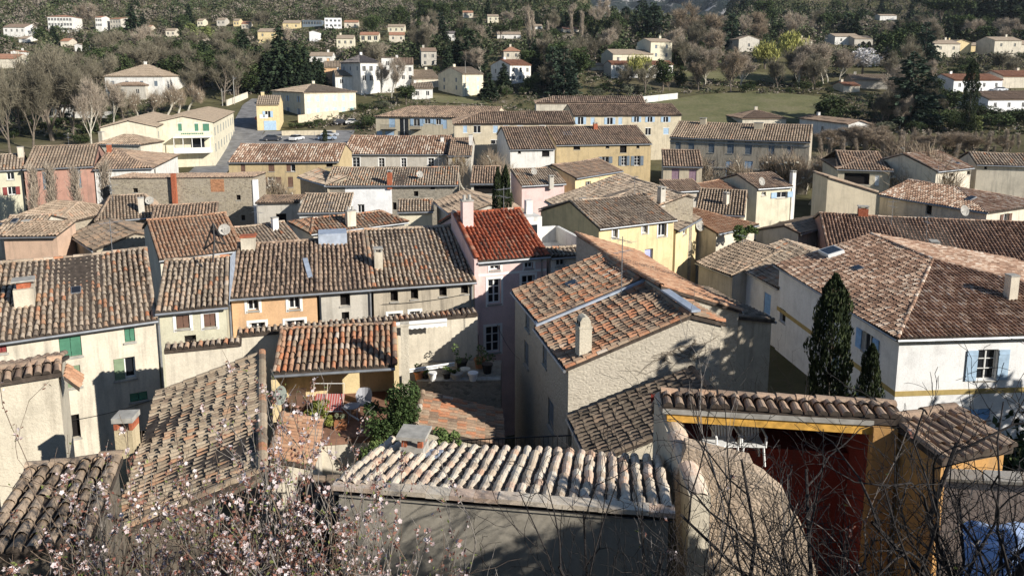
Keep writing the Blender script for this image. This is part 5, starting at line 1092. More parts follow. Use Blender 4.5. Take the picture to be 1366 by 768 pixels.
for lb, a in (('small cream house on the wooded hill', (618, 25, 14, 7, 5, 9, W_CREAM, FT_RED)), ('yellow house on the wooded hill with two windows', (651, 31, 14, 8, 5, 9, W_PALEY, FT_TAN)), ('low white house with a long wall at the wood edge', (664, 52, 30, 5, 4, 9, W_WHITE, FT_TAN)), ('white house half hidden by the two dark pines', (595, 55, 14, 9, 5, 8, W_WHITE, FT_GRY)),
              ('far white house under the mountain left of the poplars', (706, 40, 16, 4, 5, 8, W_WHITE, FT_TAN)), ('little pale roof between the bare poplars', (752, 44, 18, 4, 5, 8, W_CREAM, FT_RED))):
    simple(lb, *a, auto=A_(2, (1.5,), 'd'))
# right
simple('white gabled barn house with a long tan roof at the meadow edge', 1130, 195, 30, 27, 8, 22, W_WHITE, FT_BRN, gable_end=True, slope=.3, auto=(1, (2.8,), 1.0, 2.0, 's', S_GREY), auto2=(3, (1.8,), 1.0, 1.2, 'p', None))
simple('low cream house with tan hip roof behind the long grey building', 990, 168, 58, 8, 3, 12, W_CREAM, FT_BRN, hip=True)
simple('white house with pale windows on the right slope', 1114, 60, 24, 10, 6, 10, W_WHITE, FT_TAN, auto=A_(2, (1.6,), 'p'))
simple('grey shaded extension right of the white slope house', 1140, 62, 15, 9, 6, 10, W_GREY, FT_TAN)
simple('pale house behind the yellow willow', 985, 70, 22, 16, 15, 10, W_GREY, FT_TAN, gable_end=True, auto=(1, (2.5,), 1, 1.4, 'p', None))
simple('cream house at the left of the pale blue gable on the slope', 1050, 64, 26, 8, 6, 9, W_PALEY, FT_TAN)
simple('pale house with two gables on the right slope', 1246, 77, 24, 17, 8, 11, W_CREAM, FT_TAN, auto=A_(2, (1.8,), 'p'))
simple('yellow gabled house between the slope houses', 1268, 73, 17, 14, 6, 10, W_YEL, FT_TAN, gable_end=True)
simple('yellow low house right of the yellow gable', 1287, 70, 22, 8, 6, 9, W_YEL, FT_TAN)
simple('tall pale house with lean roof at the right slope edge', 1326, 76, 24, 20, 6, 11, W_CREAM, FT_TAN, auto=A_(2, (1.8,), 'p'))
simple('long pale house running out at the right edge', 1350, 74, 40, 13, 5, 12, W_CREAM, FT_TAN)
simple('bright white house with brown roof behind the tall cypress', 1272, 124, 58, 15, 10, 12, W_BRIGHT, FT_RED, auto=A_(4, (1.5,), 'p'))
simple('white house with wide brown roof at the right edge', 1318, 150, 70, 15, 8, 14, W_BRIGHT, FT_BRN, auto=A_(4, (1.5,), 'd'))
simple('brown roofed white house high at the right edge', 1338, 118, 40, 14, 6, 12, W_CREAM, FT_RED)
simple('roof with dark solar panels below the white blossom tree', 1136, 118, 44, 9, -12, 12, W_GREY, FT_TAN)
simple('tan roofed hut beside the solar panel roof', 1126, 124, 16, 8, 10, 6, W_CREAM, FT_RED)
simple('white farmhouse sliver on the hill at top right', 1174, 28, 10, 6, 5, 8, W_WHITE, FT_TAN)

# small walls by the road
def low_wall(label, pts, h, mat):
    P = [ground_hit(*p) for p in pts]; r_ = empty('low_wall', P[0], label, 'wall'); mb = MB()
    for p, q in zip(P[:-1], P[1:]): d = nrm(q - p); s_ = np.array([-d[1], d[0], 0]) * .35; mb.hexa([p - [0, 0, 1], q - [0, 0, 1], q + s_ - [0, 0, 1], p + s_ - [0, 0, 1], p + [0, 0, h], q + [0, 0, h], q + s_ + [0, 0, h], p + s_ + [0, 0, h]])
    mb.build('wall', [mat], r_)
low_wall('low pale wall in front of the car park hedge', [(376, 182), (448, 181)], 1.3, W_BEIGE)
low_wall('pale retaining wall below the yellow mansion', [(398, 165), (452, 158)], 2.2, W_BEIGE)
low_wall('low wall along the shaded bend of the road', [(303, 142), (331, 131)], 1.8, W_CREAM)
low_wall('long pale wall at the edge of the meadow', [(858, 138), (904, 133)], 2.0, W_WHITE)
low_wall('pale park wall behind the bare park trees', [(100, 158), (152, 158)], 1.8, W_WHITE)
# meadows
def px_sheet(name, pts_top, pts_bot, mat, lift, nx=40, ny=14):
    """a sheet laid on the ground between two edges"""
    V = []
    tx, ty = zip(*pts_top); bx, by = zip(*pts_bot)
    for j in range(ny):
        for i in range(nx):
            t = i / (nx - 1); k = np.linspace(0, 1, len(tx)); k2 = np.linspace(0, 1, len(bx)); a = (np.interp(t, k, tx), np.interp(t, k, ty)); b = (np.interp(t, k2, bx), np.interp(t, k2, by)); s_ = j / (ny - 1)
            V.append((a, b, s_))
    out = []
    for a, b, s_ in V: A3 = ground_hit(*a); B3 = ground_hit(*b); x, y = (A3 * (1 - s_) + B3 * s_)[:2]; out.append((x, y, float(terr(x, y)) + lift))
    mb = MB(); mb.add(out, [(j * nx + i, j * nx + i + 1, (j + 1) * nx + i + 1, (j + 1) * nx + i) for j in range(ny - 1) for i in range(nx - 1)]); o = mb.build(name, [mat]); return tag(o, kind='structure')
def grassmat():
    m, nt, b = new_mat('meadow_grass'); v = mapping(nt); n1 = noise(nt, v, .12, 7, .7); r1 = ramp(nt, [(.3, (.1, .105, .05)), (.5, (.155, .15, .075)), (.7, (.2, .175, .105))], n1); n2 = noise(nt, v, 1.5, 5, .7); r2 = ramp(nt, [(.3, (.7,) * 3), (.7, (1.2,) * 3)], n2)
    col = mix(nt, 1.0, r1.outputs[0], r2.outputs[0], 'MULTIPLY'); nt.links.new(col, b.inputs['Base Color']); b.inputs['Roughness'].default_value = 1; b.inputs['Specular IOR Level'].default_value = .05; return m
MEADOW = grassmat()
px_sheet('meadow', [(858, 140), (930, 128), (1020, 122), (1110, 132)], [(880, 172), (1000, 172), (1120, 168)], MEADOW, .2)
px_sheet('meadow', [(905, 96), (1030, 98), (1070, 104)], [(905, 108), (1030, 112), (1075, 116)], MEADOW, .25)
px_sheet('lawn', [(572, 128), (640, 132)], [(575, 138), (655, 141)], MEADOW, .2)

# cars
def car(label, px, py, yaw, col, L=4.2):
    P = ground_hit(px, py); P[2] += .18; r_ = empty('parked_car', P, label, 'car', 'cars parked near the road'); c, s_ = math.cos(R(yaw)), math.sin(R(yaw)); f = np.array([c, s_, 0]); l = np.array([-s_, c, 0]); W = 1.75
    paint = plain('car_paint', col, .3, .2, .02)
    def ext(prof, w0, w1, name, mat, par):
        mb = MB(); k = len(prof); V = []
        for sy, in ((-1,), (1,)):
            for x, z in prof: w = w0 + (w1 - w0) * max(0, (z - .85) / .6); V.append(P + f * x * L / 4.2 + l * sy * w / 2 + ez * z)
        mb.add(V, [list(range(k))[::-1], list(range(k, 2 * k))] + [(i, (i + 1) % k, (i + 1) % k + k, i + k) for i in range(k)]); return mb.build(name, [mat], par)
    ext([(-2.1, .3), (2.1, .3), (2.12, .62), (1.95, .78), (1.1, .9), (-1.9, .95), (-2.1, .8)], W, W, 'body', paint, r_)
    ext([(1.15, .88), (.45, 1.38), (-1.2, 1.42), (-1.9, .93)], W * .97, W * .8, 'windows', GLASS, r_)
    ext([(.5, 1.385), (-1.25, 1.425), (-1.3, 1.46), (.4, 1.44)], W * .8, W * .78, 'roof', paint, r_)
    for x in (-1.3, 1.3):
        for sy in (-1, 1):
            mb = MB(); q = P + f * x + l * sy * W * .46 + ez * .32; mb.segs([q - l * .1], [q + l * .1], .32, .32, 14, caps=True); w_ = mb.build('wheel', [IRON], r_); mb = MB(); q2 = q + l * sy * .105; mb.segs([q2 - l * .01], [q2 + l * .01], .19, .19, 10, caps=True); mb.build('rim', [ZINC], w_)
    for sy in (-1, 1): mb = MB(); mb.box(P + f * 2.06 + l * sy * .6 + ez * .6, .08, .35, .14, f[:2]); mb.build('headlight', [FRAME], r_)
car('dark car with pale bonnet at the left of the car park', 364, 189, 12, (.05, .055, .07)); car('white car seen from behind in the car park', 396, 189, 75, (.75, .75, .75)); car('silver blue car at the right of the car park', 437, 188, 5, (.35, .42, .52)); car('second silver car parked behind the silver blue one', 440, 183.5, 5, (.5, .52, .55))
car('dark car below the mansion hedge', 455, 167, 30, (.04, .04, .045)); car('light grey car beside the dark car below the mansion', 471, 167, 20, (.6, .58, .55)); car('white car at the far right beside the white house', 1335, 123, 10, (.7, .72, .75))
def lamp(label, px, py, hpx, arm):
    P = ground_hit(px, py); h = hpx * P[1] / 1000; r_ = empty('street_lamp', P, label, 'street lamp'); mb = MB(); mb.segs([P], [P + [0, 0, h]], .12, .07, 8); mb.build('post', [CONC], r_)
    mb = MB(); mb.tube([P + [0, 0, h * .82], P + [arm, 0, h * .92]], .06, 6); mb.build('arm', [CONC], r_); mb = MB(); mb.box(P + [arm, 0, h * .9], .7, .3, .15); mb.build('lamp_head', [ZINC], r_)
lamp('concrete street lamp by the bend of the road', 297, 142, 23, 2.6); lamp('tall bare street lamp behind the road wall', 313, 140, 38, .5)
P = ground_hit(343, 174); r_ = empty('road_sign', P, 'round road sign on a post by the garage house', 'road sign'); mb = MB(); mb.tube([P, P + [0, 0, 3]], .06, 6); mb.build('post', [ZINC], r_); mb = MB(); mb.segs([P + [0, -.08, 3]], [P + [0, -.02, 3]], .45, .45, 16, caps=True); mb.build('sign_disc', [S_RED], r_)
for i, (px, py, hp, lb) in enumerate(((589, 137, 34, 'thin mast beside the grey walled house'),)):
    P = ground_hit(px + 32, py - 8); mb = MB(); mb.segs([P], [P + [0, 0, 11]], .1, .06, 6); o = mb.build('mast', [CONC]); tag(o, lb, 'mast')
# ================================================================== trees
BARK = plain('bark', (.16, .13, .1), .95, var=.3); BARK_P = plain('bark_pale', (.45, .41, .33), .95, var=.35, scale=6)
TWIG = leafmat('twig_brown', (.115, .1, .068), (.235, .205, .145), .25); TWIGP = leafmat('twig_pale', (.25, .2, .15), (.42, .35, .27), .15); TWIGT = leafmat('twig_tan', (.2, .155, .11), (.34, .265, .185), .15)
L_CON = leafmat('needles_dark', (.012, .022, .012), (.05, .07, .035), .2); L_CED = leafmat('needles_blue', (.018, .032, .022), (.07, .1, .062), .15); L_EVG = leafmat('leaf_evergreen', (.02, .035, .012), (.085, .11, .04), .3)
L_CYP = leafmat('cypress_leaf', (.012, .02, .009), (.06, .075, .03), .12); L_WIL = leafmat('willow_yellow', (.22, .22, .06), (.4, .38, .12), .1); L_GRN = leafmat('leaf_light', (.14, .17, .06), (.28, .3, .11), .15); L_BLO = leafmat('blossom_white', (.5, .47, .45), (.8, .78, .77), .05); L_OLV = leafmat('leaf_olive', (.09, .1, .06), (.2, .2, .13), .2)
class Sk: pass
def skeleton(base, d0, length, r, levels, spread, kids, seed, up=.15, wob=.12, start=.3, shrink=.62, segn=4):
    """branch skeleton: arrays of segment ends, radii and level, plus the tips"""
    g = np.random.default_rng(seed); P, Q, R0, R1, LV = [], [], [], [], []; tips = []
    def grow(p, d, ln, r, lv):
        pts = [p]; rads = [r]
        for i in range(segn):
            d = nrm(d + g.normal(0, wob, 3) + np.array([0, 0, up * .5])); q = p + d * ln / segn; r2 = r * (1 - .62 * (i + 1) / segn)
            P.append(p); Q.append(q); R0.append(rads[-1]); R1.append(r2); LV.append(lv); p = q; pts.append(p); rads.append(r2)
        if lv >= levels: tips.append((p, d)); return
        m = kids[min(lv, len(kids) - 1)]
        for j in range(m):
            t = start + (1 - start) * (j + g.uniform(.2, .8)) / m; i = min(int(t * segn), segn - 1); q = pts[i] + (pts[i + 1] - pts[i]) * (t * segn - i)
            dd = nrm(pts[i + 1] - pts[i]); e = nrm(np.cross(dd, g.normal(size=3))); a = spread * g.uniform(.7, 1.25)
            grow(q, nrm(dd * math.cos(a) + e * math.sin(a) + np.array([0, 0, up])), ln * shrink * g.uniform(.75, 1.2) * (1.15 - .4 * t), rads[i] * .6, lv + 1)
        tips.append((p, d))
    grow(np.asarray(base, float), nrm(d0), length, r, 0)
    s = Sk(); s.P, s.Q, s.R0, s.R1, s.LV = map(np.array, (P, Q, R0, R1, LV)); s.tips = tips; return s
def local_build(mb, name, mats, smooth=False):
    o = mb.build(name, mats, None, smooth); me = o.data; bpy.data.objects.remove(o); return me
def twigs(mb, tips, n, length, wid, g, fan=.5, mi=0, droop=0):
    tp = np.array([t[0] for t in tips]); td = np.array([t[1] for t in tips]); idx = g.integers(0, len(tp), n)
    d = td[idx] + g.normal(0, fan, (n, 3)); d[:, 2] += .15 - droop; d /= np.linalg.norm(d, axis=1)[:, None]; L = length * g.uniform(.4, 1.2, (n, 1)); P = tp[idx] - td[idx] * g.uniform(0, 1, (n, 1)) * length + g.normal(0, length * .12, (n, 3)); Q = P + d * L
    e = np.cross(d, g.normal(size=(n, 3))); e /= np.linalg.norm(e, axis=1)[:, None] + 1e-9; w = wid * g.uniform(.6, 1.4, (n, 1))
    V = np.stack([P - e * w, P + e * w, Q + e * w * .4, Q - e * w * .4], 1).reshape(-1, 3); mb.add(V, np.arange(n)[:, None] * 4 + np.arange(4)[None], mi, np.repeat(g.uniform(0, 1, n), 4))
PROTO = {}
def proto(kind, v):
    """meshes of one tree 10 m tall at the origin: (trunk, crown)"""
    global rng
    key = (kind, v)
    if key in PROTO: return PROTO[key]
    g = np.random.default_rng(abs(hash((len(kind) * 31 + ord(kind[0]) * 7 + ord(kind[-1]), v))) % 99991); keep_rng = rng; rng = g
    tr, cr = MB(), MB(); bark, leaf = BARK, TWIG
    if kind in ('bare', 'bare_pale', 'bare_wide', 'bare_tan'):
        leaf = {'bare': TWIG, 'bare_wide': TWIG, 'bare_pale': TWIGP, 'bare_tan': TWIGT}[kind]
        wide = kind == 'bare_wide'; s = skeleton((0, 0, -.5), (g.normal(0, .05), g.normal(0, .05), 1), 6.2 if not wide else 4.5, .2, 3, .72 if not wide else .95, (8, 5, 4), int(g.integers(1e6)), up=.25, start=.25, shrink=.6)
        sc = 10 / max(s.Q[:, 2].max() + .4, 1); m = s.LV <= 1
        tr.segs(s.P[m] * sc, s.Q[m] * sc, s.R0[m] * sc, s.R1[m] * sc, 5); m = ~m; cr.segs(s.P[m] * sc, s.Q[m] * sc, np.maximum(s.R0[m], .022) * sc, np.maximum(s.R1[m], .016) * sc, 3, 0, np.repeat(g.uniform(.1, .8), m.sum()))
        twigs(cr, [(p * sc, d) for p, d in s.tips], 4200, 1.15, .019, g, .65)
        if kind == 'bare_pale': bark = BARK_P
    elif kind == 'poplar':
        leaf = TWIGP; s = skeleton((0, 0, -.5), (0, 0, 1), 9.5, .16, 2, .28, (26, 4), int(g.integers(1e6)), up=.5, start=.12, shrink=.22, wob=.04); m = s.LV == 0; tr.segs(s.P[m], s.Q[m], s.R0[m], s.R1[m], 5)
        m = ~m; cr.segs(s.P[m], s.Q[m], np.maximum(s.R0[m], .02), .014, 3); twigs(cr, s.tips, 1800, 1.0, .018, g, .25)
    elif kind == 'plane':
        bark = BARK_P; leaf = TWIGT; s = skeleton((0, 0, -.5), (0, 0, 1), 4.2, .32, 2, .8, (7, 4), int(g.integers(1e6)), up=.25, start=.7, shrink=.75, wob=.22); sc = 7.6 / (s.Q[:, 2].max() + .1)
        tr.segs(s.P * sc, s.Q * sc, np.maximum(s.R0, .1) * sc, np.maximum(s.R1, .11) * sc, 6)
        for p, d in s.tips: q = p * sc; tr.segs([q - d * .12], [q + d * .14], .17, .2, 6, caps=True)
        twigs(cr, [(p * sc + np.array([0, 0, .1]), np.array([0, 0, 1.])) for p, d in s.tips], 1700, 2.0, .022, g, .4)
    elif kind in ('evergreen', 'light', 'willow', 'blossom', 'olive', 'bush', 'pine'):
        leaf = dict(evergreen=L_EVG, light=L_GRN, willow=L_WIL, blossom=L_BLO, olive=L_OLV, bush=L_EVG, pine=L_EVG)[kind]; tr.segs([[0, 0, -.6], [0, 0, 2.5]], [[0, 0, 2.5], [.2, 0, 5.5]], [.3, .22], [.22, .1], 6)
        k = 26; rad = 3.6 if kind != 'pine' else 4.2
        for i in range(k):
            d = nrm(g.normal(size=3)); d[2] = d[2] * .85; c = np.array([0, 0, 5.9]) + d * np.array([rad, rad, 3.3 if kind != 'pine' else 1.4]) * g.uniform(.45, .92)
            if kind in ('bush', 'olive'): c = np.array([0, 0, 4.9]) + d * np.array([4.6, 4.6, 4.2]) * g.uniform(.4, .9)
            if kind == 'pine': c[2] += 1.9
            if kind != 'blossom' and i < 12: tr.segs([[0, 0, 3 + g.uniform(0, 2)]], [c], .09, .03, 4)
            n = 90; off = g.normal(size=(n, 3)); off /= np.linalg.norm(off, axis=1)[:, None]; P = c + off * g.uniform(.55, 1, (n, 1)) * g.uniform(.9, 1.7); P[:, 2] = np.maximum(P[:, 2], .15)
            ax = None
            if kind == 'willow': ax = np.array([0, 0, -1.]); P[:, 2] -= g.uniform(0, 1.6, n)
            quads(cr, P, .3 if kind != 'willow' else .5, 0, .4, .5 if kind != 'willow' else .18, np.clip(g.uniform(.1, .7) + g.uniform(-.15, .35, n), 0, 1), ax)
    elif kind in ('conifer', 'cedar'):
        leaf = L_CON if kind == 'conifer' else L_CED; tr.segs([[0, 0, -.6]], [[0, 0, 9.6]], .26, .04, 6); rows = 26 if kind == 'conifer' else 20; R_ = 2.5 if kind == 'conifer' else 4.3
        for i in range(rows):
            t = i / rows; z = .7 + 9.1 * t; rr = R_ * (1 - t) ** (.85 if kind == 'conifer' else .6) * g.uniform(.8, 1.15) + .15; nb = max(5, int(11 * (1 - t) + 4))
            for j in range(nb):
                a = g.uniform(0, 6.28); ln = rr * g.uniform(.6, 1.1); m = max(4, int(ln * 16)); tt = g.uniform(.1, 1, m) ** .7; drop = -.25 if kind == 'conifer' else .06
                P = np.stack([np.cos(a) * ln * tt, np.sin(a) * ln * tt, z + drop * ln * tt + g.normal(0, .07, m)], 1) + g.normal(0, .1, (m, 3)); ax = np.array([math.cos(a), math.sin(a), drop - .15])
                quads(cr, P, .33, 0, .8, .4, np.clip(g.uniform(.05, .75) + g.uniform(-.1, .25, m), 0, 1), ax)
    elif kind == 'cypress':
        leaf = L_CYP; tr.segs([[0, 0, -.6]], [[0, 0, 9]], .16, .03, 6); n = 12000; t = g.uniform(0, 1, n) ** .85; z = .25 + 9.6 * t; prof = np.interp(t, [0, .08, .4, .75, .93, 1], [.6, .9, 1.0, .9, .55, .06]) * 1.0
        a = g.uniform(0, 6.28, n); lump = 1 + .16 * np.sin(a * 3 + z * 1.3) + .13 * np.sin(a * 5 - z * 2.1) + .1 * np.sin(z * 4.7 + a); rr = prof * lump * g.uniform(.72, 1.06, n)
        P = np.stack([np.cos(a) * rr, np.sin(a) * rr, z], 1); ax = np.stack([np.cos(a) * .25, np.sin(a) * .25, np.ones(n)], 1); quads(cr, P, .11, 0, 0, .36, np.clip(.45 + .4 * (lump - 1) / .3 + g.uniform(-.35, .35, n), 0, 1), ax)
    rng = keep_rng
    PROTO[key] = (local_build(tr, 'trunk', [bark]), local_build(cr, 'crown', [leaf])); return PROTO[key]
def plant(kind, v, P, h, wide=1.0, label=None, name='tree', cat='tree', group=None, rz=None):
    t, c = proto(kind, v); r_ = empty(name, P, label, cat, group); s = h / 10; r_.scale = (s * wide, s * wide, s); r_.rotation_euler = (0, 0, random.uniform(0, 6.28) if rz is None else rz)
    for nm, me in (('trunk', t), ('crown', c)):
        if me is None: continue
        o = bpy.data.objects.new(nm, me); COL.objects.link(o); o.parent = r_
    return r_
def tree_px(kind, px, py, hpx, wide=1.0, label=None, v=None, group=None, Y=None, z=None, name=None, cat=None):
    P = ground_hit(px, py) if Y is None else np.array([(px - CX) / F * Y * 1.0, Y, z]); 
    if Y is not None: q = at_y(px, 400, Y); P[0] = q[0]
    nm = dict(bare='bare_tree', bare_pale='bare_tree', bare_wide='bare_tree', bare_tan='bare_tree', poplar='poplar_tree', plane='plane_tree', evergreen='evergreen_tree', light='leafy_tree', willow='willow_tree', blossom='blossom_tree', olive='olive_bush', bush='bush', pine='pine_tree', conifer='conifer_tree', cedar='cedar_tree', cypress='cypress_tree')[kind]
    return plant(kind, random.randrange(2) if v is None else v, P, hpx * P[1] / 1000, wide, label, nm, cat or ('bush' if kind in ('bush', 'olive') else 'tree'), group)
def tree_at(kind, px, top, Y, wide=1.0, label=None, group=None, v=None, name=None):
    q = at_y(px, 200, Y); z0 = float(terr(q[0], Y)); zt = at_y(px, top, Y)[2]
    return tree_px(kind, px, 0, (zt - z0) * 1000 / Y, wide, label, v, group, Y=Y, z=z0, name=name)
# one by one, as they stand out in the photo
GP = 'bare trees of the park at the left'
for x, y, h, k, w in ((14, 205, 118, 'bare', .6), (44, 200, 122, 'bare', .7), (72, 188, 132, 'bare_wide', .9), (98, 190, 112, 'bare', .75), (122, 196, 92, 'bare_pale', .7), (28, 180, 88, 'bare', .8), (58, 172, 80, 'bare', .9), (5, 178, 78, 'bare_wide', .8), (88, 168, 98, 'bare_wide', 1.1), (133, 180, 70, 'bare', .8), (112, 172, 75, 'bare', .9), (150, 172, 66, 'bare_pale', .8), (166, 165, 52, 'bare', .8)):
    tree_px(k, x, y, h, w, 'tall bare grey-brown tree in the park left of the yellow building', group=GP)
for i in range(26): tree_px('bush' if i % 2 else 'evergreen', random.uniform(0, 175), random.uniform(150, 205), random.uniform(10, 22), random.uniform(1.2, 1.9), 'dark green understorey bush below the bare park trees', group='understorey of the park')
GPL = 'pollarded plane trees by the yellow building'
for x, y, h in ((186, 158, 42), (205, 156, 44), (222, 155, 46), (238, 152, 46), (250, 148, 42)): tree_px('plane', x, y, h, 1.1, 'pollarded plane with pale knobbly limbs behind the yellow building', group=GPL)
for x, y, h, lb in ((375, 122, 88, 'tallest dark spruce of the clump behind the mansion'), (396, 124, 70, 'second dark spruce of the clump, right of the tallest'), (408, 122, 62, 'narrow dark spruce in the middle of the clump'), (422, 122, 46, 'lowest dark spruce at the right of the clump'), (358, 124, 55, 'dark spruce at the left of the clump by the road'), (388, 126, 48, 'short dark spruce in front of the tall ones'), (427, 118, 40, 'small dark spruce beside the peach block')):
    tree_px('conifer', x, y, h, 1.15 if h > 60 else 1.3, lb)
tree_px('conifer', 326, 92, 52, 1.5, 'broad dark pine above the shaded road'); tree_px('conifer', 344, 122, 60, 1.4, 'dark fir at the left of the shaded road bend'); tree_px('evergreen', 335, 126, 34, 1.2, 'dark round evergreen over the road bend')
tree_px('bare_wide', 298, 136, 64, .95, 'dark bare round tree right of the plane trees'); tree_px('bare_pale', 200, 82, 48, 1.2, 'pale bare round tree behind the white house'); tree_px('light', 275, 66, 32, 1.6, 'fresh light green tree on the left slope'); tree_px('light', 255, 48, 18, 1.2, 'small yellow green tree on the left slope')
tree_px('pine', 153, 92, 26, 1.6, 'round topped bright green pine behind the white house'); tree_px('evergreen', 192, 88, 34, 1.1, 'dark evergreen right of the round pine'); tree_px('evergreen', 54, 60, 26, 1.3, 'green round tree before the four storey block'); tree_px('conifer', 72, 60, 26, 1.4, 'dark conifer before the four storey block'); tree_px('cypress', 116, 88, 32, 1.3, 'dark cypress by the white gabled cottage'); tree_px('cypress', 107, 86, 22, 1.3, 'shorter cypress beside the dark one'); tree_px('bare_pale', 128, 40, 34, 1.5, 'pale bare tree between the apartment blocks')
tree_px('conifer', 178, 58, 50, 1.3, 'tall blue green conifer right of the apartment blocks'); tree_px('conifer', 192, 50, 32, 1.3, 'shorter conifer right of the apartment blocks'); tree_px('evergreen', 160, 60, 26, 1.2, 'dark green tree before the grey apartment block'); tree_px('conifer', 253, 36, 30, 1.2, 'lone conifer on the left slope'); tree_px('evergreen', 132, 68, 26, 1.3, 'dark evergreen left of the pale tree')
for x, y, h, w, lb in ((236, 118, 48, 1.3, 'large dark evergreen behind the pollarded planes'), (272, 116, 52, 1.2, 'large dark evergreen left of the dark bare tree'), (318, 118, 50, 1.2, 'large dark evergreen above the shaded road'), (340, 104, 46, 1.2, 'dark evergreen behind the shaded road bend'), (230, 100, 34, 1.5, 'broad dark evergreen in the wood behind the plane trees'), (262, 102, 40, 1.5, 'dark evergreen above the plane trees'), (290, 92, 34, 1.5, 'rounded dark evergreen near the light green tree'), (312, 100, 40, 1.2, 'tall dark evergreen by the pine'), (245, 84, 26, 1.4, 'mid green evergreen on the left slope')): tree_px('evergreen', x, y, h, w, lb)
tree_px('cedar', 752, 130, 66, .95, 'big blue green cedar in the middle beside the red roofed house'); tree_px('cedar', 737, 118, 56, .8, 'brownish dark cedar left of the big one'); tree_px('light', 716, 118, 22, 1.2, 'yellow green bush tree left of the cedars'); tree_px('evergreen', 706, 126, 26, 1.0, 'dark evergreen left of the cedars')
tree_px('evergreen', 542, 140, 30, 1.3, 'round mid green tree in front of the white school'); tree_px('bare_pale', 522, 132, 56, .75, 'pale leafless tree before the tower'); tree_px('bare_pale', 508, 128, 46, .7, 'second pale leafless tree before the white school')
tree_px('olive', 512, 146, 14, 1.6, 'grey green olive bush below the white school'); tree_px('bush', 486, 150, 16, 1.6, 'dark bush below the white annexe')
for x, y, h, lb in ((610, 96, 46, 'tall dark pine left of the second pine in the middle wood'), (622, 98, 50, 'second tall dark pine in the middle wood'), (632, 100, 40, 'shorter dark pine in the middle wood'), (652, 134, 42, 'dark spruce in front of the grey walled house'), (672, 124, 40, 'dark spruce left of the white red roofed house'), (590, 60, 34, 'dark conifer on the middle slope'), (576, 64, 38, 'dark conifer left on the middle slope'), (640, 62, 26, 'rounded dark conifer below the hill')): tree_px('conifer', x, y, h, 1.4, lb)
tree_px('cypress', 606, 94, 26, 1.6, 'narrow cypress left of the grey walled house'); tree_px('pine', 668, 54, 20, 1.4, 'round pine on the middle slope')
for x, y, h in ((707, 66, 52), (733, 60, 30), (776, 58, 40), (764, 55, 34), (808, 54, 40), (714, 62, 44)): tree_px('poplar', x, y, h, 1.5, 'pale bare poplar on the slope left of the mountain gap', group='bare poplars before the mountain')
tree_px('willow', 852, 108, 40, 1.2, 'bright yellow green willow in front of the villa'); tree_px('willow', 1054, 86, 48, 1.25, 'tall yellow willow on the right slope'); tree_px('willow', 1020, 92, 40, 1.3, 'lower yellow willow left of the tall one')
tree_px('evergreen', 884, 122, 46, 1.2, 'dark evergreen in front of the villa'); tree_px('evergreen', 904, 116, 24, 1.2, 'dark evergreen right of the villa'); tree_px('bare', 860, 128, 44, 1.1, 'bare bushy tree before the villa'); tree_px('bare', 838, 124, 38, 1.1, 'bare bushy tree left of the dark evergreen'); tree_px('bare_tan', 893, 122, 22, 1.3, 'small tan bare bush before the villa')
tree_px('cedar', 870, 54, 50, 1.0, 'very dark cedar below the mountain rocks'); tree_px('bare_tan', 918, 62, 56, 1.5, 'large brown bare tree right of the dark cedar'); tree_px('bare_tan', 952, 66, 48, 1.3, 'brown bare tree beside the large one'); tree_px('cedar', 975, 66, 48, .75, 'dark cedar left of the pale blue gable'); tree_px('bare_tan', 945, 86, 44, 1.1, 'tan bare tree at the meadow edge'); tree_px('cypress', 934, 92, 36, 1.6, 'olive green cypress at the meadow edge'); tree_px('bare_pale', 916, 94, 36, 1.1, 'pale grey bare tree right of the villa'); tree_px('evergreen', 1010, 62, 22, 1.5, 'round dark tree above the lower willow'); tree_px('bush', 1004, 98, 16, 1.6, 'grey green round bush on the meadow'); tree_px('evergreen', 785, 98, 20, 1.3, 'dark evergreen left of the villa hut')
for x, y, h, w in ((1098, 112, 56, 1.35), (1080, 108, 46, 1.2), (1120, 108, 44, 1.1), (1064, 112, 34, 1.2)): tree_px('bare_pale', x, y, h, w, 'grey bare spreading tree right of the meadow', group='grey bare trees at the meadow edge')
tree_px('blossom', 1150, 104, 42, 1.35, 'white blossoming tree on the right slope'); tree_px('bare', 1184, 122, 52, 1.05, 'reddish bare round tree right of the blossom tree'); tree_px('cedar', 1212, 172, 104, .95, 'big drooping dark cedar left of the tall cypress'); tree_px('cedar', 1232, 92, 62, .8, 'dark cedar on the right slope'); tree_px('cypress', 1290, 180, 100, .9, 'tall dark cypress standing alone on the right', v=0)
tree_px('light', 1301, 180, 28, 1.2, 'yellow green round bush right of the tall cypress'); tree_px('evergreen', 1262, 158, 44, 1.3, 'dark evergreen left of the tall cypress'); tree_px('evergreen', 1244, 132, 34, 1.1, 'mid green tree behind the big cedar'); tree_px('bare_pale', 1246, 112, 32, .9, 'pale bare tree behind the big cedar')
for x, y, w in ((1312, 164, 1.6), (1345, 168, 1.8), (1366, 168, 1.6), (1332, 174, 1.6), (1255, 168, 1.3), (1272, 172, 1.4), (1240, 174, 1.4)): tree_px('bush', x, y, 30, w, 'dark clipped hedge bush below the white right hand house', group='dark hedge on the right')
for x, y, h, w in ((1094, 158, 12, 2.4), (1116, 158, 13, 2.4), (1140, 160, 14, 2.2), (1166, 163, 16, 2.0), (1188, 168, 20, 1.6)): tree_px('evergreen', x, y, h, w, 'bright green laurel hedge bush behind the white barn house', group='laurel hedge behind the barn house')
tree_px('olive', 1180, 178, 20, 1.6, 'grey olive bush right of the white barn house'); tree_px('bush', 1170, 192, 14, 1.6, 'dark bush beside the white barn house')
tree_px('cypress', 873, 190, 28, 1.3, 'small dark cypress between the yellow house and the grey building'); tree_px('bush', 878, 200, 20, 1.2, 'bush beside the small cypress')
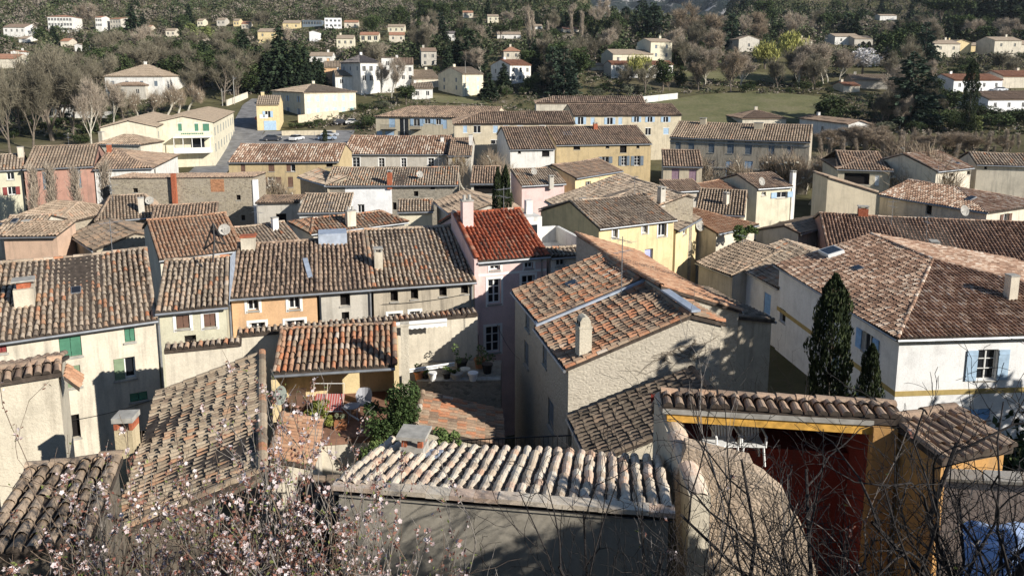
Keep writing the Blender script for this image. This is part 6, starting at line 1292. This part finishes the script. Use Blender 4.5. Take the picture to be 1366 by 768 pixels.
tree_px('cypress', 434, 190, 18, 1.6, 'clipped green column bush by the car park'); 
for x, y in ((395, 172), (412, 170), (428, 168), (500, 168), (515, 166), (486, 172)): tree_px('bush', x, y, 11 if x < 440 else 18, 2.2, 'dark hedge bush around the car park', group='hedges by the car park')
for x, y, h in ((1190, 88, 26), (1150, 78, 22), (1170, 80, 26), (1158, 76, 20), (1180, 78, 24)): tree_px('cypress', x, y, h, 1.5, 'dark narrow cypress in the row on the right slope', group='cypress row on the right slope')
for x, y, h in ((1292, 44, 40), (1310, 46, 52), (1330, 46, 56), (1346, 48, 60), (1360, 48, 56), (1300, 40, 46), (1320, 42, 50)): tree_px('conifer', x, y, h, 1.4, 'tall dark conifer in the grove at the top right', group='dark grove top right')
for x, y, h in ((1270, 46, 48), (1254, 42, 44), (1278, 56, 36), (1246, 30, 30)): tree_px('pine', x, y, h, 1.2, 'tall green pine left of the dark grove', group='green pines top right')
# pollards in the village and before the long grey building
GV = 'pollarded planes on the village square'
for x, t in ((945, 196), (962, 197), (1008, 193), (1030, 190), (1050, 192), (1072, 194), (1092, 194), (928, 200)): tree_at('plane', x, t, 110 + random.uniform(-2, 2), 1.25, 'pollarded plane tree in front of the long grey building', GV)
for x, t in ((1196, 178), (1210, 176), (1224, 182), (1204, 172), (1238, 190)): tree_at('plane', x, t, 99 + random.uniform(-3, 3), 1.3, 'pollarded plane with a bushy twig crown right of the hall', 'planes right of the market hall')
for x, t in ((642, 190), (656, 191), (628, 194)): tree_at('plane', x, t, 112, 1.1, 'small pollarded plane left of the white terraced house', 'planes left of the white terraced house')
for x, t in ((60, 226), (88, 222), (112, 228), (150, 218)): tree_at('poplar', x, t, 84, 1.7, 'bare pale tree in front of the red washed house', 'bare trees before the red washed house')
tree_at('plane', 362, 224, 95, 1.0, 'gnarled plane before the ochre house')
for x, t in ((664.5, 221), (675, 218)): tree_at('cypress', x, t, 62, .42, 'slim dark cypress of the pair behind the pink house', 'twin cypresses')
# the cypresses in the courtyard of the white house
tree_px('cypress', 1113, 0, 328, .82, 'tall cypress against the shaded side of the white house', Y=33, z=-19.8, v=1); tree_px('cypress', 1169, 0, 262, .62, 'shorter cypress by the corner of the white house', Y=31.5, z=-20.0, v=0)
# reeds and dry scrub on the bank at the right
for i in range(60):
    x = random.uniform(1090, 1366); y = random.uniform(196, 216); tree_px('poplar' if i % 3 else 'bare_tan', x, y, random.uniform(18, 34), 2.4, 'dry tan scrub shoot on the bank above the right hand roofs', group='dry scrub on the bank', name='scrub')
# the rest of the wood between the far houses
def blocked(P, h, wm, hard=True):
    zc = np.dot(P, FW); x = CX + F * P[0] / zc; yb = CY - F * np.dot(P, UP) / zc; yt = yb - h * F / zc; hw_ = wm * F / zc
    for x0, x1, t, b, Yk, (cx, cy, rad) in KEEP:
        if (P[0] - cx) ** 2 + (P[1] - cy) ** 2 < rad * rad: return True
        if P[1] < Yk and x + hw_ * .6 > x0 and x - hw_ * .6 < x1 and yt < b - (b - t) * .5 and yb > t: return True
    for x0, y0, x1, y1 in ((872, 126, 1100, 170), (915, 95, 1060, 110), (318, 128, 348, 200), (340, 172, 470, 195), (225, 130, 320, 240), (575, 128, 640, 140), (1000, 78, 1075, 108), (1128, 92, 1175, 118), (836, 100, 900, 124)):
        if x0 < x < x1 and y0 < yb < y1: return True
    return False
ZONES = [((0, 45, 340, 132), 130, dict(bare=4, evergreen=3, conifer=1, bare_wide=2, olive=1, bush=2)), ((340, 36, 640, 126), 85, dict(bare=3, evergreen=3, conifer=2, bush=3, bare_pale=2, olive=1)), ((560, 30, 830, 132), 95, dict(bare=3, evergreen=2, conifer=2, bush=2, bare_pale=2)),
         ((890, 50, 1110, 122), 50, dict(bare=4, bare_pale=3, bush=3, evergreen=1, bare_tan=1)), ((1080, 40, 1366, 180), 120, dict(bare=4, bare_pale=2, evergreen=3, conifer=1, bush=3, olive=1)), ((150, 60, 480, 128), 60, dict(evergreen=3, bush=4, bare=2, olive=1)), ((640, 96, 870, 134), 26, dict(bush=4, bare=2, evergreen=1, olive=1)), ((880, 110, 1110, 128), 14, dict(bush=3, bare=2, bare_tan=2))]
NM = dict(bare='bare grey-brown tree among the far houses', bare_wide='spreading bare tree among the far houses', bare_pale='pale bare tree among the far houses', bare_tan='tan bare tree among the far houses', evergreen='rounded evergreen tree among the far houses', conifer='dark conifer among the far houses', olive='grey green olive bush among the far houses', bush='dark bush among the far houses')
for (x0, y0, x1, y1), cnt, mixd in ZONES:
    ks = sum([[k] * n for k, n in mixd.items()], []); done = 0; tries = 0
    while done < cnt and tries < cnt * 6:
        tries += 1; P = ground_hit(random.uniform(x0, x1), random.uniform(y0, y1)); k = random.choice(ks); h = random.uniform(7.5, 15) if k not in ('bush', 'olive') else random.uniform(2.5, 5)
        if blocked(P, h, h * .35): continue
        plant(k, random.randrange(2), P, h, random.uniform(.9, 1.4), NM[k], dict(bush='bush', olive='olive_bush', conifer='conifer_tree', evergreen='evergreen_tree').get(k, 'bare_tree'), 'bush' if k in ('bush', 'olive') else 'tree', 'mixed wood: ' + NM[k].split(' among')[0]); done += 1
for zx0, zx1, zy0, zy1, cnt in ((555, 700, 18, 66, 22), (990, 1366, 14, 58, 34), (830, 900, 30, 52, 5)):
    for i in range(cnt):
        P = ground_hit(random.uniform(zx0, zx1), random.uniform(zy0, zy1)); k = random.choice(('conifer', 'conifer', 'pine', 'cedar', 'evergreen')); h = random.uniform(10, 17)
        if not blocked(P, h, h * .25): plant(k, random.randrange(2), P, h, random.uniform(.9, 1.25), 'dark evergreen tree on the upper wooded slope', dict(pine='pine_tree', cedar='cedar_tree', evergreen='evergreen_tree').get(k, 'conifer_tree'), 'tree', 'dark evergreens on the upper slope')
# the wooded hillside as one mass
WOOD = None
def woodmat():
    m, nt, b = new_mat('wood_mixed'); at = nd(nt, 'ShaderNodeAttribute', attribute_name='tile')
    cr = ramp(nt, [(0, (.032, .045, .022)), (.3, (.07, .088, .042)), (.48, (.12, .125, .065)), (.55, (.16, .135, .105)), (.8, (.225, .19, .152)), (1, (.3, .26, .21))], at.outputs['Fac']); nt.links.new(cr.outputs[0], b.inputs['Base Color']); b.inputs['Roughness'].default_value = .95; b.inputs['Specular IOR Level'].default_value = .05; return m
WOOD = woodmat()
mb = MB(); N = 19000; Yw = 290 + 900 * rng.uniform(0, 1, N) ** 1.25; Xw = Yw * rng.uniform(-.74, .74, N); Zw = terr(Xw, Yw); cnt = 0; PP = []; VV = []; SS = []
dens = np.sin(Xw / 38 + 1.3) * np.sin(Yw / 31) + .6 * np.sin(Xw / 91 - Yw / 60)
for i in range(N):
    if Yw[i] < 420 and rng.uniform() < .35: continue
    if Yw[i] > 470 and .1 < Xw[i] / Yw[i] < .28 and rng.uniform() < .9: continue
    if dens[i] < -.9 and rng.uniform() < .6: continue
    h = rng.uniform(3.5, 8.5); P = np.array([Xw[i], Yw[i], Zw[i]])
    if Yw[i] < 560 and blocked(P, h, h * .4): continue
    m = 90 if Yw[i] < 600 else 44; kind = rng.uniform() + .12 * dens[i] + (.16 if P[0] < -60 else -.08); cone = kind < .16
    rad = h * (.28 if cone else .46); off = rng.normal(size=(m, 3)); off /= np.linalg.norm(off, axis=1)[:, None]; off *= rng.uniform(.6, 1, (m, 1)); t = (off[:, 2] + 1) / 2; wk = (1 - t)[:, None] if cone else 1
    Q = P + np.concatenate([off[:, :2] * rad * wk * (1.5 if cone else 1), (t * h)[:, None]], 1); PP.append(Q); base = np.clip(kind * .9, 0, 1) if not cone else .05
    VV.append(np.clip(base * .75 + rng.uniform(-.1, .1) + rng.uniform(-.04, .07, m), 0, 1)); SS.append(np.full(m, h * .1 if kind < .5 else h * .085))
Q = np.concatenate(PP); quads(mb, Q, np.concatenate(SS)[:, None].ravel() if False else 1.0, 0, .5, .55, np.concatenate(VV))
# per tree leaf size: shrink each face about its own centre
V4 = mb.V[0].reshape(-1, 4, 3); c4 = V4.mean(1, keepdims=True); mb.V[0] = (c4 + (V4 - c4) * np.concatenate(SS)[:, None, None]).reshape(-1, 3)
o = mb.build('hillside_wood', [WOOD]); tag(o, 'mixed brown and green wood covering the hillside behind the houses', 'woodland', kind='stuff')
# low scrub that covers the slopes between the houses
mb = MB(); N = 11000; Yw = 185 + 260 * rng.uniform(0, 1, N); Xw = Yw * rng.uniform(-.74, .74, N); Zw = terr(Xw, Yw); PP, VV = [], []
for i in range(N):
    P = np.array([Xw[i], Yw[i], Zw[i]]); h = rng.uniform(.6, 2.5)
    if blocked(P, h, h): continue
    m = 22; off = rng.normal(size=(m, 3)); off /= np.linalg.norm(off, axis=1)[:, None]; off[:, 2] = np.abs(off[:, 2]); PP.append(P + off * rng.uniform(.6, 1, (m, 1)) * [h * 1.1, h * 1.1, h]); VV.append(np.clip(rng.uniform(0, .95) + rng.uniform(-.1, .1, m), 0, 1))
quads(mb, np.concatenate(PP), .34, 0, .5, .55, np.concatenate(VV)); o = mb.build('scrub', [WOOD]); tag(o, 'low brown and green scrub on the slopes between the far houses', 'scrub', kind='stuff')
# the rocky mountain seen through the gap
def rockmat():
    m, nt, b = new_mat('mountain_rock'); v = mapping(nt); vs = mapping(nt, (1, 1, .35)); n1 = noise(nt, vs, .018, 9, .72); n2 = noise(nt, v, .06, 6, .7); c = ramp(nt, [(.5, (.025, .036, .034)), (.55, (.06, .07, .065)), (.585, (.42, .4, .38)), (.68, (.62, .6, .57))], n1)
    r2 = ramp(nt, [(.3, (.6,) * 3), (.7, (1.2,) * 3)], n2); col = mix(nt, 1.0, c.outputs[0], r2.outputs[0], 'MULTIPLY'); nt.links.new(col, b.inputs['Base Color']); b.inputs['Roughness'].default_value = 1; bump(nt, b, n1, 1, 20); return m
xs = np.linspace(-100, 1300, 150); ys = np.linspace(1500, 2700, 90); X, Yg = np.meshgrid(xs, ys)
Z = 60 + 190 * np.clip((Yg - 1500) / 700, 0, 1) ** .9 + 30 * np.abs(np.sin(X / 83 + .6 * np.sin(Yg / 140))) + 22 * np.abs(np.sin(X / 37 + Yg / 90)) + 8 * np.sin(X / 17) * np.sin(Yg / 23)
V = np.stack([X, Yg, Z], 2).reshape(-1, 3); nx = len(xs); i, j = np.meshgrid(np.arange(nx - 1), np.arange(len(ys) - 1)); b_ = (j * nx + i).ravel(); mb = MB(); mb.add(V, np.stack([b_, b_ + 1, b_ + nx + 1, b_ + nx], 1)); tag(mb.build('mountain', [rockmat()], None, True), kind='structure')
# ================================================================== shrubs in the courtyard and the foreground
def shrub_cloud(label, clumps, leaf, size, name='evergreen_shrub', group=None):
    """clumps: (centre, radius, squash, leaf count)"""
    c0 = clumps[0][0]; base = np.array([c0[0], c0[1], min(c[0][2] - c[1] * c[2] for c in clumps) - .2]); r_ = empty(name, base, label, 'shrub', group); mb = MB()
    for c, rad, sq, n in clumps: mb.segs([base], [np.asarray(c)], .035, .015, 5)
    mb.build('stem', [BARK], r_); mb = MB()
    for c, rad, sq, n in clumps: leafcloud(mb, c, rad, n, size, sq)
    mb.build('leaves', [leaf], r_); return r_
shrub_cloud('dense dark evergreen shrub at the right of the veranda', [(at_y(541, 530, 26.0), .62, 1.15, 2200), (at_y(538, 560, 25.8), .72, 1.1, 2200), (at_y(512, 566, 25.6), .6, .8, 1500), (at_y(498, 545, 26.2), .36, .9, 600)], LEAFD, .055)
shrub_cloud('ivy hanging over the cream wall below the dark shrub', [(at_y(515, 604, 25.2), .5, 1.2, 1100), (at_y(488, 610, 25.2), .35, 1.0, 600), (at_y(500, 588, 25.4), .4, .9, 700)], LEAFM, .05)
shrub_cloud('yellow green shrub on the veranda floor before the striped seat', [(at_y(424, 545, 26.6), .42, .8, 1100), (at_y(440, 560, 26.5), .3, .8, 500), (at_y(413, 556, 26.6), .3, .7, 400)], LEAFY, .05)
shrub_cloud('green ivy tuft behind the low foreground chimney', [(at_y(592, 582, 17.2), .3, .7, 500), (at_y(606, 586, 17.2), .22, .6, 300)], LEAFM, .045)
shrub_cloud('green plants growing on the cream house wall below the dark tiles', [(at_y(985, 312, 62), 1.0, .6, 500), (at_y(1000, 310, 63), .8, .7, 400)], LEAFM, .14)
P = at_y(455, 583, 26.5); P[2] = FZ; r_ = empty('flower_pot', P, 'square terracotta planter with lavender behind the railing', 'flower pot'); mb = MB(); mb.box(P, .42, .3, .32); mb.build('pot', [CLAY], r_); mb = MB(); leafcloud(mb, P + [0, 0, .45], .22, 260, .04); mb.build('leaves', [L_OLV], r_)
for px, py, Y, h, lb in ((1330, 640, 20, 6.2, 'dark ivy covered bush left of the right frame edge'), (1362, 640, 21, 6.6, 'dark ivy covered bush at the right frame edge'), (1296, 640, 24, 6.0, 'dark bush below the white house at the right')):
    q = at_y(px, py, Y); plant('bush', 0, (q[0], Y, float(terr(q[0], Y))), h, .7, lb, 'ivy_bush', 'bush')
# creeper and brambles at the rough gable
hc = H['C1']; fr = hc.fr['right']; r_ = empty('bare_creeper', fr.pt(fr.W * .8, -13.5, .05), 'bare creeper spreading over the lit rough gable wall', 'creeper'); P_, Q_, R_ = [], [], []
for k in range(46):
    a, z = fr.px(random.uniform(880, 935), random.uniform(455, 485)); d = np.array([random.uniform(-1, .6), random.uniform(.1, 1)]); d /= np.linalg.norm(d)
    for i in range(random.randrange(5, 13)):
        d = d + rng.normal(0, .28, 2); d /= np.linalg.norm(d); a2, z2 = a + d[0] * .22, z + d[1] * .2
        if a2 > fr.W - .05 or a2 < .4 or z2 > -9.3 + (a2 - 4.4) * .33 - .3: break
        P_.append(fr.pt(a, z, .03)); Q_.append(fr.pt(a2, z2, .03)); R_.append(.011 * (1 - i / 16)); a, z = a2, z2
mb = MB(); mb.segs(P_, Q_, np.array(R_), np.array(R_) * .85, 4); mb.build('stems', [plain('creeper_stem', (.2, .165, .125), .95, var=.2)], r_)
# near shrubs
B_DARK = plain('bark_dark', (.028, .024, .022), .9, var=.3, scale=20); B_GREY = plain('bark_grey', (.22, .195, .17), .9, var=.3, scale=20); B_TAN = plain('bark_twig_tan', (.15, .11, .08), .9, var=.3, scale=20)
PETAL = leafmat('petal', (.48, .36, .34), (.76, .68, .66), .03, .25); CALYX = leafmat('calyx', (.16, .06, .045), (.33, .17, .12), .05, .15); BUDL = leafmat('young_leaf', (.12, .15, .04), (.28, .31, .1), .05, .3)
def near_shrub(label, px, Y, top, kind, seed, name, dense=1.0, stems=5, group=None, lean=0, thick=1.0, blossoms=0, spread=.42, cat='shrub', up_=.2, wob_=.17):
    q = at_y(px, 600, Y); base = np.array([q[0], Y, float(terr(q[0], Y)) - .1]); zt = at_y(px, top, Y)[2]; h = zt - base[2]; r_ = empty(name, base, label, cat, group); g = np.random.default_rng(seed)
    P, Q, A, B, LV = [], [], [], [], []
    for s_ in range(stems):
        d0 = nrm([g.normal(0, .2) + lean, g.normal(0, .18), 1]); sk = skeleton(base + [g.normal(0, .12), g.normal(0, .12), 0], d0, h * g.uniform(.62, .82), .021 * thick * g.uniform(.7, 1.2), 3 if dense > .5 else 2, spread, (int(7 * dense) + 2, int(5 * dense) + 1, 3), int(g.integers(1e6)), up=up_, wob=wob_, start=.3, shrink=.52, segn=5)
        P.append(sk.P); Q.append(sk.Q); A.append(sk.R0); B.append(sk.R1); LV.append(sk.LV)
    P, Q, A, B, LV = map(np.concatenate, (P, Q, A, B, LV)); ok = Q[:, 2] < zt + .25; P, Q, A, B, LV = P[ok], Q[ok], A[ok], B[ok], LV[ok]
    bark = dict(dark=B_DARK, grey=B_GREY, tan=B_TAN)[kind]; mb = MB(); m = LV <= 1; mb.segs(P[m], Q[m], np.maximum(A[m], .005), np.maximum(B[m], .004), 6); m = ~m
    mb.segs(P[m], Q[m], np.maximum(A[m], .0036), np.maximum(B[m], .0026), 4); mb.build('branches', [bark], r_)
    if blossoms:
        w = np.where((LV >= 1) & (Q[:, 2] > base[2] + h * .3))[0]; n = blossoms; nc = max(8, n // 7); ci = g.choice(w, nc); idx = ci[g.integers(0, nc, n)]; t = g.uniform(0, 1, (n, 1)); c = P[idx] + (Q[idx] - P[idx]) * t + g.normal(0, .024, (n, 3))
        fl = g.uniform(size=n) < .38; mb = MB(); C = c[fl]; m = len(C); f = nrm_rows(g.normal(size=(m, 3)) + [.2, -.5, .6]); e1 = nrm_rows(np.cross(f, g.normal(size=(m, 3)))); e2 = np.cross(f, e1); sz = g.uniform(.015, .028, (m, 1)); val = g.uniform(0, 1, m)
        for k in range(5):
            a = k * 2 * math.pi / 5; d = e1 * math.cos(a) + e2 * math.sin(a); s2 = np.cross(f, d); V = np.stack([C, C + d * sz * .6 + s2 * sz * .5 + f * sz * .15, C + d * sz * 1.15 + f * sz * .35, C + d * sz * .6 - s2 * sz * .5 + f * sz * .15], 1).reshape(-1, 3); mb.add(V, np.arange(m)[:, None] * 4 + np.arange(4)[None], 0, np.repeat(val, 4))
        o = mb.build('blossoms', [PETAL], r_); o['kind'] = 'stuff'
        mb = MB(); C = np.concatenate([c[~fl], c[fl] - f * .008]); quads(mb, C, .023, 0, .2, .6); o = mb.build('buds', [CALYX], r_); o['kind'] = 'stuff'
        mb = MB(); idx = g.choice(w, n // 4); quads(mb, P[idx] + g.normal(0, .02, (len(idx), 3)), .024, 0, .3, .4); mb.build('leaves', [BUDL], r_)
    return r_
def nrm_rows(v): return v / (np.linalg.norm(v, axis=1)[:, None] + 1e-9)
GB = 'blossoming almond shrubs at the lower left'
for i, (px, Y, top, n, st) in enumerate(((45, 7.6, 700, 500, 4), (120, 7.9, 612, 900, 5), (165, 7.5, 640, 900, 5), (215, 8.3, 560, 1200, 6), (265, 7.9, 545, 1400, 6), (310, 7.4, 575, 1400, 6), (345, 8.2, 550, 1400, 6), (385, 7.7, 580, 1200, 6), (430, 7.5, 620, 1000, 5), (250, 7.0, 660, 1200, 6), (365, 7.0, 670, 1200, 6), (480, 7.2, 665, 700, 4), (535, 7.1, 690, 450, 3), (190, 7.0, 680, 900, 5), (95, 7.1, 690, 700, 4), (300, 6.6, 700, 1000, 5), (420, 6.7, 700, 900, 5))):
    near_shrub('white and pink blossoming shrub with reddish buds in the lower left foreground', px, Y, top, 'tan' if i % 2 else 'grey', 100 + i, 'blossom_shrub', .47, st, GB, blossoms=int(n * 1.0), wob_=.22, spread=.5)
near_shrub('single tall budding shoot rising in front of the cream house', 143, 8.3, 478, 'tan', 140, 'tall_shoot', .12, 1, None, blossoms=90, spread=.25)
for i, (px, Y, top, st) in enumerate(((950, 25.0, 442, 4), (985, 25.8, 450, 4), (1008, 26.4, 470, 3))): near_shrub('tangled bare bramble below the rough gable wall', px, Y, top, 'tan', 330 + i, 'bare_bramble', .7, st, 'brambles below the gable', spread=.95, thick=1.6, up_=.0, wob_=.3)
GD = 'dark bare shrubs at the lower right'
for i, (px, Y, top, k, dn, st, th, ln) in enumerate(((945, 7.4, 500, 'dark', .42, 3, 2.0, -.05), (905, 7.7, 570, 'dark', .4, 2, 1.3, -.2), (1065, 7.0, 500, 'dark', .42, 3, 2.0, .0), (1010, 7.6, 570, 'dark', .4, 2, 1.2, .08), (1150, 7.2, 590, 'dark', .45, 3, 1.3, .05), (1220, 7.2, 600, 'dark', .45, 3, 1.3, .0), (1290, 7.3, 520, 'dark', .45, 3, 1.9, -.15), (1335, 6.9, 455, 'dark', .5, 4, 2.6, -.18), (1385, 7.2, 450, 'dark', .5, 4, 2.2, -.2), (1330, 7.8, 610, 'dark', .5, 4, 1.1, 0), (1090, 6.7, 660, 'dark', .45, 3, 1.2, .1), (1185, 6.8, 560, 'dark', .45, 3, 1.7, .12), (1250, 6.7, 650, 'dark', .5, 4, 1.1, .05), (1030, 6.7, 680, 'dark', .45, 4, 1.1, 0), (870, 7.2, 640, 'dark', .4, 3, 1.2, -.1), (1360, 7.6, 560, 'dark', .5, 4, 1.4, -.1), (1120, 7.5, 620, 'dark', .45, 3, 1.1, .1), (985, 6.8, 650, 'dark', .42, 3, 1.2, .1))):
    near_shrub('dark bare branching shrub in the lower right foreground', px, Y, top, k, 200 + i, 'bare_shrub', dn + .14, st, GD, lean=ln, thick=th, spread=.8, up_=.1, wob_=.24)
GT = 'pale twiggy shoots at the lower right'
for i, (px, Y, top, st) in enumerate(((1090, 7.9, 570, 3), (1160, 7.7, 600, 3), (1210, 8.0, 610, 3), (1040, 7.9, 620, 2), (1260, 7.6, 640, 3))):
    near_shrub('thin pale grey shoots among the dark branches at the lower right', px, Y, top, 'grey', 260 + i, 'bare_shrub', .32, st, GT, spread=.6, thick=.8, blossoms=60, wob_=.2)
near_shrub('slender pale sapling standing before the white house', 1047, 9.2, 405, 'grey', 231, 'sapling', .3, 1, None, thick=1.0, spread=.6)
for i, (px, Y, top) in enumerate(((590, 7.2, 690), (700, 7.3, 668), (800, 7.4, 640), (860, 7.6, 620))): near_shrub('sparse thin twigs rising in front of the shaded foreground wall', px, Y, top, 'dark' if i > 1 else 'grey', 300 + i, 'bare_shrub', .3, 2, 'sparse twigs before the foreground wall', spread=.5, thick=.8)
# unseen evergreens added right of the frame to cast shade on walls
for x, y, top, w, lb in ((10.8, 5.6, -1.7, 1.2, 'unseen dense evergreen tree added beside the viewpoint to shade the foreground wall'), (15.4, 11.9, -3.8, .55, 'unseen evergreen tree added near the pergola to shade the red wall'), (20.6, 17.3, -1.0, .9, 'unseen tall evergreen tree added beside the garden to shade the rough gable'), (22.6, 21.0, .8, .9, 'unseen tallest evergreen tree added beside the white house to shade the walls right of the gable'), (39.0, 27.0, -7.2, 1.0, 'unseen evergreen tree added in front of the white house to shade its wall')):
    z_ = float(terr(x, y)); plant('evergreen', 0, (x, y, z_), top - z_, w, lb, 'evergreen_tree')
# air
mb = MB(); mb.box([0, 900, -24], 4400, 4000, 24 + 330); HZ = bpy.data.materials.new('haze'); HZ.use_nodes = True; nt = HZ.node_tree; nt.nodes.clear(); out = nt.nodes.new('ShaderNodeOutputMaterial'); pv = nt.nodes.new('ShaderNodeVolumePrincipled'); pv.inputs['Color'].default_value = (.78, .87, 1, 1); pv.inputs['Density'].default_value = .00005; pv.inputs['Anisotropy'].default_value = .1
nt.links.new(pv.outputs[0], out.inputs['Volume']); tag(mb.build('haze', [HZ]), kind='stuff')
# ================================================================== camera, light, view
cam = bpy.data.cameras.new('camera'); co = bpy.data.objects.new('camera', cam); COL.objects.link(co)
cam.sensor_width = 36; cam.lens = F / 1366 * 36; cam.sensor_fit = 'HORIZONTAL'; cam.shift_y = (CY - 384) / 1366; cam.clip_end = 6000; cam.clip_start = .1
co.location = (0, 0, 0); co.rotation_euler = (R(90) - PIT, 0, 0); scene.camera = co
SUN_EL, SUN_AZ = R(25), math.atan2(.84, -.545)     # azimuth of the sun from +Y towards +X
sd = Vector((math.sin(SUN_AZ) * math.cos(SUN_EL), math.cos(SUN_AZ) * math.cos(SUN_EL), math.sin(SUN_EL)))
sl = bpy.data.lights.new('sun', 'SUN'); sl.energy = 5.0; sl.angle = R(.5); sl.color = (1, .95, .87)
so = bpy.data.objects.new('sun', sl); COL.objects.link(so); so.rotation_euler = sd.to_track_quat('Z', 'Y').to_euler()
w = bpy.data.worlds.new('World'); scene.world = w; w.use_nodes = True; nt = w.node_tree
bg = nt.nodes['Background']; sk = nt.nodes.new('ShaderNodeTexSky'); sk.sky_type = 'NISHITA'; sk.sun_disc = False; sk.sun_elevation = SUN_EL; sk.sun_rotation = SUN_AZ
sk.altitude = 1200; sk.air_density = .9; sk.dust_density = .1; sk.ozone_density = 1.5
nt.links.new(sk.outputs[0], bg.inputs[0]); bg.inputs[1].default_value = .082
scene.view_settings.view_transform = 'Standard'; scene.view_settings.look = 'None'; scene.view_settings.exposure = .62; scene.view_settings.gamma = 1
scene.render.engine = 'CYCLES'; scene.cycles.max_bounces = 5; scene.cycles.diffuse_bounces = 2; scene.cycles.glossy_bounces = 2; scene.cycles.use_denoising = True
